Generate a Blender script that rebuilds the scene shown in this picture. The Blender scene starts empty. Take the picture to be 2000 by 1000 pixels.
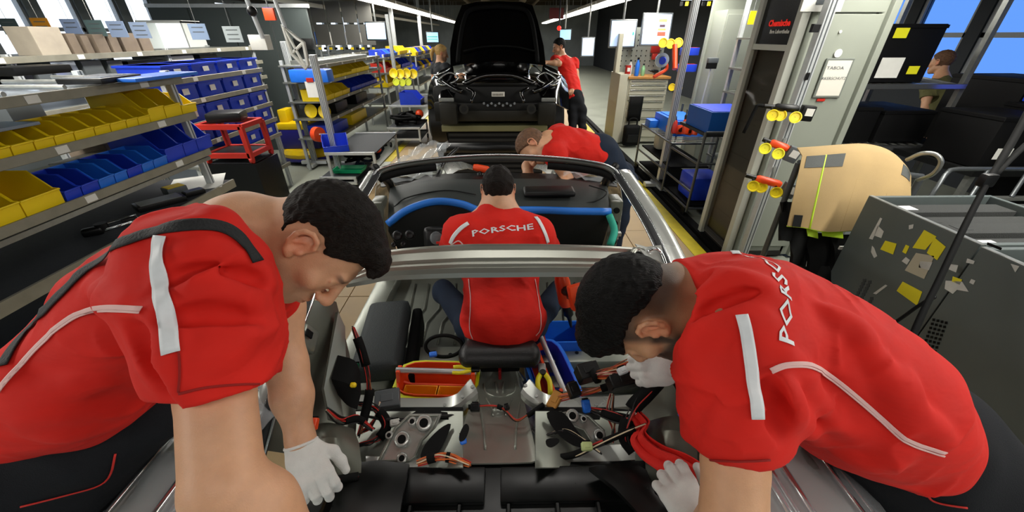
import bpy, bmesh, math, random
import numpy as np
from mathutils import Vector, Matrix
from mathutils.bvhtree import BVHTree

SC = bpy.context.scene
COL = SC.collection

# ------------------------------------------------------------------ camera, world, light, exposure
CAM_H = 1.82
PITCH = math.radians(30.2)
YAW = math.radians(-1.0)
FPX = 740.0
cam_data = bpy.data.cameras.new('camera')
cam_data.sensor_width = 36.0
cam_data.lens = 36.0 * FPX / 2000.0
cam_data.clip_start = 0.02
cam_data.clip_end = 200
cam = bpy.data.objects.new('camera', cam_data)
COL.objects.link(cam)
cam.location = (0, 0, CAM_H)
cam.rotation_euler = (math.pi / 2 - PITCH, 0, YAW)
SC.camera = cam

world = bpy.data.worlds.new('world')
SC.world = world
world.use_nodes = True
bg = world.node_tree.nodes['Background']
bg.inputs[0].default_value = (0.78, 0.88, 1.0, 1)
bg.inputs[1].default_value = 2.6

SC.view_settings.view_transform = 'Standard'
SC.view_settings.look = 'None'
SC.view_settings.gamma = 1.0
SC.view_settings.use_curve_mapping = False
SC.view_settings.exposure = -0.08

def area_light(name, loc, sx, sy, power, color=(1, 1, 1), rot=(0, 0, 0)):
    l = bpy.data.lights.new(name, 'AREA')
    l.shape = 'RECTANGLE'; l.size = sx; l.size_y = sy
    l.energy = power; l.color = color
    o = bpy.data.objects.new(name, l)
    o.location = loc; o.rotation_euler = rot
    COL.objects.link(o)
    return o

# the two rows of tube lamps over the line go on overhead and behind the camera
LAMP_Z = 2.52
LAMP_L, LAMP_R = -2.95, 2.55
for nm, x, pw in (('lamp_row_glow', LAMP_L, 150), ('lamp_row_glow', LAMP_R, 150)):
    area_light(nm, (x, 0.6, LAMP_Z - 0.09), 0.3, 6.0, pw, (1.0, 0.97, 0.9))
    area_light(nm, (x, 8.6, LAMP_Z - 0.09), 0.3, 9.0, pw * 1.5, (1.0, 0.97, 0.9))
    area_light(nm, (x, 18.5, LAMP_Z - 0.09), 0.3, 10.0, pw * 1.4, (1.0, 0.97, 0.9))
# ceiling lamps over the middle of the station, behind and above the camera
area_light('station_lamp_glow', (0.1, -0.9, 2.95), 1.6, 0.3, 16, (1.0, 0.96, 0.9))
area_light('station_lamp_glow', (0.0, 2.2, 3.3), 2.6, 0.3, 22, (1.0, 0.96, 0.9))

# ------------------------------------------------------------------ pixel -> world helpers
_cp, _sp = math.cos(PITCH), math.sin(PITCH)
_R = Matrix.Rotation(YAW, 3, 'Z')
FWD = _R @ Vector((0, _cp, -_sp))
UP = _R @ Vector((0, _sp, _cp))
RGT = _R @ Vector((1, 0, 0))
EYE = Vector((0, 0, CAM_H))

def ray(u, v):
    return RGT * ((u - 1000) / FPX) + UP * ((500 - v) / FPX) + FWD
def at(u, v, d):
    return EYE + ray(u, v) * d
def atx(u, v, x):
    r = ray(u, v); return EYE + r * (x / r.x)
def aty(u, v, y):
    r = ray(u, v); return EYE + r * (y / r.y)
def atz(u, v, z):
    r = ray(u, v); return EYE + r * ((z - CAM_H) / r.z)
def proj(p):
    q = Vector(p) - EYE
    d = q.dot(FWD)
    return (1000 + q.dot(RGT) / d * FPX, 500 - q.dot(UP) / d * FPX, d)

# ------------------------------------------------------------------ materials
MATS = {}
def srgb(c):
    if isinstance(c, str):
        c = tuple(int(c[i:i + 2], 16) / 255 for i in (0, 2, 4))
    return tuple((x / 12.92 if x <= 0.04045 else ((x + 0.055) / 1.055) ** 2.4) for x in c)

def mat(name, col, rough=0.5, metal=0.0, noise=0.0, nscale=30, bump=0.0, bscale=60, emit=0, alpha=1, trans=0,
        coat=0, vcol=False, spec=0.5, stretch=None, sss=0):
    """principled material with object-space noise in colour and relief"""
    if name in MATS:
        return MATS[name]
    m = bpy.data.materials.new(name); m.use_nodes = True
    nt = m.node_tree; N = nt.nodes; L = nt.links
    b = N['Principled BSDF']
    c = srgb(col) + (1,)
    b.inputs['Base Color'].default_value = c
    b.inputs['Roughness'].default_value = rough
    b.inputs['Metallic'].default_value = metal
    b.inputs['Specular IOR Level'].default_value = spec
    if coat: b.inputs['Coat Weight'].default_value = coat; b.inputs['Coat Roughness'].default_value = 0.06
    if sss:
        b.inputs['Subsurface Weight'].default_value = sss
        b.inputs['Subsurface Radius'].default_value = (0.012, 0.004, 0.002)
        b.inputs['Subsurface Scale'].default_value = 1.0
    if alpha < 1: b.inputs['Alpha'].default_value = alpha
    if trans: b.inputs['Transmission Weight'].default_value = trans
    if emit:
        b.inputs['Emission Color'].default_value = c
        b.inputs['Emission Strength'].default_value = emit
    tc = N.new('ShaderNodeTexCoord')
    src = tc.outputs['Object']
    if stretch:
        mp = N.new('ShaderNodeMapping'); mp.inputs['Scale'].default_value = stretch
        L.new(src, mp.inputs['Vector']); src = mp.outputs['Vector']
    base = None
    if vcol:
        a = N.new('ShaderNodeVertexColor'); a.layer_name = 'Col'
        base = a.outputs['Color']
        L.new(base, b.inputs['Base Color'])
    if noise:
        n = N.new('ShaderNodeTexNoise'); n.inputs['Scale'].default_value = nscale; n.inputs['Detail'].default_value = 5
        L.new(src, n.inputs['Vector'])
        mr = N.new('ShaderNodeMapRange'); mr.inputs['From Min'].default_value = 0.3; mr.inputs['From Max'].default_value = 0.7
        mr.inputs['To Min'].default_value = 1 - noise; mr.inputs['To Max'].default_value = 1 + noise * 0.6
        L.new(n.outputs['Fac'], mr.inputs['Value'])
        mx = N.new('ShaderNodeMix'); mx.data_type = 'RGBA'; mx.blend_type = 'MULTIPLY'; mx.inputs[0].default_value = 1
        if base is not None: L.new(base, mx.inputs[6])
        else: mx.inputs[6].default_value = c
        L.new(mr.outputs[0], mx.inputs[7])
        L.new(mx.outputs[2], b.inputs['Base Color'])
        mr2 = N.new('ShaderNodeMapRange'); mr2.inputs['To Min'].default_value = max(0, rough - 0.08); mr2.inputs['To Max'].default_value = min(1, rough + 0.1)
        L.new(n.outputs['Fac'], mr2.inputs['Value']); L.new(mr2.outputs[0], b.inputs['Roughness'])
    if bump:
        n2 = N.new('ShaderNodeTexNoise'); n2.inputs['Scale'].default_value = bscale; n2.inputs['Detail'].default_value = 3
        L.new(src, n2.inputs['Vector'])
        bp = N.new('ShaderNodeBump'); bp.inputs['Strength'].default_value = bump; bp.inputs['Distance'].default_value = 0.01
        L.new(n2.outputs['Fac'], bp.inputs['Height']); L.new(bp.outputs['Normal'], b.inputs['Normal'])
    MATS[name] = m
    return m

# ------------------------------------------------------------------ objects, parents, tags
def wloc(o):
    p = Vector(o.location)
    while o.parent: o = o.parent; p = p + o.location
    return p
def tag(o, label=None, cat=None, group=None, kind=None):
    if label: o['label'] = label
    if cat: o['category'] = cat
    if group: o['group'] = group
    if kind: o['kind'] = kind
    return o
def thing(name, label, cat, loc=(0, 0, 0), group=None):
    o = bpy.data.objects.new(name, None); COL.objects.link(o)
    o.location = loc; o.empty_display_size = 0.1
    return tag(o, label, cat, group)
def rawobj(name, verts, faces, m, parent=None, smooth=False, cols=None):
    """verts in world coordinates (or thing-local when the thing sits at the origin)"""
    V = np.asarray(verts, dtype=np.float64).reshape(-1, 3)
    me = bpy.data.meshes.new(name)
    if parent is not None:
        V = V - np.array(wloc(parent))
        o_loc = (0, 0, 0)
    else:
        c = (V.min(0) + V.max(0)) / 2; c[2] = V[:, 2].min()
        V = V - c; o_loc = tuple(c)
    if isinstance(faces, np.ndarray):
        me.vertices.add(len(V)); me.vertices.foreach_set('co', V.ravel())
        me.loops.add(faces.size); me.loops.foreach_set('vertex_index', faces.ravel().astype(np.int32))
        me.polygons.add(len(faces)); k = faces.shape[1]
        me.polygons.foreach_set('loop_start', (np.arange(len(faces)) * k).astype(np.int32))
        me.update(calc_edges=True)
    else:
        me.from_pydata(V.tolist(), [], faces)
    if cols is not None:
        ca = me.color_attributes.new('Col', 'FLOAT_COLOR', 'POINT')
        cc = np.ones((len(V), 4), dtype=np.float32); cc[:, :3] = cols
        ca.data.foreach_set('color', cc.ravel())
    me.validate()
    if m is not None: me.materials.append(m)
    if smooth:
        me.polygons.foreach_set('use_smooth', [True] * len(me.polygons))
        if smooth is not True:
            me.set_sharp_from_angle(angle=math.radians(smooth))
    o = bpy.data.objects.new(name, me); COL.objects.link(o)
    o.location = o_loc
    if parent is not None: o.parent = parent
    return o
def dup(root, loc=None, rz=None, label=None, group=None):
    r = root.copy(); COL.objects.link(r)
    if loc is not None: r.location = loc
    if rz is not None: r.rotation_euler = (0, 0, rz)
    if label: r['label'] = label
    if group: r['group'] = group
    for ch in list(root.children):
        c = ch.copy(); COL.objects.link(c); c.parent = r
        for g in list(ch.children):
            d = g.copy(); COL.objects.link(d); d.parent = c
    return r

def frame_z(d):
    d = Vector(d).normalized()
    a = Vector((0, 0, 1)) if abs(d.z) < 0.95 else Vector((1, 0, 0))
    x = a.cross(d).normalized(); y = d.cross(x)
    return x, y, d

class MB:
    """collects simple solids, links them as ONE mesh object"""
    def __init__(s): s.v = []; s.f = []; s.cut = []
    def add(s, vs, fs):
        s.cut.append((len(s.v), len(s.f))); n = len(s.v); s.v += [tuple(p) for p in vs]; s.f += [tuple(i + n for i in f) for f in fs]; return s
    def box(s, c, size, rz=0, bev=0, M=None):
        x, y, z = (k / 2 for k in size)
        if bev:
            bev = min(bev, x * 0.98, y * 0.98, z * 0.98)
            bm = bmesh.new(); bmesh.ops.create_cube(bm, size=2)
            for q in bm.verts: q.co = Vector((q.co.x * x, q.co.y * y, q.co.z * z))
            bmesh.ops.bevel(bm, geom=bm.edges[:], offset=bev, segments=1 if bev < .004 else 2, affect='EDGES', profile=0.6)
            bm.verts.index_update()
            pts = [q.co.copy() for q in bm.verts]; fs = [[q.index for q in f.verts] for f in bm.faces]; bm.free()
        else:
            pts = [Vector((a * x, b * y, g * z)) for a in (-1, 1) for b in (-1, 1) for g in (-1, 1)]
            fs = [(0, 1, 3, 2), (4, 6, 7, 5), (0, 4, 5, 1), (2, 3, 7, 6), (0, 2, 6, 4), (1, 5, 7, 3)]
        R = M if M is not None else Matrix.Rotation(rz, 3, 'Z')
        c = Vector(c)
        return s.add([c + R @ p for p in pts], fs)
    def b2(s, lo, hi, bev=0):
        return s.box([(a + b) / 2 for a, b in zip(lo, hi)], [abs(b - a) for a, b in zip(lo, hi)], bev=bev)
    def cyl(s, a, b, r, r2=None, n=12, caps=True):
        a = Vector(a); b = Vector(b); r2 = r if r2 is None else r2
        x, y, d = frame_z(b - a)
        vs = []
        for p, rr in ((a, r), (b, r2)):
            vs += [p + x * (rr * math.cos(2 * math.pi * i / n)) + y * (rr * math.sin(2 * math.pi * i / n)) for i in range(n)]
        fs = [(i, (i + 1) % n, n + (i + 1) % n, n + i) for i in range(n)]
        if caps: fs += [tuple(range(n - 1, -1, -1)), tuple(range(n, 2 * n))]
        return s.add(vs, fs)
    def tube(s, pts, r, n=8, closed=False, flat=1.0, up=None):
        """swept tube; r number or list; flat squashes the section along the frame's second axis"""
        P = [Vector(p) for p in pts]; m = len(P)
        if not hasattr(r, '__len__'): r = [r] * m
        T = []
        for i in range(m):
            if closed: t = P[(i + 1) % m] - P[i - 1]
            else: t = P[min(i + 1, m - 1)] - P[max(i - 1, 0)]
            T.append(t.normalized())
        x = Vector(up) if up is not None else frame_z(T[0])[0]
        vs = []
        for i in range(m):
            x = (x - T[i] * x.dot(T[i])).normalized() if up is None else (Vector(up) - T[i] * Vector(up).dot(T[i])).normalized()
            y = T[i].cross(x)
            for k in range(n):
                a = 2 * math.pi * (k + 0.5) / n
                vs.append(P[i] + x * (r[i] * math.cos(a) * flat) + y * (r[i] * math.sin(a)))
        fs = []
        for i in range(m if closed else m - 1):
            j = (i + 1) % m
            fs += [(i * n + k, i * n + (k + 1) % n, j * n + (k + 1) % n, j * n + k) for k in range(n)]
        if not closed: fs += [tuple(range(n - 1, -1, -1)), tuple((m - 1) * n + k for k in range(n))]
        return s.add(vs, fs)
    def lathe(s, prof, origin=(0, 0, 0), axis=(0, 0, 1), n=20, arc=1.0):
        o = Vector(origin); x, y, d = frame_z(axis); m = len(prof); vs = []
        for (r, h) in prof:
            vs += [o + d * h + x * (r * math.cos(2 * math.pi * i / n)) + y * (r * math.sin(2 * math.pi * i / n)) for i in range(n)]
        fs = [(j * n + i, j * n + (i + 1) % n, (j + 1) * n + (i + 1) % n, (j + 1) * n + i) for j in range(m - 1) for i in range(n)]
        if prof[0][0] > 1e-6: fs.append(tuple(range(n - 1, -1, -1)))
        if prof[-1][0] > 1e-6: fs.append(tuple((m - 1) * n + i for i in range(n)))
        return s.add(vs, fs)
    def prism(s, poly, off):
        """poly: planar 3-D points, extruded by the vector off"""
        P = [Vector(p) for p in poly]; n = len(P); off = Vector(off)
        vs = P + [p + off for p in P]
        fs = [tuple(range(n - 1, -1, -1)), tuple(range(n, 2 * n))] + [(i, (i + 1) % n, n + (i + 1) % n, n + i) for i in range(n)]
        return s.add(vs, fs)
    def loft(s, rows, th=None, closed=False):
        """rows of points -> surface; th = thickness vector or number (along vertex normals)"""
        m = len(rows); n = len(rows[0])
        P = np.array([[tuple(p) for p in r] for r in rows], dtype=float)
        fs = []
        for i in range(m - 1):
            for j in range(n if closed else n - 1):
                k = (j + 1) % n
                fs.append((i * n + j, i * n + k, (i + 1) * n + k, (i + 1) * n + j))
        if th is None: return s.add(P.reshape(-1, 3), fs)
        if hasattr(th, '__len__'): Q = P + np.array(tuple(th))
        else:
            du = np.gradient(P, axis=0); dv = np.gradient(P, axis=1)
            N = np.cross(du, dv); N /= np.maximum(np.linalg.norm(N, axis=2, keepdims=True), 1e-9)
            Q = P + N * th
        o = m * n
        f2 = [tuple(reversed([i + o for i in f])) for f in fs]
        side = []
        if not closed:
            ring = [j for j in range(n)] + [i * n + n - 1 for i in range(1, m)] + [(m - 1) * n + j for j in range(n - 2, -1, -1)] + [i * n for i in range(m - 2, 0, -1)]
        else: ring = None
        if ring:
            for a, b in zip(ring, ring[1:] + ring[:1]): side.append((a, a + o, b + o, b))
        else:
            for j in range(n):
                k = (j + 1) % n
                side.append((j, k, k + o, j + o)); a = (m - 1) * n
                side.append((a + j, a + j + o, a + k + o, a + k))
        return s.add(np.concatenate([P.reshape(-1, 3), Q.reshape(-1, 3)]), fs + f2 + side)
    def ball(s, c, r, n=10, sc=(1, 1, 1)):
        vs = []; m = n // 2 + 1; c = Vector(c)
        for j in range(1, m):
            t = math.pi * j / m
            for i in range(n):
                a = 2 * math.pi * i / n
                vs.append(c + Vector((sc[0] * r * math.sin(t) * math.cos(a), sc[1] * r * math.sin(t) * math.sin(a), sc[2] * r * math.cos(t))))
        vs += [c + Vector((0, 0, r * sc[2])), c - Vector((0, 0, r * sc[2]))]
        k = len(vs); fs = []
        for j in range(m - 2):
            fs += [(j * n + i, (j + 1) * n + i, (j + 1) * n + (i + 1) % n, j * n + (i + 1) % n) for i in range(n)]
        fs += [(k - 2, i, (i + 1) % n) for i in range(n)] + [(k - 1, (m - 2) * n + (i + 1) % n, (m - 2) * n + i) for i in range(n)]
        return s.add(vs, fs)
    def build(s, name, m, parent=None, smooth=False):
        return rawobj(name, s.v, s.f, m, parent, smooth)
    def each(s, name, m, parent=None, smooth=False):
        """one object per solid"""
        out = []; c = s.cut + [(len(s.v), len(s.f))]
        for (a, fa), (b, fb) in zip(c, c[1:]):
            out.append(rawobj(name, s.v[a:b], [tuple(i - a for i in f) for f in s.f[fa:fb]], m, parent, smooth))
        return out

def spl(pts, n=8, closed=False):
    """Catmull-Rom through the points"""
    P = [Vector(p) for p in pts]; out = []; m = len(P)
    segs = m if closed else m - 1
    for i in range(segs):
        p0 = P[i - 1] if (i > 0 or closed) else P[0] * 2 - P[1]
        p1 = P[i]; p2 = P[(i + 1) % m]
        p3 = P[(i + 2) % m] if (i + 2 < m or closed) else P[-1] * 2 - P[-2]
        for k in range(n):
            t = k / n
            out.append(0.5 * ((2 * p1) + (p2 - p0) * t + (2 * p0 - 5 * p1 + 4 * p2 - p3) * t * t + (3 * p1 - p0 - 3 * p2 + p3) * t ** 3))
    if not closed: out.append(P[-1].copy())
    return out
def text_geo(txt, size, bold=0, shear=0, res=2, depth=0.0, font_scale=(1, 1)):
    """lettering as (verts, faces) in the XY plane, centred"""
    cu = bpy.data.curves.new('lettering', 'FONT'); cu.body = txt; cu.size = size
    cu.align_x = 'CENTER'; cu.align_y = 'CENTER'; cu.resolution_u = res; cu.offset = bold; cu.shear = shear; cu.extrude = depth
    o = bpy.data.objects.new('lettering', cu); COL.objects.link(o)
    dg = bpy.context.evaluated_depsgraph_get()
    me = bpy.data.meshes.new_from_object(o.evaluated_get(dg))
    vs = [Vector((v.co.x * font_scale[0], v.co.y * font_scale[1], v.co.z)) for v in me.vertices]
    fs = [tuple(p.vertices) for p in me.polygons]
    bpy.data.objects.remove(o); bpy.data.meshes.remove(me); bpy.data.curves.remove(cu)
    return vs, fs
def put_text(name, txt, size, c, right, up, m, parent, bold=0, lift=0.001, shear=0, th=0.0006, font_scale=(1, 1)):
    r = Vector(right).normalized(); u = Vector(up); u = (u - r * u.dot(r)).normalized(); n = r.cross(u)
    vs, fs = text_geo(txt, size, bold, shear, depth=th / 2, font_scale=font_scale)
    c = Vector(c)
    return rawobj(name, [c + r * p.x + u * p.y + n * (p.z + lift) for p in vs], fs, m, parent)
# ------------------------------------------------------------------ signed-distance modelling for bodies and clothes
_rng = np.random.RandomState(7)
def _nrm(a): a = np.array(tuple(a), dtype=np.float64); return a / max(1e-9, np.linalg.norm(a))
def smin(a, b, k):
    h = np.maximum(k - np.abs(a - b), 0) / k
    return np.minimum(a, b) - h * h * k * 0.25
class Field:
    def __init__(s): s.ops = []
    def _op(s, fn, lo, hi, mode, k): s.ops.append((fn, np.array(lo), np.array(hi), mode, k)); return s
    def cone(s, a, b, ra, rb=None, k=0.02, mode='u', ax=None, sc=1.0):
        rb = ra if rb is None else rb
        a = np.array(tuple(a)); b = np.array(tuple(b)); w = None if ax is None else _nrm(ax)
        def T(p): return p if w is None else p + (1 / sc - 1) * (p @ w)[..., None] * w
        A = T(a); B = T(b); d = B - A; L = max(d @ d, 1e-12)
        def fn(p):
            q = T(p) - A
            t = np.clip(q @ d / L, 0, 1)
            return np.linalg.norm(q - t[..., None] * d, axis=-1) - (ra + (rb - ra) * t)
        m = max(ra, rb) * max(1, sc)
        return s._op(fn, np.minimum(a, b) - m, np.maximum(a, b) + m, mode, k)
    def poly(s, pts, rs, k=0.012, mode='u', ax=None, sc=1.0):
        if not hasattr(rs, '__len__'): rs = [rs] * len(pts)
        for i in range(len(pts) - 1): s.cone(pts[i], pts[i + 1], rs[i], rs[i + 1], k, mode, ax, sc)
        return s
    def ell(s, c, r, R=None, k=0.02, mode='u'):
        c = np.array(tuple(c)); r = np.array(r, dtype=float); R = np.eye(3) if R is None else np.array(R)
        def fn(p):
            q = (p - c) @ R
            k0 = np.linalg.norm(q / r, axis=-1); k1 = np.linalg.norm(q / (r * r), axis=-1)
            return k0 * (k0 - 1) / np.maximum(k1, 1e-9)
        m = r.max()
        return s._op(fn, c - m, c + m, mode, k)
    def cut(s, c, n, k=0.004, box=None):
        """removes what lies on the side n points to (inside a sphere of radius box when given)"""
        c = np.array(tuple(c)); n = _nrm(n)
        def fn(p):
            f = -((p - c) @ n)
            if box: f = np.maximum(f, np.linalg.norm(p - c, axis=-1) - box)
            return f
        B = box or 9
        return s._op(fn, c - B, c + B, 's', k)
    def eval_op(s, op, f, p):
        fn, lo, hi, mode, k = op
        d = fn(p)
        if mode == 'u': return smin(f, d, k)
        if mode == 's': return -smin(-f, d, k)
        if mode == 'i': return -smin(-f, -d, k)
    def value(s, p):
        p = np.asarray(p, dtype=np.float64); f = np.full(p.shape[:-1], 0.5)
        for op in s.ops: f = s.eval_op(op, f, p)
        return f
    def trace(s, u, v, d0=0.25, d1=9):
        r = ray(u, v); rn = np.array(r.normalized()); t = d0 * r.length; e = np.array(EYE)
        for i in range(90):
            f = float(s.value((e + rn * t)[None])[0])
            if f < 0.0008: return Vector(e + rn * t)
            t += max(f * 0.8, 0.0008)
            if t > d1: return None
        return None
    def mesh(s, h, disp=None, lo=None, hi=None, maxd=None):
        us = [o for o in s.ops if o[3] == 'u']
        if lo is None:
            lo = np.min([o[1] for o in us], axis=0) - 3 * h; hi = np.max([o[2] for o in us], axis=0) + 3 * h
        lo = np.array(lo, float); hi = np.array(hi, float)
        n = np.ceil((hi - lo) / h).astype(int) + 1
        G = np.full(n, 0.5, dtype=np.float32)
        ax = [lo[i] + h * np.arange(n[i]) for i in range(3)]
        for op in s.ops:
            fn, l, hh, mode, k = op
            m = k + 2.5 * h
            a = np.clip(np.floor((l - m - lo) / h).astype(int), 0, n); b = np.clip(np.ceil((hh + m - lo) / h).astype(int) + 1, 0, n)
            if (b <= a).any(): continue
            P = np.stack(np.meshgrid(*[ax[i][a[i]:b[i]] for i in range(3)], indexing='ij'), -1).astype(np.float32)
            sl = tuple(slice(a[i], b[i]) for i in range(3))
            G[sl] = s.eval_op(op, G[sl], P)
        if disp is not None:
            I = np.nonzero(np.abs(G) < 0.03)
            P = np.stack([ax[i][I[i]] for i in range(3)], -1)
            G[I] += disp(P).astype(np.float32)
        # cap at the border
        for i in range(3):
            sl = [slice(None)] * 3; sl[i] = 0; G[tuple(sl)] = np.maximum(G[tuple(sl)], h * .5); sl[i] = -1; G[tuple(sl)] = np.maximum(G[tuple(sl)], h * .5)
        return surface_nets(G, lo, h)
def surface_nets(G, lo, h):
    S = G < 0
    n = np.array(G.shape)
    C = np.zeros(n - 1, dtype=np.int8)
    for dx in (0, 1):
        for dy in (0, 1):
            for dz in (0, 1): C += S[dx:n[0] - 1 + dx, dy:n[1] - 1 + dy, dz:n[2] - 1 + dz]
    act = (C > 0) & (C < 8)
    idx = np.argwhere(act)
    ID = np.full(n - 1, -1, dtype=np.int64); ID[act] = np.arange(len(idx))
    cor = np.array([(a, b, c) for a in (0, 1) for b in (0, 1) for c in (0, 1)])
    val = np.stack([G[idx[:, 0] + c[0], idx[:, 1] + c[1], idx[:, 2] + c[2]] for c in cor], 1).astype(np.float64)
    acc = np.zeros((len(idx), 3)); cnt = np.zeros(len(idx))
    for i in range(8):
        for j in range(i + 1, 8):
            if np.abs(cor[i] - cor[j]).sum() != 1: continue
            a = val[:, i]; b = val[:, j]; x = (a < 0) != (b < 0)
            t = np.where(x, a / np.where(x, a - b, 1), 0)
            acc += np.where(x[:, None], cor[i] + t[:, None] * (cor[j] - cor[i]), 0); cnt += x
    V = lo + h * (idx + acc / cnt[:, None])
    F = []
    for ax in range(3):
        o1, o2 = [(1, 2), (2, 0), (0, 1)][ax]
        sl0 = [slice(None)] * 3; sl1 = [slice(None)] * 3
        sl0[ax] = slice(0, -1); sl1[ax] = slice(1, None)
        for o in (o1, o2): sl0[o] = slice(1, -1); sl1[o] = slice(1, -1)
        a = S[tuple(sl0)]; b = S[tuple(sl1)]
        e = np.argwhere(a != b); 
        if not len(e): continue
        inside = a[tuple(e.T)]
        e = e.copy(); e[:, o1] += 1; e[:, o2] += 1
        def g(d1, d2):
            q = e.copy(); q[:, o1] += d1; q[:, o2] += d2
            return ID[tuple(q.T)]
        quad = np.stack([g(-1, -1), g(0, -1), g(0, 0), g(-1, 0)], 1)
        quad[~inside] = quad[~inside][:, ::-1]
        F.append(quad)
    return V, np.concatenate(F)
def relax(V, F, it=2, f=0.5):
    """a little laplacian smoothing of a quad mesh"""
    e = np.concatenate([F[:, [0, 1]], F[:, [1, 2]], F[:, [2, 3]], F[:, [3, 0]]]); e = np.concatenate([e, e[:, ::-1]])
    for _ in range(it):
        acc = np.stack([np.bincount(e[:, 0], V[e[:, 1], i], len(V)) for i in range(3)], 1)
        c = np.bincount(e[:, 0], minlength=len(V))[:, None]
        V = V + f * (acc / np.maximum(c, 1) - V)
    return V
def waves(seed, n, lam, amp):
    """cheap smooth noise: sum of sines in random directions"""
    r = np.random.RandomState(seed)
    D = r.normal(size=(n, 3)); D /= np.linalg.norm(D, axis=1, keepdims=True)
    K = D * (2 * math.pi / (lam * r.uniform(0.7, 1.5, (n, 1)))); ph = r.uniform(0, 6.28, n)
    return lambda P: amp / math.sqrt(n) * np.sin(P @ K.T + ph).sum(-1)

def creases(seed, dirs, lam=.075, amp=.006, soft=.0028):
    """cloth: soft undulation and sharp ridged folds running across the given directions, fading in and out"""
    base = waves(seed, 10, .10, soft); warp = waves(seed + 1, 8, .16, 1.1); masks = [waves(seed + 2 + i, 8, .15, 1.0) for i in range(len(dirs))]
    D = [np.array(tuple(Vector(d).normalized())) for d in dirs]
    def fn(P):
        out = base(P); w = warp(P)
        for d, mk in zip(D, masks):
            r = (1 - np.abs(np.sin((P @ d) * math.pi / lam + w))) ** 2.5
            out = out - amp * r * np.clip(mk(P) * .8 + .15, 0, 1)
        return out
    return fn

# ------------------------------------------------------------------ heads
def head_axes(fwd, up):
    f = Vector(fwd).normalized(); u = Vector(up); u = (u - f * u.dot(f)).normalized(); r = f.cross(u)
    return r, f, u          # local x (his right-hand side seen from behind), y face, z crown
def add_head(F, c, fwd, up, s=1.0, detail=True):
    r, f, u = head_axes(fwd, up); c = Vector(c); R = np.array([tuple(r), tuple(f), tuple(u)]).T
    W = lambda x, y, z: c + (r * x + f * y + u * z) * s
    E = lambda p, rad, k=0.015, mode='u': F.ell(W(*p), [q * s for q in rad], R, k * s, mode)
    K = lambda a, b, ra, rb, k=0.012, mode='u': F.cone(W(*a), W(*b), ra * s, rb * s, k * s, mode)
    E((0, -.012, .035), (.077, .098, .088))
    E((0, .02, -.03), (.066, .074, .082), .03)
    K((-.03, .045, -.088), (.03, .045, -.088), .026, .026, .03)
    E((0, .078, -.1), (.024, .02, .02), .025)
    for q in (-1, 1):
        K((q * .052, .005, -.062), (q * .03, .055, -.09), .02, .02, .025)
        E((q * .045, .062, -.022), (.024, .022, .02), .02)
    if detail:
        K((-.03, .082, .024), (.03, .082, .024), .014, .014, .012)
        for q in (-1, 1):
            E((q * .032, .104, .002), (.019, .018, .014), .012, 's')
            E((q * .032, .077, .001), (.0145, .0145, .0145), .003)
            K((q * .018, .09, .010), (q * .046, .082, .009), .0045, .004, .004)
            K((q * .019, .089, -.009), (q * .045, .081, -.009), .0035, .0035, .004)
        K((0, .094, .012), (0, .119, -.032), .0085, .0115, .012)
        E((0, .114, -.036), (.014, .013, .011), .008)
        for q in (-1, 1):
            E((q * .0135, .104, -.039), (.009, .011, .008), .005)
            E((q * .007, .11, -.047), (.0045, .006, .004), .002, 's')
        E((0, .084, -.07), (.03, .016, .02), .012)
        E((0, .098, -.0655), (.022, .009, .0055), .005); E((0, .0965, -.0775), (.02, .0095, .0065), .005)
        E((0, .104, -.0715), (.024, .006, .0012), .002, 's')
        for q in (-1, 1):
            e = lambda x, y, z: (q * x, y, z)
            E(e(.079, -.006, -.004), (.009, .019, .028), .010)
            pts = [(.077, .012, .006), (.083, .012, .02), (.087, .003, .031), (.091, -.012, .032), (.094, -.023, .022), (.094, -.025, .006), (.089, -.019, -.012), (.083, -.006, -.026), (.079, .004, -.028)]
            for a, b in zip(pts, pts[1:]): K(e(*a), e(*b), .0052, .0052, .003)
            K(e(.083, -.003, -.026), e(.08, .004, -.03), .008, .007, .006)
            E(e(.09, -.004, .0), (.008, .011, .016), .005, 's')
            E(e(.093, -.003, .016), (.006, .009, .006), .004, 's')
            K(e(.082, .012, -.006), e(.084, .009, -.012), .0045, .0045, .004)
            K(e(.086, -.012, -.006), e(.085, -.004, .012), .0035, .003, .003)
    else:
        E((0, .112, -.03), (.014, .018, .02), .01)
        for q in (-1, 1):
            E((q * .032, .1, .003), (.018, .014, .012), .012, 's')
            E((q * .082, -.006, -.002), (.009, .018, .03), .006)
        E((0, .096, -.072), (.024, .01, .009), .008)
    return W, R
def local(P, c, fwd, up, s=1.0):
    r, f, u = head_axes(fwd, up); R = np.array([tuple(r), tuple(f), tuple(u)]).T
    return (P - np.array(tuple(c))) @ R / s
def sstep(a, b, x):
    t = np.clip((x - a) / (b - a), 0, 1); return t * t * (3 - 2 * t)
def mixc(C, c, w): return C * (1 - w[:, None]) + np.array(c) * w[:, None]

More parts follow.
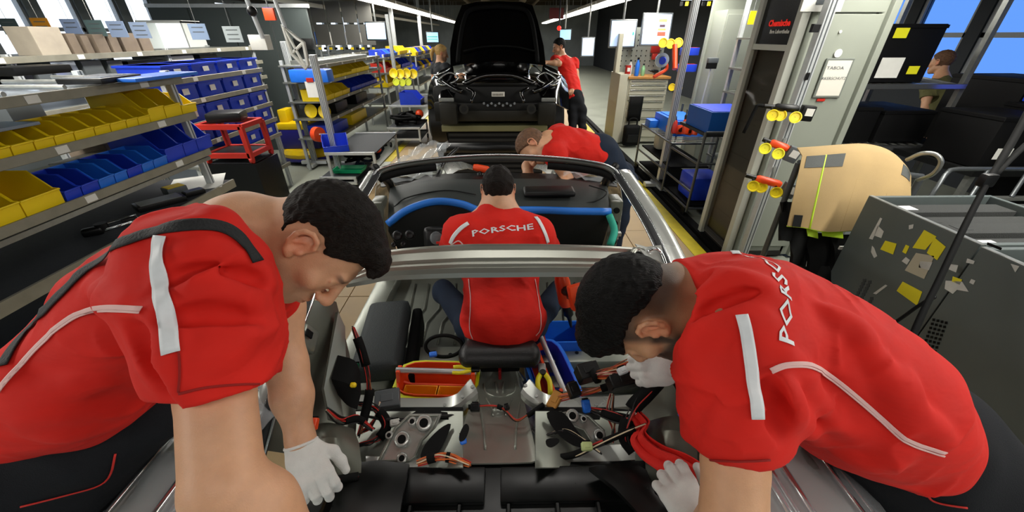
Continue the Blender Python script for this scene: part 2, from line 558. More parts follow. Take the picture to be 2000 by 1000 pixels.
SKIN = np.array(srgb('cf9d7a')); 
def skin_cols(V, c, fwd, up, s=1.0, stubble=0.0, fade=None, beard=0.0, skin=None, hair=(0.02, 0.013, 0.01)):
    L = local(V, c, fwd, up, s); base = SKIN if skin is None else np.array(skin)
    C = np.tile(base, (len(V), 1)).astype(float)
    x, y, z = L.T
    near = (np.linalg.norm(L, axis=1) < 0.2)
    ear = np.exp(-(((np.abs(x) - .09) / .012) ** 2 + ((y + .006) / .03) ** 2 + ((z) / .035) ** 2)) * near
    C = mixc(C, base * np.array([1.12, .68, .6]), np.clip(ear * .8, 0, 1))
    nose = np.exp(-((x / .02) ** 2 + ((y - .12) / .02) ** 2 + ((z + .035) / .02) ** 2)); C = mixc(C, base * np.array([1.05, .75, .68]), nose * .5)
    chk = np.exp(-(((np.abs(x) - .045) / .025) ** 2 + ((y - .07) / .03) ** 2 + ((z + .03) / .025) ** 2)); C = mixc(C, base * np.array([1.05, .8, .72]), chk * .4)
    lip = np.exp(-((x / .02) ** 4 + ((y - .1) / .016) ** 4 + ((z + .071) / .011) ** 4)); C = mixc(C, base * np.array([.85, .45, .42]), lip * .7)
    brow = np.exp(-(((np.abs(x) - .032) / .02) ** 4 + ((y - .094) / .02) ** 4 + ((z - .026 + .15 * (np.abs(x) - .03) ** 2 * 10) / .0055) ** 4)); C = mixc(C, hair, np.clip(brow * .85, 0, 1))
    jaw = sstep(-.035, -.06, z) * sstep(-.02, .02, y) * (z > -.14) * near * (1 - lip)
    if stubble: C = mixc(C, np.array(hair) * 2 + .04, jaw * stubble)
    if beard:
        b = np.maximum(jaw, sstep(.05, .07, np.abs(x)) * sstep(.012, .022, y) * sstep(.045, .03, y) * sstep(.0, -.02, z) * (z > -.12) * near)
        C = mixc(C, hair, np.clip(b * beard, 0, 1))
    if fade is not None:
        C = mixc(C, hair, fade(x, y, z) * near * (1 - np.clip(ear * 3, 0, 1)))
    return C
def hair_field(c, fwd, up, s=1.0, th=0.012, line=None, bumps=None):
    """head-shaped cap kept where line(local) > 0"""
    F = Field(); r, f, u = head_axes(fwd, up); R = np.array([tuple(r), tuple(f), tuple(u)]).T; c = Vector(c)
    W = lambda x, y, z: c + (r * x + f * y + u * z) * s
    t = th
    F.ell(W(0, -.012, .035), [(.077 + t * .7) * s, (.098 + t) * s, (.088 + t * 1.1) * s], R)
    F.ell(W(0, .02, -.03), [(.066 + .004) * s, (.074 + .004) * s, (.082 + .004) * s], R, .03 * s)
    for b in bumps or []: F.ell(W(*b[0]), [q * s for q in b[1]], R, .02)
    def fn(P):
        L = local(P, c, fwd, up, s)
        return line(L[..., 0], L[..., 1], L[..., 2])
    F._op(fn, np.array(tuple(c)) - .3, np.array(tuple(c)) + .3, 's', 0.008)
    return F

def ribbon(bvh_list, pix, width, name, m, parent, lift=0.0034, n=6, samples=None, narrow=False):
    """a flat strip sewn on a surface: the pixel line is traced onto the surface and the strip follows it in 3-D"""
    P2 = spl([(u, v, 0) for u, v in pix], n)
    pts, nor = [], []
    for q in P2:
        r = ray(q.x, q.y).normalized()
        best = None
        for b in bvh_list:
            h = b.ray_cast(EYE, r)
            if h[0] is not None and (best is None or h[3] < best[3]): best = h
        if best is None: continue
        nn = best[1]
        if nn.dot(r) > 0: nn = -nn
        pts.append(best[0]); nor.append(nn)
    if len(pts) < 2: return None
    m_ = len(pts)
    for _ in range(12 if width > .01 else 3):
        nor = [((nor[max(i - 1, 0)] + nor[i] * 2 + nor[min(i + 1, m_ - 1)])).normalized() for i in range(m_)]
    for _ in range(4 if width > .01 else 2):
        pts = [pts[0]] + [(pts[i - 1] + pts[i] * 2 + pts[i + 1]) / 4 for i in range(1, m_ - 1)] + [pts[-1]]
    rows = []
    for i in range(m_):
        t = (pts[min(i + 1, m_ - 1)] - pts[max(i - 1, 0)]).normalized()
        w = t.cross(nor[i]).normalized()
        row = []
        for k in (-1, -.5, 0, .5, 1):
            q = pts[i] + w * (width / 2 * k)
            h = None
            for b in bvh_list:
                g = b.find_nearest(q)
                if g[0] is not None and (h is None or g[3] < h[3]): h = g
            dq = (h[0] - q).dot(nor[i])
            row.append(q + nor[i] * (lift + max(-.003, min(.004, dq))))
        rows.append(row)
    mb = MB(); mb.loft(rows, 0.0016)
    return mb.build(name, m, parent, smooth=True)
def wrap_text(bvh, txt, c_pix, size, ang, name, m, parent, fs=(1, 1), bold=0, along=None):
    """lettering laid on a surface around the point seen at c_pix"""
    h = bvh.ray_cast(EYE, ray(*c_pix).normalized())
    if h[0] is None: return None
    n = h[1] if h[1].dot(ray(*c_pix)) < 0 else -h[1]
    a2 = bvh.ray_cast(EYE, ray(c_pix[0] + 25 * math.cos(ang), c_pix[1] - 25 * math.sin(ang)).normalized())[0]
    right = (a2 - h[0]); right = (right - n * right.dot(n)).normalized(); up = n.cross(right)
    vs, fc = text_geo(txt, size, bold, res=1, font_scale=fs)
    bm = bmesh.new(); bv = [bm.verts.new(v) for v in vs]
    for f in fc:
        try: bm.faces.new([bv[i] for i in f])
        except ValueError: pass
    bmesh.ops.triangulate(bm, faces=bm.faces[:])
    for _ in range(2):
        bmesh.ops.subdivide_edges(bm, edges=[e for e in bm.edges if e.calc_length() > size * .18], cuts=1)
        bmesh.ops.triangulate(bm, faces=bm.faces[:])
    bm.verts.index_update(); out = []
    for v in bm.verts:
        q = h[0] + right * v.co.x + up * v.co.y
        g = bvh.ray_cast(q + n * .12, -n)
        out.append((g[0] if g[0] is not None else q) + n * .0016)
    fcs = [[v.index for v in f.verts] for f in bm.faces]; bm.free()
    return rawobj(name, out, fcs, m, parent)
# ------------------------------------------------------------------ the hall
M_CONC = mat('aisle concrete', '9a9e91', rough=0.35, noise=0.12, nscale=3, bump=0.05, bscale=40)
M_PLATE = mat('beige platform plate', 'b59a70', rough=0.55, noise=0.08, nscale=6)
M_YEL = mat('yellow floor paint', 'd8c423', rough=0.5, noise=0.15, nscale=12)
M_STEEL = mat('brushed steel', '9a9c98', rough=0.35, metal=0.8, noise=0.1, nscale=40)
M_ALU = mat('aluminium profile', 'c6cacb', rough=0.4, metal=0.35, noise=0.06, nscale=30)
M_DARK = mat('dark ceiling paint', '1d1a14', rough=0.8, noise=0.3, nscale=2)
M_DUCT = mat('ceiling duct paint', '3a352a', rough=0.7, noise=0.2, nscale=3)
M_BLK = mat('black plastic', '090a0b', rough=0.4, noise=0.2, nscale=30, spec=.35)
ORD = ['first', 'second', 'third', 'fourth', 'fifth', 'sixth', 'seventh', 'eighth', 'ninth', 'tenth', 'eleventh', 'twelfth', 'thirteenth', 'fourteenth', 'fifteenth', 'sixteenth', 'seventeenth', 'eighteenth', 'nineteenth', 'twentieth']
M_BLKM = mat('matt black rubber', '060707', rough=0.8, spec=.2)
M_GREYW = mat('light grey steel cabinet paint', '8d9287', rough=0.42, noise=0.05, nscale=3)
M_WALL = mat('hall wall paint', '8a9294', rough=0.8, noise=0.15, nscale=2)
M_PAPER = mat('white paper', 'dcdcd6', rough=0.8, noise=0.04, nscale=20)
def struct(name, mb, m, parent=None, smooth=False):
    o = mb.build(name, m, parent, smooth)
    if parent is None: o['kind'] = 'structure'
    return o
floor = struct('floor', MB().b2((-9, -2.5, -.12), (9, 30, -.03)), M_CONC)
# platform of the moving line: plates with open joints
xs = [-1.9, -1.27, -.63, 0, .63, 1.27, 1.8]
ys = [0.2 + 1.15 * i for i in range(14)]
k = 0
for i in range(len(xs) - 1):
    for j in range(len(ys) - 1):
        MB().b2((xs[i] + .004, ys[j] + .004, -.03), (xs[i + 1] - .004, ys[j + 1] - .004, 0 + (.0006 if (i + j) % 2 else 0))).build('floor_plate', M_PLATE, floor)
MB().b2((-1.9, 15.2, -.03), (1.8, 30, 0)).build('floor_runway', M_PLATE, floor)
mb = MB()
for j in range(8):
    mb.b2((-2.02, 3.0 + 3.3 * j, -.03), (-1.9, 4.9 + 3.3 * j, .002))
tag(mb.build('yellow_marking', M_YEL, floor))
mb = MB()
for j in range(8):
    mb.b2((-2.02, 4.91 + 3.3 * j, -.03), (-1.9, 6.29 + 3.3 * j, .002))
mb.build('white_marking', mat('white floor paint', 'c9cbc0', rough=.5, noise=.1), floor)
MB().b2((1.8, 0.2, -.03), (1.94, 30, .002)).build('yellow_marking', M_YEL, floor)
struct('trim_1', MB().b2((-2.10, 0, -.03), (-2.02, 30, .02)), M_STEEL)
struct('trim_2', MB().b2((1.94, 0, -.03), (1.99, 30, .01)).b2((2.03, 0, -.03), (2.12, 30, .02)), M_BLKM)
struct('ceiling', MB().b2((-9, -3, 3.9), (9, 30, 4.0)), M_DARK)
def wall_holes(name, x0, x1, holes, y0=-3, y1=30, z0=-.1, z1=3.9, m=M_WALL):
    """long wall with rectangular window openings (ya, yb, za, zb), all with the same za, zb"""
    mb = MB(); za, zb = holes[0][2], holes[0][3]
    mb.b2((x0, y0, z0), (x1, y1, za)); mb.b2((x0, y0, zb), (x1, y1, z1)); p = y0
    for a, b, _, _ in holes:
        mb.b2((x0, p, za), (x1, a, zb)); p = b
    mb.b2((x0, p, za), (x1, y1, zb))
    return struct(name, mb, m)
hl = [(4.9 + .86 * i, 5.55 + .86 * i, 1.2, 2.62) for i in range(6)] + [(12 + 1.5 * i, 12.9 + 1.5 * i, 1.2, 2.62) for i in range(9)]
wall_holes('wall_left', -7.7, -7.55, hl)
hr = [(1.9 + 1.0 * i, 2.72 + 1.0 * i, 1.15, 2.5) for i in range(6)]
wall_holes('wall_right', 6.3, 6.45, hr, m=mat('dark hall wall paint', '23282e', rough=.8))
struct('wall_back', MB().b2((-9, 30, -.1), (9, 30.2, 4)), M_WALL)
struct('wall_front', MB().b2((-9, -3.2, -.1), (9, -3, 4)), M_WALL)
M_FRAME = mat('window frame grey', '8d9296', rough=.5)
M_PANE = mat('clear window pane', 'ffffff', rough=.02, alpha=.12)
M_PANEB = mat('window pane tinted as blue skylight', '4c72ae', rough=.02, trans=1)  # blue of the skylight outside is put into the glass colour
M_PANEB.node_tree.nodes['Principled BSDF'].inputs['IOR'].default_value = 1.02
def window(i, x, a, b, za, zb, pane, mid):
    mb = MB(); w = .05
    for lo, hi in (((a, za), (b, za + w)), ((a, zb - w), (b, zb)), ((a, za), (a + w, zb)), ((b - w, za), (b, zb))):
        mb.b2((x - .04, lo[0], lo[1]), (x + .04, hi[0], hi[1]))
    if mid: mb.b2((x - .04, a, (za + zb) / 2 - .03), (x + .04, b, (za + zb) / 2 + .03))
    f = struct('window_%d' % i, mb, M_FRAME)
    MB().b2((x - .006, a + w, za + w), (x + .006, b - w, zb - w)).build('pane', pane, f)
n = 1
for a, b, za, zb in hl: window(n, -7.62, a, b, za, zb, M_PANE, True); n += 1
for a, b, za, zb in hr: window(n, 6.37, a, b, za, zb, M_PANEB, True); n += 1

# beams, ducts and cable trays under the ceiling
mb = MB()
for y in range(4, 29, 3): mb.b2((-7.5, y, 3.45), (6.3, y + .28, 3.9))
struct('trim_3', mb, M_DUCT)
for i, (x, z, r) in enumerate(((-.75, 3.05, .16), (.75, 3.05, .13), (-1.7, 3.2, .09), (1.5, 3.2, .07))):
    struct('trim_%d' % (4 + i), MB().cyl((x, 2, z), (x, 29, z), r, n=16), M_DUCT, smooth=60)
struct('trim_8', MB().b2((-4.6, 0, 2.62), (-4.3, 29, 2.85)).b2((-5.4, 0, 2.42), (-5.3, 12, 2.5)), M_DUCT)
struct('trim_9', MB().b2((-4.28, 0, 2.36), (-4.22, 29, 2.44)), mat('pale duct edge', 'a8a79b', rough=.5))
# lamp rows: trays with long glowing diffusers
M_TUBE = mat('lamp diffuser glow', 'fff8ec', emit=5.0)
for nm, x in (('left', LAMP_L), ('right', LAMP_R)):
    for j in range(11):
        y0 = -2.3 + 2.8 * j
        t = thing('ceiling_lamp', 'tube lamp of the %s ceiling row, %s from the camera end' % (nm, ORD[j]), 'lamp', (x, y0 + 1.35, LAMP_Z), 'tube lamps of the %s row' % nm)
        MB().b2((x - .19, y0, LAMP_Z), (x + .19, y0 + 2.7, LAMP_Z + .07)).build('tray', M_ALU, t)
        MB().b2((x - .15, y0 + .03, LAMP_Z - .05), (x + .15, y0 + 2.67, LAMP_Z)).build('diffuser', M_TUBE, t)
        mb = MB()
        for yy in (y0 + .5, y0 + 2.2): mb.cyl((x, yy, LAMP_Z + .07), (x, yy, 3.9), .012, n=6)
        mb.each('hanger', M_STEEL, t)
# ------------------------------------------------------------------ the silver body shell in the foreground
M_SIL = mat('silver body paint', 'bcbfba', rough=0.27, metal=0.5, noise=0.04, nscale=5, coat=.4)
M_SHELL = mat('grey primed sheet metal', '8b8f86', rough=0.3, metal=0.5, noise=0.10, nscale=6)
M_OLV = mat('dull grey sheet metal', '62645a', rough=0.35, metal=0.45, noise=0.12, nscale=5)
M_SEAL = mat('black rubber seal', '14171a', rough=0.45)
M_CHROME = mat('bright edge trim', 'd5d8da', rough=0.15, metal=0.95)
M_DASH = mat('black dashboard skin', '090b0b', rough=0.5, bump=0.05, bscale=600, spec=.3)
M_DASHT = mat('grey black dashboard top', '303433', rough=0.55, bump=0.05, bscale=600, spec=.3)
M_BLUE = mat('blue protective tape', '1668c4', rough=0.45)
M_FILM = mat('clear protective film', 'dfe6ea', rough=0.06, alpha=.16, noise=0.1, nscale=20, bump=.5, bscale=14, spec=1.0)
car = thing('car_body', 'open silver car body shell without roof panel or doors in the foreground', 'car body', (-.05, 1.3, 0))
def px(rows): return [[at(*p) for p in r] for r in rows]
def sheet(name, rows, m, th=.004, parent=None, smooth=45, sub=0):
    if sub: rows = [spl(r, sub) for r in rows]
    mb = MB(); mb.loft(rows, th); return mb.build(name, m, parent or car, smooth)
# windscreen header
hd = spl([at(728, 352, 1.83), at(745, 334, 1.86), at(790, 322, 1.9), at(870, 312, 1.92), at(975, 307, 1.93), at(1090, 312, 1.92), at(1165, 322, 1.9), at(1196, 333, 1.86), at(1212, 352, 1.83)], 5)
MB().tube(hd, .020, 10, flat=.7, up=(0, 0, 1)).build('windscreen_header', mat('dark grey header seal', '4c504c', rough=.35, metal=.3), car, True)
h2 = [p + Vector((0, -.015, -.03)) for p in hd[4:15]]
MB().tube(h2, .020, 8, flat=.9, up=(0, 0, 1)).build('header_liner', M_BLKM, car, True)
h2 = [p + Vector((0, -.015, -.03)) for p in hd[24:37]]
MB().tube(h2, .020, 8, flat=.9, up=(0, 0, 1)).build('header_liner', M_BLKM, car, True)
MB().tube([p + Vector((0, -.012, .016)) for p in hd], .005, 6).build('header_trim', M_CHROME, car, True)
# roof rails: outer silver skin, black seal, inner bright line
RR = spl([at(1202, 336, 1.86), at(1236, 388, 1.68), at(1275, 455, 1.5), at(1312, 540, 1.33), at(1350, 650, 1.19), at(1395, 800, 1.06), at(1450, 960, .98)], 6)
RL = spl([at(738, 336, 1.86), at(700, 400, 1.66), at(655, 480, 1.42), at(600, 585, 1.17), at(558, 700, 1.06), at(515, 845, 1.0), at(470, 1010, .97)], 6)
for side, R in ((1, RR), (-1, RL)):
    w = .6 if side < 0 else 1.0
    off = lambda d: Vector((side * d, 0, 0))
    MB().tube([p + off(.038 * w) for p in R], .042 * (1 if side > 0 else .6), 10, flat=.35, up=(0, 0, 1)).build('roof_rail', M_SIL, car, True)
    MB().tube([p + Vector((0, 0, .004)) for p in R], .02, 8, flat=.55, up=(0, 0, 1)).build('rail_seal', M_SEAL, car, True)
    MB().tube([p - off(.020) + Vector((0, 0, .004)) for p in R], .0055, 6).build('rail_trim', M_CHROME, car, True)
    MB().tube([p + off(.010) + Vector((0, 0, .013)) for p in R], .003, 6).build('rail_trim', M_CHROME, car, True)
# rear roof bow with pressed ridges
top = [(676, 540), (720, 503), (762, 488), (884, 478), (975, 476), (1088, 477), (1224, 482), (1292, 490)]
bot = [(676, 560), (720, 553), (762, 546), (884, 541), (975, 540), (1088, 539), (1224, 541), (1292, 552)]
rows = []
for t, h in ((0, 0), (.04, .006), (.14, .012), (.20, .004), (.26, .012), (.50, .015), (.56, .006), (.62, .013), (.68, .013), (.74, .005), (.80, .013), (.93, .009), (1, -.006)):
    row = []
    for (a, b), (c, d) in zip(top, bot):
        p = at(a + (c - a) * t, b + (d - b) * t, 1.36 - .09 * t)
        row.append(p + Vector((0, -.4, .9)).normalized() * h)
    rows.append(spl(row, 4))
M_BOW = mat('pressed aluminium bow', '9c9d94', rough=0.3, metal=0.75, noise=.05, nscale=5)
bow = MB().loft(rows, -.004).build('rear_roof_bow', M_BOW, car, 35)
mb = MB(); c = at(1247, 499, 1.32); mb.lathe([(.013, .004), (.021, .010), (.024, .014), (.03, .012), (.031, .004)], c, (0, -.4, .9), 20); mb.build('bow_boss', M_BOW, bow, True)
mb = MB(); mb.cyl(c, c + Vector((0, -.4, .9)) * .006, .013, n=16); mb.build('bow_hole', M_BLKM, bow)
mb = MB(); mb.loft(px([[(1240, 478, 1.35), (1262, 484, 1.33), (1290, 480, 1.33)], [(1262, 505, 1.30), (1280, 510, 1.29), (1300, 520, 1.3)]]), .006); mb.build('corner_bracket', M_SIL, bow, 40)
mb = MB(); mb.tube(spl([at(1265, 492, 1.31), at(1280, 486, 1.3), at(1292, 495, 1.3), at(1302, 520, 1.28)], 4), .006, 6); mb.build('corner_bead', M_CHROME, bow, True)
# A-pillars, hinge posts, sills
for s in (-1, 1):
    cx = -.05
    p = [Vector((cx + s * .62, 1.93, 1.225)), Vector((cx + s * .66, 2.08, 1.15)), Vector((cx + s * .70, 2.35, 1.0)), Vector((cx + s * .71, 2.45, .85))]
    MB().tube(spl(p, 4), .028, 8, flat=.8).build('windscreen_pillar', M_BLK, car, True)
    MB().tube([q + Vector((s * -.03, -.01, .01)) for q in spl(p, 4)], .006, 6).build('pillar_trim', M_CHROME, car, True)
    mb = MB(); x = cx + s * .69
    mb.box((x, 2.08, .74), (.07, .13, .52), bev=.012)
    mb.box((x - s * .02, 2.0, .74), (.05, .03, .54), bev=.006)
    hp = mb.build('hinge_post', M_OLV, car, 40)
    for z in (.56, .64, .76, .88, .96):
        MB().cyl((x - s * .01, 1.985, z), (x - s * .01, 1.975, z), .017 if z != .76 else .026, n=12).build('post_hole', M_BLKM, hp)
    mb = MB()
    for z in (.6, .82): mb.box((x - s * .0, 1.965, z), (.06, .03, .022), bev=.004)
    mb.build('hinge', M_STEEL, hp)
    mb = MB(); mb.b2((x - .06, .95, .38), (x + .06, 2.2, .52), bev=.02); mb.build('sill', M_SHELL, car, 40)
# cabin floor with pressed beads, heel board, tunnel
def ribs(mb, x0, x1, y, z, n, w=.02, h=.008):
    for i in range(n):
        a = x0 + (x1 - x0) * (i + .5) / n
        mb.box((a, y, z), (w, .26, h), bev=.004)
for s in (-1, 1):
    cx = -.05
    mb = MB(); a, b = sorted((cx + s * .13, cx + s * .63)); mb.b2((a, .95, .44), (b, 2.3, .452))
    fl = mb.build('floor_pan', M_SHELL, car)
    mb = MB()
    for i in range(5):
        mb.tube([(a + .07 + .085 * i, 1.45, .453), (a + .07 + .085 * i, 1.62, .455), (a + .10 + .085 * i - s * .02, 1.74, .455), (a + .1 + .085 * i, 2.0, .453)], .009, 6, flat=.7)
    mb.tube([(a + .05, 1.4, .453), (b - .05, 1.4, .453)], .01, 6, flat=.7)
    mb.build('floor_bead', M_SHELL, fl, True)
    mb = MB(); mb.b2((a, 1.22, .452), (b, 1.33, .56), bev=.012); sm = mb.build('seat_crossmember', M_SHELL, car, 40)
    mb = MB()
    for i in range(5): mb.cyl((a + .06 + .09 * i, 1.275, .56), (a + .06 + .09 * i, 1.275, .5615), .009, n=10)
    mb.build('weld_nut', M_BLKM, sm)
    mb = MB(); mb.b2((a, 1.13, .452), (b, 1.2, .50), bev=.01); mb.build('floor_step', M_OLV, car, 40)
sheet('tunnel', [[Vector((-.05 + x, y, z)) for x, z in prof] for y, prof in (
    (2.2, [(-.16, .45), (-.13, .62), (-.06, .68), (.06, .68), (.13, .62), (.16, .45)]),
    (1.3, [(-.16, .45), (-.12, .58), (-.06, .64), (.06, .64), (.12, .58), (.16, .45)]))], M_SHELL)
# the rear tunnel cover rising towards the viewer
g = [(1.13, .071, .62, .085), (1.06, .078, .635, .11), (.98, .088, .66, .15), (.90, .097, .70, .20), (.80, .105, .745, .25), (.70, .113, .79, .31), (.60, .12, .83, .36)]
rows = []
for y, w, z, d in g:
    rows.append([Vector((-.035 + x, y, zz)) for x, zz in ((-w - d, z - .16 + max(0, .3 - d) * 0), (-w - .035, z - .06), (-w - .006, z - .010), (-w + .006, z + .004), (-w + .02, z - .006), (-w * .4, z - .008), (0, z - .008), (w * .4, z - .008), (w - .02, z - .006), (w - .006, z + .004), (w + .006, z - .010), (w + .035, z - .06), (w + d, z - .16))])
tc = sheet('tunnel_cover', [list(c) for c in zip(*[spl(list(col), 3) for col in zip(*rows)])], M_SHELL, .004, smooth=50)
def on_cover(u, v):
    # the cover's crest plane: z rises with decreasing y
    for i in range(40):
        pass
    r = ray(u, v); t = 1.0
    for _ in range(30):
        p = EYE + r * t; z = np.interp(-p.y, [-1.13, -1.06, -.98, -.90, -.80, -.70, -.60], [.612, .627, .652, .692, .737, .782, .822])
        t += (p.z - z) * .8
    return EYE + r * t
mb = MB()
for ln in ([(945, 752), (950, 768), (967, 776), (985, 776), (1003, 768), (1008, 752)], [(930, 765), (938, 800), (945, 840), (948, 880)], [(1022, 765), (1014, 800), (1008, 840), (1006, 880)],
           [(968, 748), (972, 770)], [(984, 748), (982, 770)], [(950, 780), (962, 800), (963, 815)], [(1000, 780), (990, 800), (988, 815)], [(930, 745), (940, 730), (948, 720)], [(1022, 745), (1012, 730), (1004, 720)]):
    mb.tube([q + Vector((0, 0, .005)) for q in spl([on_cover(u, v) for u, v in ln], 4)], .0042, 6)
mb.build('pressed_bead', M_SHELL, tc, True)
mb = MB(); p = on_cover(973, 812) + Vector((0, 0, .004)); mb.lathe([(.004, .004), (.012, .006), (.016, .003), (.024, .002)], p, (0, -.45, .9), 18); mb.build('boss', M_SHELL, tc, True)
mb = MB()
for u, v, r in ((912, 840, .016), (903, 905, .008), (1043, 838, .010), (1042, 905, .009)):
    p = at(u, v, 1.06); mb.lathe([(r, .002), (r, .006), (.0, .006)], p + Vector((0, -.02, .03)), (0, -.5, .85), 14)
# seat-well sheets each side of the tunnel cover
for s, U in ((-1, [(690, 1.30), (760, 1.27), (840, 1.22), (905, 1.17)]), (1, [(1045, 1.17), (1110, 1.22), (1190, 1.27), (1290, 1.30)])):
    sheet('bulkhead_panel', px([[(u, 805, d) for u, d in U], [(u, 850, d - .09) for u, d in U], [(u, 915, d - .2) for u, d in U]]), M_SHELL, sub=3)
    sheet('painted_shade_strip', px([[(u, 797, d + .02) for u, d in U], [(u, 822 + 4 * math.sin(u * .05), d - .035) for u, d in U]]), M_BLKM, sub=3)  # black sheet added as the shade below the cross tube
# cross tube over the seat well
for s, pts in ((-1, [(700, 790, 1.34), (760, 796, 1.32), (850, 797, 1.30), (890, 790, 1.29), (912, 772, 1.28), (926, 758, 1.28)]), (1, [(1026, 758, 1.28), (1042, 775, 1.28), (1070, 790, 1.29), (1110, 795, 1.30), (1200, 793, 1.32), (1290, 785, 1.34)])):
    P = spl([at(*p) for p in pts], 5)
    sec = [(-.026, -.02), (-.03, .012), (-.022, .02), (.022, .02), (.03, .012), (.026, -.03)]
    rows = []
    for i, p in enumerate(P):
        t = (P[min(i + 1, len(P) - 1)] - P[max(i - 1, 0)]).normalized(); n = Vector((0, 0, 1)); w = n.cross(t).normalized()
        rows.append([p + w * a + n * b for a, b in sec])
    mb = MB(); mb.loft(rows, .003, closed=True); cb = mb.build('cross_tube', M_SIL, car, 35)
    mb = MB()
    for q in P[::6]: mb.cyl(q + Vector((0, -.01, .0225)), q + Vector((0, -.01, .026)), .006, n=8)
    mb.build('bolt', M_STEEL, cb)
# triangular brackets with lightening holes
for s, ol in ((-1, [(735, 905), (770, 835), (800, 808), (862, 808), (850, 835), (826, 860), (812, 895), (800, 905)]), (1, [(1083, 808), (1115, 802), (1150, 812), (1183, 842), (1178, 868), (1158, 868), (1140, 840), (1105, 828)])):
    d = 1.10 if s < 0 else 1.14
    P = [at(u, v, d - (v - 850) * .0010) for u, v in ol]; c = sum(P, Vector()) / len(P)
    mb = MB(); mb.prism(P, Vector((0, .006, -.010))); br = mb.build('gusset_plate', M_SIL, car)
    mb = MB(); mb.tube([c + (p - c) * .9 + Vector((0, -.004, .006)) for p in P], .004, 6, closed=True); mb.build('flange_bead', M_SHELL, br, True)
    hs = ((785, 858, .012), (760, 850, .006), (828, 826, .013), (805, 823, .007), (785, 895, .008)) if s < 0 else ((1171, 850, .010), (1118, 812, .011), (1140, 818, .006))
    for u, v, r in hs:
        q = at(u, v, d - (v - 850) * .0010 - .012)
        mb = MB(); mb.lathe([(r, .003), (r * 1.6, .004), (r * 1.9, 0)], q, (0, -.5, .85), 14); mb.build('hole_rim', M_SIL, br, True)
        mb = MB(); mb.cyl(q, q + Vector((0, -.5, .85)) * .0035, r, n=14); mb.build('bolt_hole', M_BLKM, br)
sheet('floor_lip', px([[(715, 893, 1.07), (800, 897, 1.06), (860, 900, 1.05)], [(715, 915, 1.03), (800, 915, 1.02), (860, 915, 1.02)]]), M_SIL)
sheet('floor_lip', px([[(1085, 878, 1.09), (1180, 872, 1.1), (1240, 868, 1.12)], [(1085, 905, 1.04), (1180, 905, 1.04), (1240, 900, 1.06)]]), M_SIL)
# quarter panels inside: post, wheel housing, holes
sheet('quarter_panel', px([[(612, 588, 1.16), (640, 585, 1.2), (655, 590, 1.23)], [(585, 660, 1.10), (640, 655, 1.18), (680, 690, 1.26)], [(558, 740, 1.06), (620, 735, 1.15), (690, 740, 1.24)],
                           [(535, 820, 1.03), (600, 820, 1.10), (695, 830, 1.20)], [(520, 880, 1.00), (590, 890, 1.06), (690, 900, 1.12)]]), M_OLV, sub=4)
sheet('quarter_panel', px([[(1290, 560, 1.3), (1320, 590, 1.22), (1350, 620, 1.19)], [(1260, 700, 1.32), (1320, 700, 1.2), (1380, 720, 1.12)], [(1250, 790, 1.25), (1330, 790, 1.14), (1410, 810, 1.06)],
                           [(1250, 870, 1.18), (1340, 870, 1.08), (1430, 880, 1.0)], [(1260, 1000, 1.0), (1350, 1000, .97), (1450, 1000, .95)]]), M_OLV, sub=4)
mb = MB(); mb.box(at(598, 662, 1.08), (.03, .07, .09), bev=.013, M=Matrix.Rotation(.5, 3, 'X')); q = mb.build('belt_tower', M_SHELL, car, True)
mb = MB(); mb.box(at(604, 652, 1.055), (.006, .02, .035), bev=.002, M=Matrix.Rotation(.5, 3, 'X')); mb.build('slot', M_BLKM, q)
sheet('wheel_housing', px([[(600, 838, 1.07), (640, 828, 1.07), (690, 840, 1.09)], [(598, 868, 1.02), (645, 856, .99), (700, 870, 1.03)], [(600, 905, .99), (645, 905, .96), (705, 905, .99)], [(605, 960, .96), (650, 960, .94), (705, 950, .95)]]), M_OLV, .004, sub=4)
sheet('wheel_housing', px([[(1265, 825, 1.12), (1310, 815, 1.08), (1360, 822, 1.06)], [(1262, 850, 1.08), (1310, 842, 1.0), (1362, 850, .98)], [(1262, 900, 1.02), (1310, 900, .97), (1362, 900, .94)], [(1265, 1000, .96), (1310, 1000, .93), (1365, 1000, .9)]]), M_OLV, .004, sub=4)
sheet('inner_post', px([[(655, 610, 1.2), (668, 640, 1.22)], [(640, 700, 1.12), (672, 700, 1.16)], [(628, 760, 1.08), (660, 770, 1.12)], [(640, 820, 1.06), (668, 830, 1.09)]]), M_SHELL, .01, sub=2)
mb = MB(); mb.loft([spl([at(*p) for p in r], 3) for r in ([(660, 695, 1.14), (690, 705, 1.15), (700, 730, 1.16)], [(648, 740, 1.1), (680, 750, 1.1), (702, 770, 1.12)], [(662, 770, 1.1), (680, 790, 1.1), (698, 800, 1.1)])], .006); mb.build('speaker_cavity', M_BLKM, car, 40)
mb = MB(); mb.loft([[at(587, 735, 1.035), at(600, 742, 1.04)], [at(590, 790, 1.015), at(603, 800, 1.02)], [at(600, 838, 1.005), at(606, 845, 1.01)]], .003); mb.build('slot', M_BLKM, car)
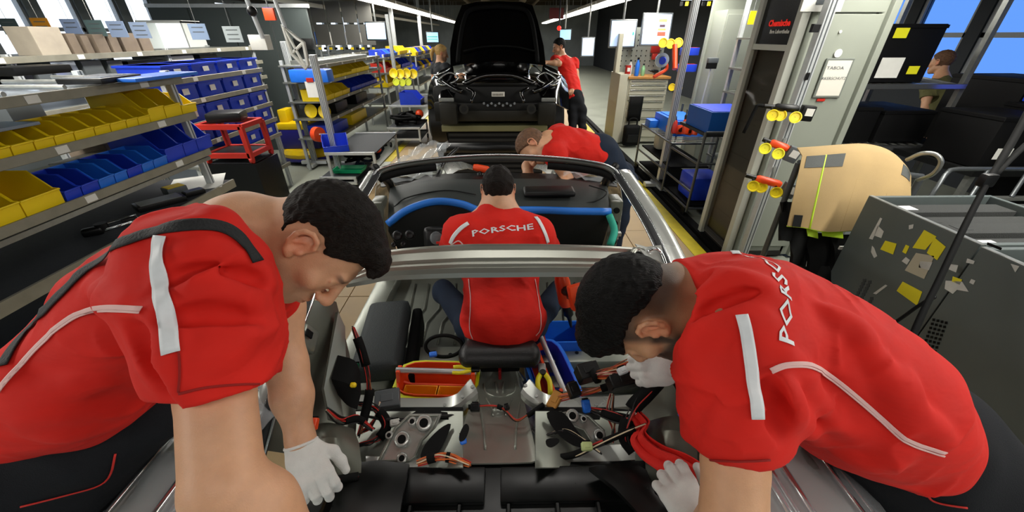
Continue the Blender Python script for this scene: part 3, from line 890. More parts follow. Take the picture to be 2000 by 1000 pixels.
# dashboard
dk = lambda u, v, y: aty(u, v, y)
tp = [(758, 438), (790, 414), (830, 398), (865, 394), (905, 400), (940, 412), (1000, 411), (1060, 411), (1120, 413), (1192, 414)]
tape = spl([at(u, v - 4, 2.12) for u, v in tp], 4)
back = spl([at(u, v, 2.46) for u, v in ((762, 366), (795, 358), (835, 352), (875, 350), (915, 350), (945, 350), (1000, 349), (1060, 349), (1120, 352), (1185, 362))], 4)
mid = [(a + b) / 2 + Vector((0, 0, .022)) for a, b in zip(tape, back)]
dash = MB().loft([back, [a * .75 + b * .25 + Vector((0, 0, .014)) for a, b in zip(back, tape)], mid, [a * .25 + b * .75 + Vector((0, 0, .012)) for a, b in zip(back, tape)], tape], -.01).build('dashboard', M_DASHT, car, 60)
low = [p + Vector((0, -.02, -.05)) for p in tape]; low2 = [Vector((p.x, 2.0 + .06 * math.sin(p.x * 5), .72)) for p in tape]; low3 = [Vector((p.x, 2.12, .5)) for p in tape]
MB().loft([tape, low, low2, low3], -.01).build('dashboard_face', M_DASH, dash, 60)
MB().tube([p + Vector((0, -.012, -.006)) for p in tape], .021, 8, flat=1.0).build('edge_tape', M_BLUE, dash, True)
mb = MB(); mb.box(at(1072, 374, 2.22), (.30, .12, .035), bev=.017, rz=.02); mb.build('dash_pad', M_DASH, dash, True)
mb = MB(); mb.tube(spl([at(u, v, 2.2) for u, v in ((770, 404), (790, 388), (835, 376), (880, 372), (930, 380))], 4), .004, 6); mb.tube(spl([at(u, v, 2.18) for u, v in ((1040, 400), (1100, 398), (1160, 394), (1185, 375), (1150, 362))], 4), .004, 6); mb.each('vent_line', M_DASH, dash, True)
mb = MB(); mb.loft(px([[(740, 420, 2.06), (775, 430, 2.04), (900, 440, 2.0)], [(740, 500, 1.95), (800, 500, 1.94), (900, 500, 1.92)]]), -.01); 
for (u, v, r) in ((776, 461, .028), (800, 459, .026), (788, 476, .014), (769, 478, .014)):
    q = at(u, v, 1.97)
    kb = MB().lathe([(r * .5, .02), (r * .62, .022), (r * .95, .008), (r, 0)], q, -ray(u, v), 18).build('gauge_ring', M_BLK, dash, True)
    MB().cyl(q, q - ray(u, v).normalized() * .016, r * .5, n=14).build('gauge_hub', mat('grey plastic', '565b5e', rough=.4), kb)
mb = MB(); q = at(853, 465, 1.93); mb.box(q, (.13, .05, .115), bev=.025, M=Matrix.Rotation(-.3, 3, 'X')); cl = mb.build('steering_column_housing', M_BLK, dash, True)
mb = MB(); mb.lathe([(.0, .05), (.012, .05), (.012, .034), (.03, .034), (.034, .03), (.034, .0)], q, -ray(853, 465), 20); mb.build('column_hub', mat('grey plastic', '565b5e', rough=.4), cl, 50)
MB().box(at(858, 474, 1.87), (.03, .006, .01)).build('red_plug', mat('red plastic', 'c4261c', rough=.4), cl)
mb = MB(); mb.tube(spl([at(1190, 420, 2.1), at(1200, 450, 2.08), at(1192, 478, 2.05)], 4), .02, 8); mb.build('teal_foam', mat('teal foam', '1f9a84', rough=.7), dash, True)
# cowl and front wings with film
sheet('cowl', [spl([aty(u, v, 2.62) for u, v in ((742, 352), (850, 342), (975, 339), (1100, 342), (1205, 352))], 5), spl([at(u, v, 2.5) for u, v in ((745, 366), (850, 354), (975, 351), (1100, 354), (1205, 366))], 5)], M_BLK, .006)
for s in (-1, 1):
    cx = -.05; rows = []
    for x, z in ((.45, .90), (.5, .96), (.62, 1.0), (.74, .99), (.84, .93), (.88, .78), (.885, .5)):
        rows.append([Vector((cx + s * (x - .05 * k_), 2.5 + .33 * k_, z - .035 * k_ * k_ * .5)) for k_ in range(5)])
    sheet('front_wing', rows, M_SIL, .004, smooth=60)
    q = Vector((cx + s * .50, 2.72, .95))
    tw = MB().lathe([(.045, .03), (.05, .035), (.085, .03), (.11, .0), (.125, -.05)], q, (0, 0, 1), 24).build('strut_tower', M_SHELL, car, True)
    MB().cyl(q + Vector((0, 0, .02)), q + Vector((0, 0, .03)), .045, n=20).build('strut_hole', M_BLKM, tw)
    fr = [[Vector((cx + s * (.44 + .12 * a), 2.46 + .2 * b, 1.0 + .03 * math.sin(a * 3 + b * 2) + .025 * math.sin(b * 5) - .008 * a * a)) for b in np.linspace(0, 5, 20)] for a in np.linspace(0, 3.2, 12)]
    sheet('film', fr, M_FILM, .002, smooth=70)
    mb = MB(); mb.tube(spl([Vector((cx + s * .42, 2.55, .97)), Vector((cx + s * .44, 3.0, .95)), Vector((cx + s * .40, 3.6, .9))], 4), .018, 8); mb.build('wing_flange', M_BLK, car, True)
mb = MB(); mb.tube([Vector((-.7, 3.95, .82)), Vector((.6, 3.95, .82))], .05, 10); mb.build('front_beam', M_BLK, car, True)
# rear wings
M_SILW = mat('pale silver wing paint', 'b0b3ae', rough=0.3, metal=0.6, noise=0.03, nscale=4)
for s in (-1, 1):
    rows = []
    for x, z in ((.60, .955), (.66, .965), (.76, .955), (.88, .90), (.94, .80), (.96, .6)):
        rows.append([Vector((-.05 + s * (x + (.0 if s > 0 else 0)), y, z - .04 * (y < .2))) for y in (1.05, .9, .7, .5, .3, .1)])
    w = sheet('rear_wing', rows, M_SILW, .004, smooth=60)
    mb = MB()
    for dx, r in ((.625, .008), (.645, .005), (.675, .007), (.80, .006), (.83, .004)):
        mb.tube([Vector((-.05 + s * dx, 1.0, .966 + r - (max(0, dx - .7) * .25))), Vector((-.05 + s * dx, .15, .966 + r - (max(0, dx - .7) * .25)))], r, 6)
    mb.build('edge_trim', M_CHROME, w, True)
    mb = MB(); mb.box((-.05 + s * .745, .58, .968), (.03, .05, .006), bev=.002); mb.build('trim_clip', M_SHELL, w)
    n1 = waves(40 + s, 8, .12, .012); rows = []
    for i in range(26):
        r = []
        for j in range(18):
            x = -.05 + s * (.56 + .30 * j / 17); y = .12 + .75 * i / 25
            z = .972 - max(0, abs(x + .05) - .70) * .28 + .01 + float(n1(np.array([[x, y, 0]]))[0]) + .006 * math.sin(x * 60 + y * 25)
            r.append(Vector((x, y, z)))
        rows.append(r)
    sheet('protective_film', rows, M_FILM, .0015, smooth=80, parent=w)
# dark hollows under the seat pan
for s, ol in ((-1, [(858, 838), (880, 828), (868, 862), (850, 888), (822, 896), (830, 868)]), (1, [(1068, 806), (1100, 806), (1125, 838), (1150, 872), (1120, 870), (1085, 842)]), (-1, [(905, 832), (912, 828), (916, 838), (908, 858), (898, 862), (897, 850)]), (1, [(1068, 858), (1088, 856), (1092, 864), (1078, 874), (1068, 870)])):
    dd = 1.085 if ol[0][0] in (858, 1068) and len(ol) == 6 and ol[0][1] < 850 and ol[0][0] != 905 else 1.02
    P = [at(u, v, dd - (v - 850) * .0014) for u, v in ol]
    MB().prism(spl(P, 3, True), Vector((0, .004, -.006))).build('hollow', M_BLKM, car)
# black rear deck at the bottom edge of the picture
mb = MB()
mb.b2((-.46, .22, .72), (.44, .615, .815), bev=.02); mb.b2((-.40, .50, .81), (-.06, .59, .832), bev=.006); mb.b2((-.02, .50, .81), (.36, .59, .83), bev=.006)
M_DECK = mat('black moulded plastic tray', '070909', rough=0.3, noise=.2, nscale=20, spec=.4)
dkp = mb.build('rear_deck_tray', M_DECK, car, 40)
mb = MB()
for x in (-.36, -.24, -.12, .0, .12, .22, .32): mb.b2((x - .006, .24, .81), (x + .006, .50, .829), bev=.003)
for y in (.30, .38, .46): mb.b2((-.44, y - .005, .81), (.42, y + .005, .826), bev=.003)
mb.build('tray_rib', M_DECK, dkp, 40)
mb = MB(); mb.tube(spl([(-.02, .47, .833), (-.05, .38, .838), (-.04, .30, .838), (.06, .28, .838), (.14, .30, .838), (.13, .40, .838), (.1, .47, .833)], 5), .008, 8); mb.build('tray_moulding', M_DECK, dkp, True)
mb = MB(); mb.lathe([(.03, .01), (.045, .012), (.055, .0)], (.21, .40, .815), (0, 0, 1), 20); mb.build('tray_boss', M_DECK, dkp, True)
mb = MB(); mb.loft(px([[(1150, 920, .97), (1230, 905, 1.0), (1262, 925, .97)], [(1200, 960, .9), (1250, 950, .93), (1280, 970, .9)], [(1250, 1010, .86), (1300, 1010, .86), (1330, 1010, .86)]]), .01); mb.build('corner_tray', M_DECK, car, 50)
mb = MB(); mb.loft(px([[(680, 912, 1.0), (740, 905, 1.02), (800, 912, 1.0)], [(660, 960, .92), (720, 955, .93), (790, 960, .92)], [(640, 1020, .86), (700, 1020, .86), (780, 1020, .86)]]), .01); mb.build('corner_tray', M_DECK, car, 50)
# things standing on the skid under the shell
mb = MB()
for s in (-1, 1): mb.b2((-.05 + s * .45 - .05, .5, .0), (-.05 + s * .45 + .05, 3.9, .12)); mb.b2((-.05 + s * .45 - .04, 1.2, .12), (-.05 + s * .45 + .04, 1.3, .45)); mb.b2((-.05 + s * .45 - .04, 3.0, .12), (-.05 + s * .45 + .04, 3.1, .6))
mb.build('carrier_skid', M_DUCT, car)
# ------------------------------------------------------------------ people
M_SKIN = mat('skin', 'cf9d7a', rough=0.46, vcol=True, noise=0.07, nscale=45, bump=0.12, bscale=420, sss=0.12)
M_RED = mat('red shirt cloth', 'd01f14', rough=0.8, noise=0.07, nscale=10, bump=0.55, bscale=11, stretch=(1, 1.2, 2.4), spec=0.3)
M_WHT = mat('white reflective tape', 'd9dde0', rough=0.45, noise=0.05, nscale=60)
M_PIPE = mat('grey white piping', 'e0b6b2', rough=0.7)
M_PANTS = mat('black work trousers cloth', '17191d', rough=0.85, noise=0.15, nscale=20, bump=0.2, bscale=500, spec=0.2)
M_NAVY = mat('navy work trousers cloth', '1c2636', rough=0.85, noise=0.15, nscale=20, bump=0.2, bscale=500, spec=0.2)
M_HAIR = mat('dark brown hair', '150e09', rough=0.6, noise=0.5, nscale=60, bump=0.7, bscale=160, stretch=(.35, 2.2, 2.2), spec=0.2)
M_HAIRB = mat('black hair', '070605', rough=0.55, noise=0.5, nscale=60, bump=0.7, bscale=160, stretch=(.35, 2.2, 2.2), spec=0.2)
M_GLOVE = mat('white knitted glove', 'e6e6e2', rough=0.9, noise=0.06, nscale=40, bump=0.35, bscale=700)
M_STRAP = mat('black webbing', '101214', rough=0.7, bump=0.3, bscale=300)
M_RPIPE = mat('red trouser piping', 'c4251c', rough=0.7)

def mesh_from(F, h, name, m, parent, disp=None, cols=None, it=1, **kw):
    V, Q = F.mesh(h, disp, **kw)
    V = relax(V, Q, it)
    return rawobj(name, V, Q, m, parent, smooth=True, cols=cols(V) if cols else None), V, Q
def bvh_of(V, Q):
    return BVHTree.FromPolygons([tuple(v) for v in V.tolist()], Q.tolist())
def hand(F, wrist, palm_dir, up, curl=0.5, spread=0.12, s=1.0, side=1, k=0.004, r=1.0, thumb=0.7):
    """palm, four unequal jointed fingers and a thumb leaving the side of the palm. up = back of the hand"""
    w = Vector(wrist); d = Vector(palm_dir).normalized(); u = Vector(up); u = (u - d * u.dot(d)).normalized(); x = d.cross(u) * side
    F.cone(w - d * .02 * s, w + d * .03 * s, .027 * s, .034 * s, .02, ax=u, sc=.72)
    F.cone(w + d * .03 * s + x * .018 * s, w + d * .082 * s + x * .022 * s, .022 * s, .019 * s, .02, ax=u, sc=.7)
    F.cone(w + d * .03 * s - x * .018 * s, w + d * .078 * s - x * .024 * s, .022 * s, .018 * s, .02, ax=u, sc=.7)
    for i, (off, L, a) in enumerate(((.031, .068, 1), (.0105, .078, .3), (-.0105, .072, -.4), (-.031, .057, -1.1))):
        p = w + d * (.086 - .004 * abs(i - 1)) * s + x * off * s
        dd = (d + x * a * spread).normalized(); rr = (.0098 - .0007 * (i == 3)) * s * r
        ang = curl * (0.5 + .08 * i); pts = [p - dd * .02 * s, p]
        for j, fr in enumerate((.46, .31, .25)):
            q = (dd * math.cos(ang) - u * math.sin(ang)).normalized()
            p = p + q * (L * fr * s); pts.append(p); ang += curl * (.95 if j == 0 else .65)
        F.poly(pts, [rr * 1.12, rr * 1.12, rr * 1.0, rr * .93, rr * .8], k)
    p = w + d * .02 * s + x * .026 * s
    t1 = (d * .65 + x * .75 - u * .35 * thumb).normalized(); q1 = p + t1 * .04 * s
    t2 = (d * .9 + x * .25 - u * .55 * thumb).normalized(); q2 = q1 + t2 * .032 * s; q3 = q2 + (t2 + d * .25 - x * .15).normalized() * .026 * s
    F.poly([p - t1 * .01, q1, q2, q3], [.0155 * s * r, .0125 * s * r, .011 * s * r, .009 * s * r], .009)

def folds(F, base, items, k=0.02):
    """cloth folds: pixel lines traced on the cloth and raised (or sunk) as soft ridges"""
    for pix, r, sink in items:
        pts = []
        for u, v in pix:
            p = base.trace(u, v)
            if p is not None: pts.append(p)
        if len(pts) < 2: continue
        pts = spl(pts, 3); n = len(pts)
        rs = [r * (0.35 + 0.65 * math.sin(math.pi * (i + .6) / (n + .2))) for i in range(n)]
        q = [p + (p - EYE).normalized() * (sink if sink > 0 else 0) - (p - EYE).normalized() * (-sink if sink < 0 else 0) for p in pts]
        F.poly(q, rs, k, mode='u' if sink > 0 else 's')

# ---- the man on the left, bent over the left rear wing, seen from his right
def left_worker():
    root = thing('person', 'left foreground man in red shirt with black shoulder strap, bent over the car body',
                 'person', (-0.95, 0.75, 0.0), 'workers in red shirts')
    hc, hf, hu = at(624, 474, .785), (0.30, -.32, -.82), (.94, .2, .27)
    S_R, S_L = at(405, 545, .62), at(530, 520, .92)
    neck = at(468, 462, .765)
    E_R, W_R = at(438, 950, .50), at(600, 1090, .56)
    E_L, W_L = at(560, 715, .93), at(588, 865, .90)
    lat = (S_R - S_L).normalized()
    B = Field()
    add_head(B, hc, hf, hu, 1.0)
    r, f, u = head_axes(hf, hu)
    B.cone(hc - u * .05 - f * .03, neck + Vector((-.03, 0, -.01)), .057, .066, .04)
    B.cone(hc - u * .02 - f * .055, at(490, 418, .78), .035, .04, .04)
    B.cone(neck, at(380, 540, .74), .066, .07, .05)
    B.poly([S_R, S_R + (E_R - S_R) * .6, E_R], [.056, .048, .047], .006)
    B.cone(E_R, E_R + (W_R - E_R) * .35, .046, .048, .01); B.cone(E_R + (W_R - E_R) * .35, W_R, .051, .03, .03)
    B.poly([at(545, 600, .93), E_L, E_L + (W_L - E_L) * .4, W_L, W_L + (W_L - E_L).normalized() * .05], [.05, .043, .042, .027, .027], .03)
    B.cone(neck, S_L, .06, .055, .05); B.cone(S_L, at(545, 600, .93), .05, .05, .04)
    mesh_from(B, .0034, 'body', M_SKIN, root, cols=lambda V: skin_cols(V, hc, hf, hu, stubble=.25))
    # shirt
    T = Field()
    T.cone(at(415, 540, .76), at(318, 602, .76), .132, .126, .06, ax=lat, sc=1.25)
    T.cone(at(318, 602, .76), at(160, 745, .74), .126, .116, .04, ax=lat, sc=1.1)
    T.cone(at(160, 745, .74), at(10, 860, .74), .116, .07, .03, ax=lat, sc=1.1)
    T.cone(at(10, 860, .74), at(-90, 930, .74), .07, .085, .03, ax=lat, sc=1.2)
    T.cone(at(455, 462, .77), at(430, 522, .77), .072, .115, .05)
    T.cone(at(490, 470, .80), at(520, 600, .92), .085, .075, .05)
    cuff = at(430, 782, .545)
    T.poly([at(395, 520, .63), at(400, 560, .62), at(418, 680, .575), cuff + (cuff - S_R).normalized() * .05], [.088, .094, .073, .064], .07)
    base = Field(); base.ops = list(T.ops)
    folds(T, base, [([(330, 470), (390, 455), (470, 470), (510, 500)], .012, .009), ([(330, 520), (400, 500), (480, 520), (520, 560)], .013, .010),
                    ([(345, 590), (420, 570), (500, 600)], .011, .008), ([(335, 610), (420, 650), (500, 655)], .011, .008),
                    ([(270, 640), (330, 700), (380, 770)], .012, .009), ([(285, 610), (330, 640), (350, 700)], .010, .007),
                    ([(470, 640), (440, 690), (380, 700)], .010, .007), ([(30, 790), (130, 800), (250, 790)], .014, .011),
                    ([(60, 830), (160, 835), (270, 800)], .012, .009), ([(0, 740), (90, 760), (200, 740)], .012, .009),
                    ([(100, 560), (190, 560), (250, 600)], .010, .006), ([(400, 420), (440, 440), (460, 480)], .010, .008)], .03)
    folds(T, base, [([(262, 640), (300, 700), (345, 790)], .008, -.004), ([(335, 545), (420, 530), (500, 545)], .008, -.005),
                    ([(340, 625), (420, 612), (500, 625)], .008, -.005)], .02)
    # cuff: flat end with an open hem; neck opening
    ad = (E_R - cuff).normalized()
    T.cut(at(430, 756, .545), Vector((.07, -.5, -.85)), box=.15)
    T.cone(cuff - ad * .05, cuff + ad * .06, .0525, .0545, .004, mode='s')
    T.poly([cuff + Vector((0, 0, 0)) - ad * .012 + q * 0 for q in (ad, ad)], .001)
    nd = (hc - neck).normalized()
    T.cut(at(522, 470, .76), nd + Vector((0, -.12, .22)), box=.155, k=.01)
    T.cone(neck - nd * .03, neck + nd * .12, .074, .086, .006, mode='s')
    # hem
    T.cut(at(100, 915, .70), at(60, 990, .70) - at(110, 890, .70), k=.01, box=.2)
    sh, V, Q = mesh_from(T, .0042, 'shirt', M_RED, root, disp=creases(3, [(.5, .2, .8), (.9, -.3, .2)]), it=2)
    bv = bvh_of(V, Q)
    ribbon([bv], [(319, 462), (313, 500), (316, 560), (325, 620), (336, 692)], .0185, 'shoulder_tape', M_WHT, sh, lift=.007)
    ribbon([bv], [(0, 762), (60, 690), (130, 626), (190, 601), (279, 604)], .0068, 'piping', M_PIPE, sh)
    ribbon([bv], [(0, 768), (60, 697), (130, 633), (190, 607), (275, 611)], .0028, 'piping', M_PIPE, sh)
    ribbon([bv], [(350, 768), (400, 757), (460, 752), (505, 750)], .003, 'hem_seam', mat('red seam', '8e120c', rough=.9), sh)
    ribbon([bv], [(338, 640), (350, 690), (352, 730), (350, 765)], .0022, 'sleeve_seam', MATS['red seam'], sh)
    ribbon([bv], [(4, 716), (36, 668), (75, 622), (125, 572), (185, 515), (255, 470), (330, 446), (420, 440), (468, 465), (503, 512)], .019, 'shoulder_strap', M_STRAP, root, lift=.004)
    # trousers
    P = Field()
    P.cone(at(50, 860, .80), at(-80, 900, .80), .12, .17, .05, ax=lat, sc=1.2)
    P.cone(at(150, 870, .84), at(60, 1010, .84), .13, .15, .08)
    P.poly([at(60, 900, .8), Vector((-.98, .62, .62)), Vector((-1.0, .66, .12))], [.13, .09, .06], .06)
    P.poly([at(0, 900, .95), Vector((-1.05, .86, .62)), Vector((-1.02, .9, .12))], [.13, .09, .06], .06)
    P.cone(at(200, 830, .82), at(290, 790, .84), .12, .09, .05)
    pt, V2, Q2 = mesh_from(P, .008, 'trousers', M_PANTS, root, disp=waves(5, 8, .12, .004), it=2)
    b2 = bvh_of(V2, Q2)
    ribbon([b2], [(225, 885), (205, 940), (130, 965), (40, 988)], .0035, 'piping', M_RPIPE, pt)
    for fx, y in ((-.98, .66), (-1.0, .9)):
        mb = MB(); mb.box((fx + .06, y, .035), (.28, .1, .07), bev=.03); mb.box((fx, y, .09), (.1, .09, .08), bev=.03)
        mb.build('shoe', mat('black shoe leather', '111111', rough=.5), root, smooth=40)
    # glove
    G = Field(); wd = (W_L - E_L).normalized()
    G.cone(W_L - wd * .012, W_L + wd * .02, .034, .033, .01)
    hand(G, W_L + wd * .01, at(612, 925, .87) - W_L, -ray(600, 900) * .8 + Vector((-.1, 0, .3)), curl=.75, spread=.1, s=.98, side=-1, r=1.12, thumb=1.0)
    G.cut(W_L - wd * .004, -wd, box=.06)
    gl, _, _ = mesh_from(G, .0024, 'glove', M_GLOVE, root)
    mb = MB(); mb.tube([W_L + wd * .002 + v for v in ring_pts(wd, .0345, 20)], .0035, 6, closed=True); mb.build('cuff_band', M_GLOVE, gl, smooth=True)
    # hair
    def line(x, y, z):
        front = z - np.clip(.005 + 1.05 * (y - .005), -.012, .075)
        back = z + .058 - np.clip(-(y + .0) * .0, 0, 1)
        w = sstep(-.028, -.012, y)
        d = back * (1 - w) + front * w
        around = np.hypot(y + .006, z + .0) - .040               # skin round the ear
        return np.minimum(d, np.where(np.abs(x) > .05, around, 1)) * .7
    H = hair_field(hc, hf, hu, 1, .011, line, bumps=[((0, .06, .10), (.05, .045, .026)), ((0, .095, .075), (.045, .014, .02))])
    n1 = waves(11, 14, .014, .0014)
    mesh_from(H, .0036, 'hair', M_HAIR, root, disp=lambda P: n1(P) , it=1)
    return root
def ring_pts(axis, r, n=16):
    x, y, d = frame_z(axis)
    return [x * (r * math.cos(2 * math.pi * i / n)) + y * (r * math.sin(2 * math.pi * i / n)) for i in range(n)]

# ---- the man on the right, bent over the right rear wing, seen from his left
def right_worker():
    root = thing('person', 'bearded man with black faded haircut in red shirt, bent over the car body right',
                 'person', (0.98, 0.8, 0.0), 'workers in red shirts')
    hc, hf, hu = at(1248, 606, .80), (-.13, -.14, -.93), (-.99, .02, .13)
    neck = at(1372, 592, .80)
    S_L, S_R = at(1425, 640, .66), at(1395, 590, 1.0)
    cuff = at(1434, 910, .60); E_L, W_L = at(1432, 1010, .58), at(1372, 1040, .76)
    lat = (S_L - S_R).normalized()
    B = Field()
    add_head(B, hc, hf, hu, .97)
    r, f, u = head_axes(hf, hu)
    B.cone(hc - u * .05 - f * .03, neck, .058, .066, .04)
    B.cone(hc - u * .03 - f * .05, at(1345, 545, .82), .04, .045, .04)
    B.cone(neck, at(1440, 630, .85), .055, .05, .03)
    B.poly([S_L, cuff, E_L], [.054, .048, .047], .006); B.cone(E_L, W_L, .045, .03, .01)
    W_R = at(1318, 722, .98)
    B.poly([neck, S_R, at(1400, 690, 1.08), W_R], [.06, .055, .045, .028], .04)
    W_ = lambda x, y, z: hc + (r * x + f * y + u * z) * .97
    B.cone(W_(-.03, .07, -.095), W_(.03, .07, -.095), .024, .024, .02); B.cone(W_(0, .085, -.1), W_(0, .08, -.125), .022, .012, .02)
    hairc = (.012, .009, .007)
    def fade(x, y, z):
        return np.clip(sstep(-.085, .0, z + .35 * np.minimum(0, y + .03) * -1) * sstep(.05, .02, y - .25 * z) * .9, 0, .9)
    mesh_from(B, .0034, 'body', M_SKIN, root, cols=lambda V: skin_cols(V, hc, hf, hu, .97, beard=.93, fade=fade, hair=hairc, skin=srgb('d1a07a')))
    T = Field()
    T.cone(at(1450, 630, .78), at(1560, 690, .80), .13, .135, .06, ax=lat, sc=1.3)
    T.cone(at(1560, 690, .80), at(1670, 765, .80), .135, .135, .07, ax=lat, sc=1.25)
    T.cone(at(1670, 765, .80), at(1758, 838, .80), .135, .108, .08, ax=lat, sc=1.25)
    T.cone(at(1405, 590, .85), at(1460, 620, .82), .095, .13, .05)
    T.cone(at(1400, 580, .95), at(1480, 590, .97), .075, .085, .05)
    T.poly([at(1440, 610, .70), at(1435, 700, .66), at(1435, 820, .62), cuff + (cuff - S_L).normalized() * .04], [.085, .084, .068, .06], .06)
    T.cone(at(1325, 580, .81), at(1400, 590, .82), .078, .10, .03)
    base = Field(); base.ops = list(T.ops)
    folds(T, base, [([(1360, 660), (1400, 610), (1470, 585)], .012, .009), ([(1355, 690), (1410, 640), (1480, 620)], .012, .009),
                    ([(1370, 600), (1410, 570), (1490, 560)], .011, .008), ([(1390, 540), (1450, 560), (1520, 590)], .010, .007),
                    ([(1520, 740), (1540, 800), (1590, 850)], .013, .010), ([(1540, 700), (1580, 770), (1640, 830)], .011, .008),
                    ([(1400, 830), (1440, 815), (1490, 780)], .010, .007), ([(1600, 600), (1660, 640), (1700, 700)], .010, .007),
                    ([(1700, 700), (1740, 760), (1770, 830)], .012, .009), ([(1760, 740), (1780, 800), (1840, 850)], .010, .008),
                    ([(1640, 880), (1700, 900), (1760, 880)], .010, .008), ([(1380, 870), (1430, 860), (1490, 850)], .008, .006)], .03)
    folds(T, base, [([(1508, 750), (1512, 800), (1525, 850)], .012, -.004), ([(1365, 625), (1420, 590), (1480, 572)], .007, -.004)], .02)
    ad = (E_L - cuff).normalized()
    T.cut(at(1434, 872, .60), Vector((.0, -.5, -.86)), box=.13)
    T.cone(cuff - ad * .05, cuff + ad * .06, .0535, .0545, .004, mode='s')
    nd = (hc - neck).normalized()
    T.cut(at(1332, 590, .80), nd + Vector((0, 0, .06)), box=.15, k=.008)
    T.cone(at(1350, 590, .80), at(1300, 600, .80), .064, .080, .005, mode='s')
    T.cut(at(1850, 885, .78), at(1880, 935, .78) - at(1830, 860, .78), k=.01, box=.25)
    sh, V, Q = mesh_from(T, .0042, 'shirt', M_RED, root, disp=creases(9, [(-.5, .2, .8), (.9, .3, -.1)]), it=2)
    bv = bvh_of(V, Q)
    ribbon([bv], [(1447, 616), (1457, 655), (1465, 710), (1471, 765), (1477, 818)], .0175, 'shoulder_tape', M_WHT, sh, lift=.007)
    ribbon([bv], [(1505, 724), (1540, 711), (1590, 715), (1650, 755), (1720, 815), (1775, 860), (1845, 883)], .0062, 'piping', M_PIPE, sh)
    ribbon([bv], [(1508, 729), (1542, 717), (1588, 721), (1648, 761), (1718, 821), (1772, 866), (1842, 889)], .0028, 'piping', M_PIPE, sh)
    ribbon([bv], [(1366, 893), (1400, 897), (1450, 898), (1502, 896)], .0028, 'hem_seam', MATS['red seam'], sh)
    ribbon([bv], [(1403, 489), (1430, 490), (1440, 497)], .016, 'shoulder_tape', M_WHT, sh)
    wrap_text(bv, 'PORSCHE', (1524, 545), .036, math.radians(112), 'lettering', M_WHT, sh, fs=(1.55, .95), bold=.0006)
    P = Field()
    P.cone(at(1770, 850, .86), at(1860, 960, .86), .15, .15, .06, ax=lat, sc=1.15)
    P.poly([at(1850, 950, .86), Vector((.99, .62, .62)), Vector((1.02, .66, .12))], [.14, .09, .06], .06)
    P.poly([at(1850, 930, 1.0), Vector((1.04, .86, .62)), Vector((1.02, .92, .12))], [.13, .09, .06], .06)
    P.cone(at(1600, 850, .98), at(1760, 890, .90), .08, .12, .05)
    pt, V2, Q2 = mesh_from(P, .008, 'trousers', M_PANTS, root, disp=waves(15, 8, .12, .004), it=2)
    b2 = bvh_of(V2, Q2)
    ribbon([b2], [(1802, 930), (1812, 965), (1830, 980), (1888, 990)], .0035, 'piping', M_RPIPE, pt)
    for fx, y in ((1.02, .66), (1.02, .92)):
        mb = MB(); mb.box((fx - .06, y, .035), (.28, .1, .07), bev=.03); mb.box((fx, y, .09), (.1, .09, .08), bev=.03)
        mb.build('shoe', MATS['black shoe leather'], root, smooth=40)
    G = Field(); wd = Vector((-1, .1, -.15)).normalized(); w0 = at(1318, 722, .98)
    hand(G, w0, wd, Vector((-.1, -.8, .75)), curl=1.25, spread=.04, s=.95, side=1, r=1.15, thumb=1.1)
    mesh_from(G, .0024, 'glove', M_GLOVE, root)
    G = Field(); wd = (at(1330, 965, .80) - W_L).normalized()
    hand(G, W_L + wd * .0, wd, Vector((-.2, -.5, .8)), curl=.85, spread=.12, s=1.0, side=1, r=1.15)
    mesh_from(G, .0024, 'glove', M_GLOVE, root)
    def line(x, y, z):
        return (z - (.050 - .5 * np.maximum(0, y - .03) + .8 * np.clip(y + .02, -.09, 0))) * .8
    H = hair_field(hc, hf, hu, .97, .016, line, bumps=[((0, .075, .085), (.06, .04, .04))])
    n1 = waves(21, 14, .014, .0016)
    mesh_from(H, .0036, 'hair', M_HAIRB, root, disp=n1, it=1)
    return root
left_worker(); right_worker()
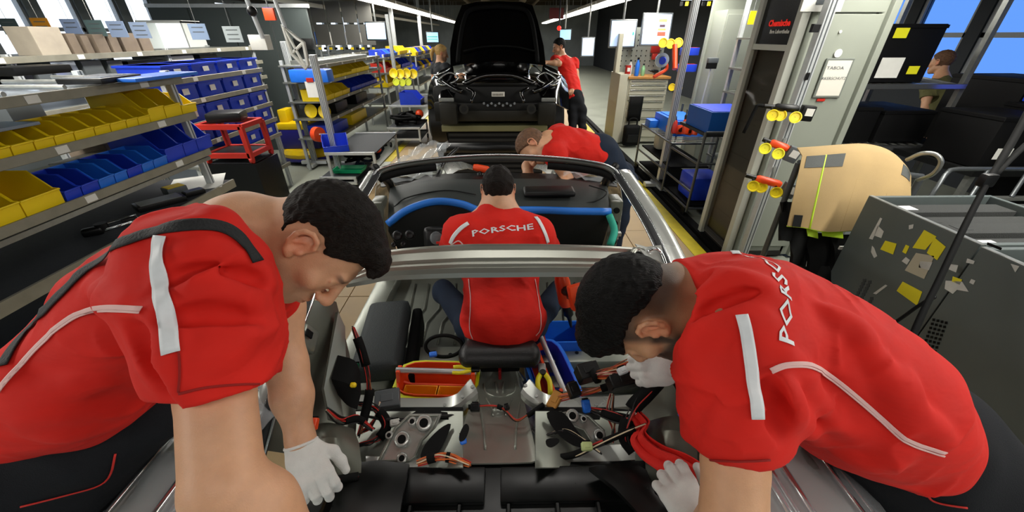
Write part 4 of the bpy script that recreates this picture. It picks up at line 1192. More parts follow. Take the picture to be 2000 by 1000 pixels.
# ---- the other people in the hall
def worker(name_label, head, hf, hu, neck, SL, SR, EL, WL, ER, WR, chest, hip, legs, shirt, pants, hair, group=None, hs=1.0, h=.008,
           tw=(.125, .12, 1.45), long_hair=False, pants_r=.085, sleeve=.55, phr=None, skin=None, torso_mid=None, hl=None, loc=None, hand_curl=.6, fade=None):
    root = thing('person', name_label, 'person', loc or (hip.x, hip.y, 0), group)
    lat = (SR - SL).normalized()
    B = Field(); add_head(B, head, hf, hu, hs, detail=True)
    r, f, u = head_axes(hf, hu)
    B.cone(head - u * .05 - f * .03, neck, .052 * hs, .058, .03); B.cone(neck, chest, .06, .08, .04)
    for S, E, W, sd in ((SL, EL, WL, -1), (SR, ER, WR, 1)):
        B.cone(neck, S, .05, .05, .04)
        B.poly([S, (S + E) / 2, E], [.05, .045, .04], .02); B.poly([E, (E * .6 + W * .4), W], [.041, .039, .026], .02)
        d = (W - E).normalized(); hand(B, W, d, Vector((0, -.3, 1)) - d * d.z, curl=hand_curl, s=.95, side=sd, k=.004)
    mesh_from(B, min(h, .006), 'body', M_SKIN, root, cols=lambda V: skin_cols(V, head, hf, hu, hs, skin=skin, stubble=.1, hair=(.03, .02, .012), fade=fade))
    T = Field(); rt, rh, sc = tw
    mid = torso_mid or (chest + hip) / 2
    T.cone(chest, mid, rt, rt * .93, .06, ax=lat, sc=sc); T.cone(mid, hip, rt * .93, rh, .06, ax=lat, sc=sc * .95)
    T.cone(SL, SR, .066, .066, .08); T.cone(neck - (neck - chest) * .2, chest, .07, .09, .06)
    for S, E in ((SL, EL), (SR, ER)):
        e = S + (E - S) * sleeve; T.poly([S, e + (E - S).normalized() * .03], [.07, .062], .05)
        ad = (E - S).normalized(); T.cut(e, ad, box=.1, k=.003); T.cone(e - ad * .04, e + ad * .05, .049, .05, .003, mode='s')
    nd = (neck - chest).normalized(); nh = (head - neck).normalized()
    T.cut(neck + nh * .012, nh, box=.09, k=.006); T.cone(neck - nh * .03, neck + nh * .06, .062, .066, .004, mode='s')
    sh, V, Q = mesh_from(T, min(h, .0065), 'shirt', shirt, root, disp=creases(int(head.x * 100) % 50, [(.1, .3, 1), (.8, 0, .5)], .07, .005, .003), it=2)
    P = Field(); P.cone(hip - (chest - hip).normalized() * -.02, hip - (chest - hip).normalized() * .05, phr or rh * .96, phr or rh * .98, .04, ax=lat, sc=sc * .95)
    for L in legs:
        P.cone(hip, L[0], phr or rh * .85, pants_r, .06); P.poly(L, [pants_r, pants_r * .72, pants_r * .58][:len(L)] if len(L) == 3 else pants_r, .04)
    mesh_from(P, .009, 'trousers', pants, root, disp=waves(5, 8, .14, .005), it=2)
    for L in legs:
        e = L[-1]; z = 0.0 if e.z < .3 else e.z - .12
        fd = Vector((f.x, f.y, 0)); fd = fd.normalized() if fd.length > .3 else Vector((0, 1, 0))
        S = Field(); S.cone(Vector((e.x, e.y, z + .045)), Vector((e.x, e.y, z + .045)) + fd * .16, .045, .036, .02); S.cone(Vector((e.x, e.y, z + .05)), Vector((e.x, e.y, z + .12)), .045, .045, .02); S.cut(Vector((e.x, e.y, z + .004)), (0, 0, -1), box=.3)
        mesh_from(S, .008, 'shoe', MATS['black shoe leather'], root)
    line = hl or (lambda x, y, z: np.where(y > .0, z - np.clip(.0 + 1.1 * (y - .0), -.01, .085), z + .045 + y * .0))
    H = hair_field(head, hf, hu, hs, .012, lambda x, y, z: line(x, y, z) * .8)
    if long_hair:
        W = lambda x, y, z: head + (r * x + f * y + u * z) * hs
        H.poly([W(0, -.10, .05), W(0, -.145, .03), W(0, -.16, -.04), W(0, -.145, -.14)], [.03, .028, .026, .012], .02)
    mesh_from(H, .005, 'hair', hair, root, disp=waves(17, 12, .022, .002))
    return root, sh, bvh_of(V, Q), T
# seated man, back to us, working under the dashboard
head = at(973, 372, 1.66); neck = at(973, 404, 1.67) + Vector((0, .0, -.0))
SL, SR = at(900, 457, 1.66), at(1048, 457, 1.66)
root, sh, bv, T = worker('dark haired man in a red shirt seated inside the body shell, back towards us',
    head, (0, .92, -.42), (0, .38, .92), neck, SL, SR, at(868, 500, 1.93), at(905, 478, 2.1), at(1082, 500, 1.93), at(1040, 478, 2.1),
    at(975, 456, 1.69), at(982, 622, 1.60), [[at(925, 640, 1.70), at(866, 570, 1.95), at(880, 600, 2.2)], [at(1035, 640, 1.70), at(1090, 570, 1.95), at(1080, 600, 2.2)]],
    M_RED, M_NAVY, M_HAIR, 'workers in red shirts', hs=.80, h=.006, tw=(.118, .145, 1.32), pants_r=.07, phr=.085,
    hl=lambda x, y, z: np.where(y > .03, z - .06, z + .062 - np.clip(y + .02, 0, .1) * .9), loc=(-.03, 1.3, .5))
ribbon([bv], [(915, 436), (900, 446), (886, 462), (880, 476)], .017, 'shoulder_tape', M_WHT, sh)
ribbon([bv], [(1046, 424), (1056, 438), (1065, 458), (1070, 474)], .015, 'shoulder_tape', M_WHT, sh)
ribbon([bv], [(880, 480), (895, 470), (905, 478)], .005, 'piping', M_PIPE, sh)
ribbon([bv], [(916, 545), (920, 590), (918, 640), (924, 662)], .004, 'piping', M_PIPE, sh)
ribbon([bv], [(1044, 545), (1052, 590), (1055, 640), (1046, 655)], .004, 'piping', M_PIPE, sh)
wrap_text(bv, 'PORSCHE', (981, 447), .037, 0.03, 'lettering', M_WHT, sh, fs=(1.62, .9), bold=.0007)
# man leaning into the front of the shell
M_HAIRL = mat('short light brown hair', '6b4b33', rough=.7, noise=.4, nscale=60, bump=.8, bscale=130)
head = at(1043, 287, 2.62)
worker('man with short light brown hair and red shirt leaning over the shell front',
    head, (-.35, -.45, -.85), (-.75, .3, .15), at(1072, 275, 2.66), at(1082, 300, 2.55), at(1090, 262, 2.92),
    at(1108, 350, 2.62), at(1092, 372, 2.50), at(1030, 325, 2.85), at(1034, 372, 2.72),
    at(1100, 280, 2.72), at(1166, 300, 2.82), [[Vector((.92, 2.8, .85)), Vector((.95, 2.85, .5)), Vector((.95, 2.9, .08))], [Vector((.95, 3.0, .85)), Vector((1.0, 3.05, .5)), Vector((1.0, 3.1, .08))]],
    M_RED, M_NAVY, M_HAIRL, 'workers in red shirts', h=.008, tw=(.12, .13, 1.3), loc=(.92, 2.9, 0), sleeve=.4)
# two at the far car
D = 6.3
worker('man with short black hair and red shirt standing right of the black car',
    at(1092, 92, D), (-.8, -.2, -.25), (-.1, 0, 1), at(1097, 110, D), at(1084, 118, D - .12), at(1122, 122, D + .14),
    at(1092, 124, D - .45), at(1068, 122, D - .5), at(1128, 160, D + .2), at(1118, 175, D - .1),
    at(1108, 135, D), at(1122, 190, D), [[at(1118, 215, D), at(1118, 250, D), at(1118, 296, D + .2)], [at(1135, 215, D), at(1138, 250, D), at(1138, 298, D + .2)]],
    M_RED, M_PANTS, M_HAIRB, 'workers in red shirts', h=.011, tw=(.12, .125, 1.4), sleeve=.35)
D = 6.5
M_HAIRF = mat('blond hair', 'c9a25e', rough=.6, noise=.3, nscale=60, bump=.8, bscale=130)
worker('woman with a blond ponytail in dark clothes standing left of the black car',
    at(862, 104, D), (.85, .2, -.2), (.1, 0, 1), at(860, 122, D), at(850, 132, D + .12), at(872, 132, D - .12),
    at(846, 160, D + .2), at(868, 175, D + .05), at(876, 160, D - .3), at(892, 150, D - .35),
    at(861, 142, D), at(864, 200, D), [[at(861, 225, D), at(861, 262, D), at(861, 302, D + .1)], [at(870, 225, D), at(872, 262, D), at(871, 304, D + .1)]],
    mat('black polo shirt cloth', '15191f', rough=.85), M_PANTS, M_HAIRF, None, h=.011, tw=(.105, .115, 1.3), long_hair=True, sleeve=.5, pants_r=.08)
# a head seen over the crates at the far right
worker('man with short brown hair seen from behind among the crates by the blue windows',
    at(1838, 122, 4.6), (-.3, .9, -.15), (0, .1, 1), at(1838, 150, 4.6), at(1815, 168, 4.6), at(1864, 168, 4.6),
    at(1806, 215, 4.6), at(1812, 250, 4.4), at(1874, 215, 4.6), at(1868, 250, 4.4),
    at(1838, 178, 4.6), at(1825, 270, 4.6), [[Vector((3.9, 4.3, .8)), Vector((3.9, 4.3, .45)), Vector((3.9, 4.3, .08))], [Vector((4.15, 4.3, .8)), Vector((4.15, 4.3, .45)), Vector((4.15, 4.3, .08))]],
    mat('olive work shirt cloth', '5c5a34', rough=.85), M_PANTS, M_HAIRL, None, h=.012, tw=(.12, .125, 1.4), sleeve=.5, loc=(4.0, 4.3, 0))
# ------------------------------------------------------------------ loose things in the shell
M_ORG = mat('orange plastic', 'e2481a', rough=0.4); M_YBIN = mat('yellow plastic bin', 'f0d010', rough=0.42, noise=.05, nscale=10)
M_LIME = mat('lime yellow box plastic', 'd2dc1e', rough=0.5, bump=.2, bscale=200); M_AMB = mat('amber plastic tray', 'e89a12', rough=.4)
M_BBIN = mat('royal blue plastic bin', '183cc4', rough=0.42, noise=.08, nscale=10); M_BLBIN = mat('sky blue plastic bin', '2070de', rough=0.42, noise=.08, nscale=10)
M_GRP = mat('grey plastic', '565b5e', rough=.4)
# sill pad
c = at(742, 618, 1.62)
t = thing('sill_pad', 'long black padded cover lying over the left door sill of the shell', 'pad', (c.x, c.y, c.z - .05))
mb = MB(); P = [at(757, 562, 1.86), at(744, 620, 1.66), at(722, 690, 1.47)]
for p in P: p.z = .66
d = (P[2] - P[0]).normalized(); L = (P[2] - P[0]).length
mb.box((P[0] + P[2]) / 2 + Vector((0, 0, -.03)), (.20, L, .10), bev=.035, rz=math.atan2(-d.x, d.y))
mb.build('cushion', mat('black padded fabric', '1c2426', rough=.7, bump=.3, bscale=200), t, 60)
mb = MB(); mb.box((P[0] + P[2]) / 2 + Vector((.13, 0, -.10)), (.05, L * 1.0, .14), bev=.02, rz=math.atan2(-d.x, d.y)); mb.build('side_flap', M_BLKM, t, 60)
# stool the seated man sits on
c = at(976, 690, 1.5)
t = thing('work_stool', 'black padded work stool over the tunnel under the seated man', 'stool', (c.x, c.y, .62))
S = Field(); S.cone(c + Vector((-.12, -.01, 0)), c + Vector((.12, -.01, 0)), .042, .042, .05, ax=(0, 1, 0), sc=1.3); S.cone(c + Vector((-.10, .12, 0)), c + Vector((.10, .12, 0)), .05, .05, .08)
V, Q = S.mesh(.006); rawobj('seat', relax(V, Q, 2), Q, mat('black imitation leather', '0f1011', rough=.45, bump=.15, bscale=200), t, True)
MB().box(c + Vector((0, .05, -.06)), (.16, .14, .05), bev=.01).build('seat_plate', M_BLKM, t, 40)
mb = MB(); mb.box(c + Vector((0, -.04, -.07)), (.012, .02, .05), bev=.004); mb.build('lever', mat('dark red plastic', '8d1418', rough=.4), t)

def tote(name, label, cat, c, size, rz, mo, mi, mdiv, mh, handle_m, trays=(), group=None):
    """open tool tote: rim, inner shell, tall centre divider, round handle bar"""
    t = thing(name, label, cat, (0, 0, 0), group); w, l, h = size
    def ringbox(W, Lh, H, z0, tk, fl=0.0):
        mb = MB()
        o0 = [(-W, -Lh), (W, -Lh), (W, Lh), (-W, Lh)]
        rows = []
        for z, e in ((z0, -fl), (z0 + H, 0), (z0 + H, -tk), (z0 + tk, -fl - tk)):
            rows.append([Vector(((W + e) * a, (Lh + e) * b, z)) for a, b in corners])
        mb.loft(rows, None, closed=True)
        n = len(corners); mb.f.append(tuple(range(n - 1, -1, -1))); mb.f.append(tuple(3 * n + i for i in range(n)))
        return mb
    corners = []
    for sx, sy in ((1, 1), (-1, 1), (-1, -1), (1, -1)):
        for k in range(4):
            a = math.atan2(sy, sx) + (k - 1.5) * .25
            q = 4; den = (abs(math.cos(a)) ** q + abs(math.sin(a)) ** q) ** (1 / q); corners.append((math.cos(a) / den, math.sin(a) / den))
    ringbox(w / 2, l / 2, h * .72, 0, .014, .02).build('outer_box', mo, t, 50)
    ringbox(w / 2 - .016, l / 2 - .016, h * .66, .02, .004, .02).build('inner_shell', mi, t, 50)
    mb = MB(); mb.prism([(-w / 2 + .02, .0, .03), (w / 2 - .02, .0, .03), (w / 2 - .02, .0, h * .62), (w / 2 - .06, .0, h * .55), (-w / 2 + .06, .0, h * .55), (-w / 2 + .02, .0, h * .62)], (0, .008, 0)); mb.build('divider', mdiv, t)
    mb = MB()
    for s in (-1, 1): mb.prism([(s * (w / 2 - .014), -.05, h * .4), (s * (w / 2 - .014), .05, h * .4), (s * (w / 2 - .014), .018, h * 1.0), (s * (w / 2 - .014), -.018, h * 1.0)], (-s * .014, 0, 0))
    mb.each('handle_post', mdiv, t)
    MB().cyl((-w / 2 + .01, 0, h * .96), (w / 2 - .01, 0, h * .96), .011, n=14).build('handle_bar', handle_m, t, 50)
    for (x, y, a, b, m) in trays:
        mb = MB(); rows = []
        for z, e in ((.05, -.008), (h * .55, 0), (h * .55, -.004), (.055, -.012)): rows.append([Vector((x + (a / 2 + e) * p, y + (b / 2 + e) * q, z)) for p, q in ((-1, -1), (1, -1), (1, 1), (-1, 1))])
        mb.loft(rows, None, closed=True); mb.f.append((3, 2, 1, 0)); mb.f.append((12, 13, 14, 15)); mb.build('tray', m, t)
    t.location = c; t.rotation_euler = (0, 0, rz)
    return t
c = at(853, 752, 1.47)
tote('tool_tote', 'lime tool box with orange insert and two amber trays on the left cabin floor', 'tool box', (c.x, c.y + .02, .52), (.33, .20, .19), math.radians(-3), M_LIME, M_ORG, M_ORG, 0, mat('matt aluminium tube', 'c9ccce', rough=.3, metal=.6),
     [(-.065, -.045, .13, .085, M_AMB), (.07, -.045, .13, .085, M_AMB)])
c = at(1078, 715, 1.5)
tote('tool_tote', 'blue and orange tool box with a silver bar handle beside the black stool', 'tool box', (c.x, c.y + .04, .47), (.36, .19, .22), math.radians(102), M_BLBIN, M_BBIN, M_ORG, 0, MATS['matt aluminium tube'],
     [(0, .045, .3, .075, M_ORG)])
# pliers lying in the blue tote
c = at(1062, 748, 1.42); t = thing('pliers', 'yellow and black handled pliers in the blue and orange tool box', 'pliers', (c.x, c.y, c.z - .02))
for s in (-1, 1): MB().tube(spl([c + Vector((s * .004, .05, .0)), c + Vector((s * .022, .01, 0)), c + Vector((s * .020, -.05, 0))], 4), .010, 8).build('handle', mat('yellow grip', 'd9c80f', rough=.45), t, True)
MB().box(c + Vector((0, .07, 0)), (.03, .05, .014), bev=.006).build('jaw', M_STEEL, t, 40); MB().cyl(c + Vector((0, .045, -.01)), c + Vector((0, .045, .012)), .013, n=12).build('pivot', M_BLK, t)
c = at(905, 722, 1.45); t = thing('pliers', 'small yellow side cutters in the lime tool box', 'pliers', (c.x, c.y, c.z - .02))
for s in (-1, 1): MB().tube(spl([c + Vector((.03, s * .004, .0)), c + Vector((-.01, s * .016, 0)), c + Vector((-.04, s * .014, 0))], 4), .007, 8).build('handle', MATS['yellow grip'], t, True)
MB().box(c + Vector((.045, 0, 0)), (.035, .022, .012), bev=.005).build('jaw', M_BLK, t, 40)
# blue bin with orange cordless driver, behind the seated man
c = at(1100, 608, 1.72)
def stack_bin(name, label, m, w, d, h, front=.45, group=None, cat='bin', th=.004):
    """open-fronted stacking bin; mouth towards +X, base at z=0"""
    t = thing(name, label, cat, (0, 0, 0), group)
    mb = MB(); f = h * front
    prof = [(-d / 2, 0), (d / 2 - .01, 0), (d / 2, f), (d / 2 - .12 * d, f), (d / 2 - .34 * d, h), (-d / 2, h)]
    for s in (-1, 1):
        y = s * (w / 2 - th / 2)
        pr = [(-d / 2, 0), (d / 2 - .01, 0), (d / 2, f), (d / 2 - .10 * d, f * 1.02), (d / 2 - .34 * d, h), (-d / 2, h)]
        mb.prism([(a, y - th / 2, b) for a, b in pr], (0, th, 0))
    mb.b2((-d / 2, -w / 2 + th, 0), (d / 2 - .01, w / 2 - th, th))
    mb.b2((-d / 2, -w / 2 + th, th), (-d / 2 + th, w / 2 - th, h))
    mb.prism([(d / 2 - .01, -w / 2 + th, 0), (d / 2, -w / 2 + th, f), (d / 2 - th, -w / 2 + th, f), (d / 2 - .01 - th, -w / 2 + th, 0)], (0, w - 2 * th, 0))
    mb.build('bin_shell', m, t)
    mb = MB(); pts = [(d / 2 + .002, -w / 2, f), (d / 2 - .10 * d, -w / 2, f * 1.04), (d / 2 - .34 * d, -w / 2, h), (-d / 2, -w / 2, h), (-d / 2, w / 2, h), (d / 2 - .34 * d, w / 2, h), (d / 2 - .10 * d, w / 2, f * 1.04), (d / 2 + .002, w / 2, f)]
    mb.tube(pts, .0045, 6, closed=True); mb.build('rim', m, t, 60)
    return t
t = thing('small_parts_bin', 'blue bin on the cabin floor holding an orange cordless driver', 'bin', (c.x, c.y, .47))
mb = MB(); rows = []
for z, e in ((0, -.012), (.15, 0), (.15, -.006), (.006, -.018)): rows.append([Vector((c.x + (.10 + e) * p, c.y + (.075 + e) * q, .47 + z)) for p, q in ((-1, -1), (1, -1), (1, 1), (-1, 1))])
mb.loft(rows, None, closed=True); mb.f.append((3, 2, 1, 0)); mb.f.append((12, 13, 14, 15)); mb.build('bin_shell', M_BLBIN, t)
def driver(label, c, ax, up, m1=M_ORG, s=1.0, group=None):
    """cordless driver: barrel, chuck, grip, battery, trigger. ax = direction of the bit"""
    c = Vector(c); a = Vector(ax).normalized(); u = Vector(up); u = (u - a * u.dot(a)).normalized(); t = thing('cordless_driver', label, 'power tool', c, group)
    R = Matrix((a, u.cross(a), u)).transposed()
    MB().lathe([(.0, -.08 * s), (.022 * s, -.078 * s), (.028 * s, -.05 * s), (.028 * s, .03 * s), (.022 * s, .045 * s)], c, a, 16).build('barrel', m1, t, 50)
    MB().lathe([(.019 * s, .045 * s), (.018 * s, .08 * s), (.009 * s, .09 * s), (.004 * s, .13 * s), (0, .13 * s)], c, a, 12).build('chuck', M_BLK, t, 50)
    MB().tube([c - u * .02 * s - a * .02 * s, c - u * .06 * s - a * .025 * s, c - u * .105 * s - a * .035 * s], [.019 * s, .016 * s, .018 * s], 10).build('grip', M_BLK, t, True)
    MB().box(c - u * .125 * s - a * .025 * s, (.085 * s, .055 * s, .035 * s), bev=.008 * s, M=R).build('battery', m1, t, 40)
    MB().box(c - u * .045 * s + a * .002 * s, (.012 * s, .012 * s, .03 * s), bev=.003 * s, M=R).build('trigger', M_STEEL, t)
    return t
driver('orange cordless driver standing in the blue bin on the cabin floor', at(1103, 575, 1.72), (.2, -.3, -.9), (-.3, .9, .3), s=1.25)
driver('orange cordless driver lying on the front cowl of the shell', at(944, 330, 2.62), (.9, -.1, -.15), (-.2, .3, .9), s=.9)
# cable ring, harness bundles and single wires
t = thing('cable_coil', 'coiled black cable lying on the left seat crossmember', 'cable', (*at(867, 676, 1.62).xy, .56))
MB().tube(spl([at(867 + 36 * math.cos(a), 676 + 21 * math.sin(a), 1.62) for a in np.linspace(0, 6.283, 14)[:-1]], 4, True), .008, 8, closed=True).build('cable', M_BLKM, t, True)
rr = random.Random(5)
WC = [mat('brown wire', '8e4a22', rough=.45), mat('orange wire', 'd96a2a', rough=.45), mat('red wire', 'b52218', rough=.45), mat('cream wire', 'd8c8a8', rough=.45), mat('black wire', '121212', rough=.45), mat('violet wire', '5e2a5a', rough=.45), mat('pink wire', 'd88a80', rough=.45)]
def harness(name, label, path, n, spread, r=.0018, cols=(0, 1, 1, 0, 2, 3, 6), wraps=(), wrap_r=.014, tips=0, seed=1):
    """a bundle of single wires with tape wraps"""
    rr = random.Random(seed); P = spl([Vector(p) for p in path], 5)
    t = thing(name, label, 'wiring', P[len(P) // 2])
    for i in range(n):
        a = rr.uniform(0, 6.28); q = rr.uniform(.2, 1) * spread; ph = rr.uniform(0, 6); fr = rr.uniform(.3, .9)
        pts = []
        for k, p in enumerate(P):
            m_ = .45 + .55 * math.sin(math.pi * k / (len(P) - 1)) if not tips else 1
            w = q * (m_ if not tips else (.5 + tips * abs(k / (len(P) - 1) - .3)))
            pts.append(p + Vector((math.cos(a + k * .12) * w * .6, math.sin(ph + k * fr * .4) * w * .7, math.sin(a + k * .12) * w)))
        MB().tube(pts, r, 5).build('wire', WC[cols[i % len(cols)]], t, True)
    for i0, i1 in wraps:
        a_, b_ = int(i0 * (len(P) - 1)), max(int(i0 * (len(P) - 1)) + 1, int(i1 * (len(P) - 1)))
        MB().tube(P[a_:b_ + 1], wrap_r, 10).build('tape_wrap', M_BLKM, t, True)
    return t
def plug(label, c, size, m, rz=0, tilt=0):
    t = thing('connector_plug', label, 'connector', Vector(c))
    R = Matrix.Rotation(rz, 3, 'Z') @ Matrix.Rotation(tilt, 3, 'X')
    MB().box(c, size, bev=.003, M=R).build('housing', m, t, 40)
    MB().box(Vector(c) + R @ Vector((0, 0, size[2] * .5)), (size[0] * .5, size[1] * .4, .004), bev=.001, M=R).build('latch', m, t)
    MB().box(Vector(c) + R @ Vector((0, size[1] * .5, 0)), (size[0] * .7, .008, size[2] * .6), M=R).build('wire_seal', M_BLKM, t)
    return t
harness('wiring_harness', 'thick fan of orange and brown wires under the bearded face', [at(1160, 735, 1.18), at(1200, 722, 1.15), at(1250, 712, 1.12), at(1300, 705, 1.12)], 26, .030, wraps=((.0, .12), (.86, 1)), wrap_r=.024, seed=2)
harness('wiring_harness', 'orange wires curving from the blue tool box over the cross tube', [at(1060, 802, 1.28), at(1085, 778, 1.25), at(1120, 770, 1.22), at(1165, 762, 1.2), at(1215, 745, 1.18)], 16, .016, wraps=((.0, .1), (.8, 1)), wrap_r=.012, seed=3)
harness('wiring_harness', 'orange and brown wire bunch on the black tray left of the tunnel', [at(815, 905, 1.0), at(850, 893, 1.0), at(885, 895, 1.0), at(918, 908, .98)], 18, .016, wraps=((.2, .35), (.55, .65)), wrap_r=.013, seed=4)
harness('wiring_harness', 'red and brown cable run across the tunnel cover', [at(915, 795, 1.2), at(960, 792, 1.2), at(985, 800, 1.19), at(1008, 822, 1.17), at(1030, 812, 1.18), at(1062, 790, 1.2)], 5, .005, cols=(0, 2, 4), wraps=((.0, .1), (.3, .36), (.8, 1)), wrap_r=.008, seed=6)
harness('wiring_harness', 'black harness with red wires hanging at the left wheel housing', [at(690, 640, 1.2), at(708, 690, 1.2), at(722, 750, 1.2), at(715, 800, 1.19), at(700, 850, 1.16)], 12, .02, cols=(4, 4, 2, 4, 0), wraps=((.1, .35), (.55, .9)), wrap_r=.014, seed=7)
harness('wiring_harness', 'black cables drooping under the cross tube beside the left bracket', [at(700, 790, 1.2), at(735, 800, 1.2), at(755, 830, 1.18), at(735, 860, 1.15), at(700, 870, 1.13)], 9, .018, cols=(4, 4, 2, 4), wraps=((.3, .7),), wrap_r=.016, seed=8)
harness('wiring_harness', 'red and white leads dropping from the grey plug at the left cross tube', [at(742, 785, 1.24), at(735, 810, 1.22), at(722, 832, 1.2), at(705, 845, 1.18)], 7, .01, cols=(2, 2, 3, 4), r=.003, seed=9)
harness('wiring_harness', 'black harness climbing from the tray to the right wheel housing', [at(1080, 895, 1.05), at(1120, 888, 1.04), at(1160, 870, 1.04), at(1210, 850, 1.03), at(1262, 830, 1.02)], 8, .012, cols=(4, 4, 3, 2), wraps=((.1, .4), (.6, .9)), wrap_r=.009, seed=10)
harness('wiring_harness', 'mixed thin leads hanging over the right end of the cross tube', [at(1195, 770, 1.2), at(1190, 800, 1.18), at(1200, 830, 1.16), at(1195, 862, 1.12)], 10, .02, cols=(4, 3, 2, 0, 4), seed=11)
harness('wiring_harness', 'heavy black loom running down past the red cloth', [at(1290, 740, 1.1), at(1262, 770, 1.08), at(1235, 800, 1.07), at(1222, 850, 1.05), at(1240, 880, 1.03)], 8, .03, cols=(4, 4, 2, 4), wraps=((.05, .5), (.6, 1)), wrap_r=.022, seed=12)
harness('wiring_harness', 'thin black wires held by the left man\'s white glove', [at(545, 935, .95), at(590, 945, .93), at(640, 940, .93), at(700, 930, .95)], 7, .012, cols=(4, 4, 2, 3), wraps=((.5, 1),), wrap_r=.010, seed=13)
harness('wiring_harness', 'multicoloured loose wire ends in the right glove', [at(1310, 735, 1.0), at(1325, 745, .98), at(1338, 770, .97), at(1345, 800, .96)], 12, .016, cols=(4, 5, 6, 2, 4), wraps=((.35, .9),), wrap_r=.017, seed=14)
plug('black fuse carrier with violet inserts at the start of the wire fan', at(1148, 728, 1.2), (.07, .05, .05), M_BLK, .3, .3)
plug('long black connector rail below the wire fan', at(1225, 742, 1.13), (.12, .04, .045), M_BLK, .25, .4)
plug('small white plug on the wire fan', at(1216, 724, 1.09), (.03, .02, .016), M_WHT, .4, .4)
plug('amber tape wrapped plug over the cross tube', at(1084, 782, 1.24), (.035, .06, .02), mat('amber tape', 'b07a2e', rough=.6), -.6, .3)
plug('blue plug hanging below the cross tube', at(1145, 793, 1.2), (.025, .04, .02), M_BLBIN, .2, .8)
plug('pale green plug on the black harness at the right bracket', at(1146, 872, 1.03), (.03, .022, .018), mat('pale green plastic', 'b9c98a', rough=.5), 0, .4)
plug('blue plug at the oval hole left of the tunnel', at(904, 858, 1.04), (.018, .026, .016), M_BLBIN, .3, .6)
plug('grey domed relay cover on the left end of the cross tube', at(757, 780, 1.26), (.08, .06, .03), M_GRP, .2, .3)
plug('yellow plug on the black harness by the left wheel housing', at(690, 752, 1.1), (.016, .014, .014), M_YBIN, 0, .5)
plug('orange pinned black plug by the left forearm', at(612, 828, 1.0), (.022, .03, .02), M_ORG, 0, .6)
plug('small green plug at the sill pad corner', at(697, 716, 1.2), (.014, .022, .012), mat('green plastic', '25825a', rough=.5), 0, .5)
plug('black square clip on the left edge of the tunnel cover', at(928, 796, 1.2), (.03, .025, .02), M_BLK, 0, .4)
plug('black clip on the cable across the tunnel cover', at(990, 796, 1.185), (.016, .016, .014), M_BLK, .3, .4)
plug('black clamp block left of the cross tube bend', at(1120, 762, 1.2), (.035, .045, .03), M_BLK, .3, .4)
plug('blue marker pen shaped clip by the right sleeve', at(1338, 812, .98), (.035, .014, .010), M_BLBIN, -.5, .3)
# red cloth hanging between the wires and the right arm
rows = []
for (u, v, w, d) in ((1248, 808, 12, 1.06), (1262, 830, 16, 1.03), (1252, 852, 18, 1.0), (1275, 880, 26, .97), (1310, 900, 34, .93), (1340, 920, 36, .90), (1362, 938, 34, .88)):
    rows.append(spl([at(u - w * .5 + w * 1.6 * k / 6 - 10, v + w * (k / 6 - .5) * (-.9) + 14 * (k % 2) * .35, d - .010 * math.sin(k * 2.1)) for k in range(7)], 2))
rows = [list(r) for r in zip(*[spl(list(c), 4) for c in zip(*rows)])]
t = MB().loft(rows, .004).build('red_cloth', mat('bright red cloth', 'cf1d12', rough=.85, bump=.4, bscale=60), None, 70)
tag(t, 'crumpled red cloth trailing from the wiring to the right man\'s lower glove', 'cloth')

harness('wiring_harness', 'black loom tucked along the underside of the left cross tube', [at(712, 812, 1.2), at(770, 822, 1.18), at(830, 818, 1.17), at(895, 812, 1.17)], 6, .012, cols=(4, 4, 2, 4), r=.003, wraps=((.3, .5),), wrap_r=.009, seed=21)
harness('wiring_harness', 'thin black leads looping over the right bulkhead to the tunnel edge', [at(1040, 835, 1.14), at(1062, 850, 1.1), at(1100, 842, 1.1), at(1135, 858, 1.08), at(1172, 884, 1.04)], 5, .014, cols=(4, 4, 3, 4), r=.0026, wraps=((.5, .7),), wrap_r=.007, seed=22)
harness('wiring_harness', 'black cable bunch below the right end of the cross tube', [at(1150, 800, 1.2), at(1195, 812, 1.15), at(1232, 822, 1.1), at(1262, 850, 1.05)], 9, .022, cols=(4, 4, 2, 4, 0), r=.003, wraps=((.2, .6),), wrap_r=.014, seed=23)
harness('wiring_harness', 'wires crossing from the quarter panel to the left bracket', [at(640, 800, 1.05), at(668, 822, 1.08), at(700, 818, 1.12), at(730, 838, 1.12)], 7, .014, cols=(4, 4, 2, 3), r=.0024, wraps=((.4, .8),), wrap_r=.010, seed=24)
plug('small blue plug beside the lime tool box', at(846, 692, 1.5), (.03, .02, .015), M_BLBIN, .2, .2)
plug('white plastic clip on the left cross tube end', at(772, 826, 1.17), (.03, .02, .02), M_PAPER, .2, .4)
# ------------------------------------------------------------------ the racks on the left of the aisle
M_MAT = mat('dark anti slip mat', '23272c', rough=0.75, noise=.12, nscale=40, bump=.2, bscale=400)
M_SHF = mat('grey shelf steel', '7f827c', rough=0.4, metal=.4, noise=.1, nscale=8)
M_EDGE = mat('scuffed shelf edge', '8a8778', rough=0.5, metal=.2, noise=.15, nscale=12)
M_TOPS = mat('polished top shelf', 'a3acb8', rough=0.18, metal=.6, noise=.1, nscale=6)
M_CARD = mat('grey brown cardboard', '77695a', rough=.85, noise=.12, nscale=12)
M_BEI = mat('beige cardboard', 'a99f8f', rough=.85, noise=.1, nscale=12)
M_SCR = mat('pale blue screen picture', '9cc8e6', emit=.85); M_SCR2 = mat('pale lilac screen picture', 'b4ccf0', emit=.85)
ORD = ['first', 'second', 'third', 'fourth', 'fifth', 'sixth', 'seventh', 'eighth', 'ninth', 'tenth', 'eleventh', 'twelfth', 'thirteenth', 'fourteenth', 'fifteenth', 'sixteenth', 'seventeenth', 'eighteenth', 'nineteenth', 'twentieth']

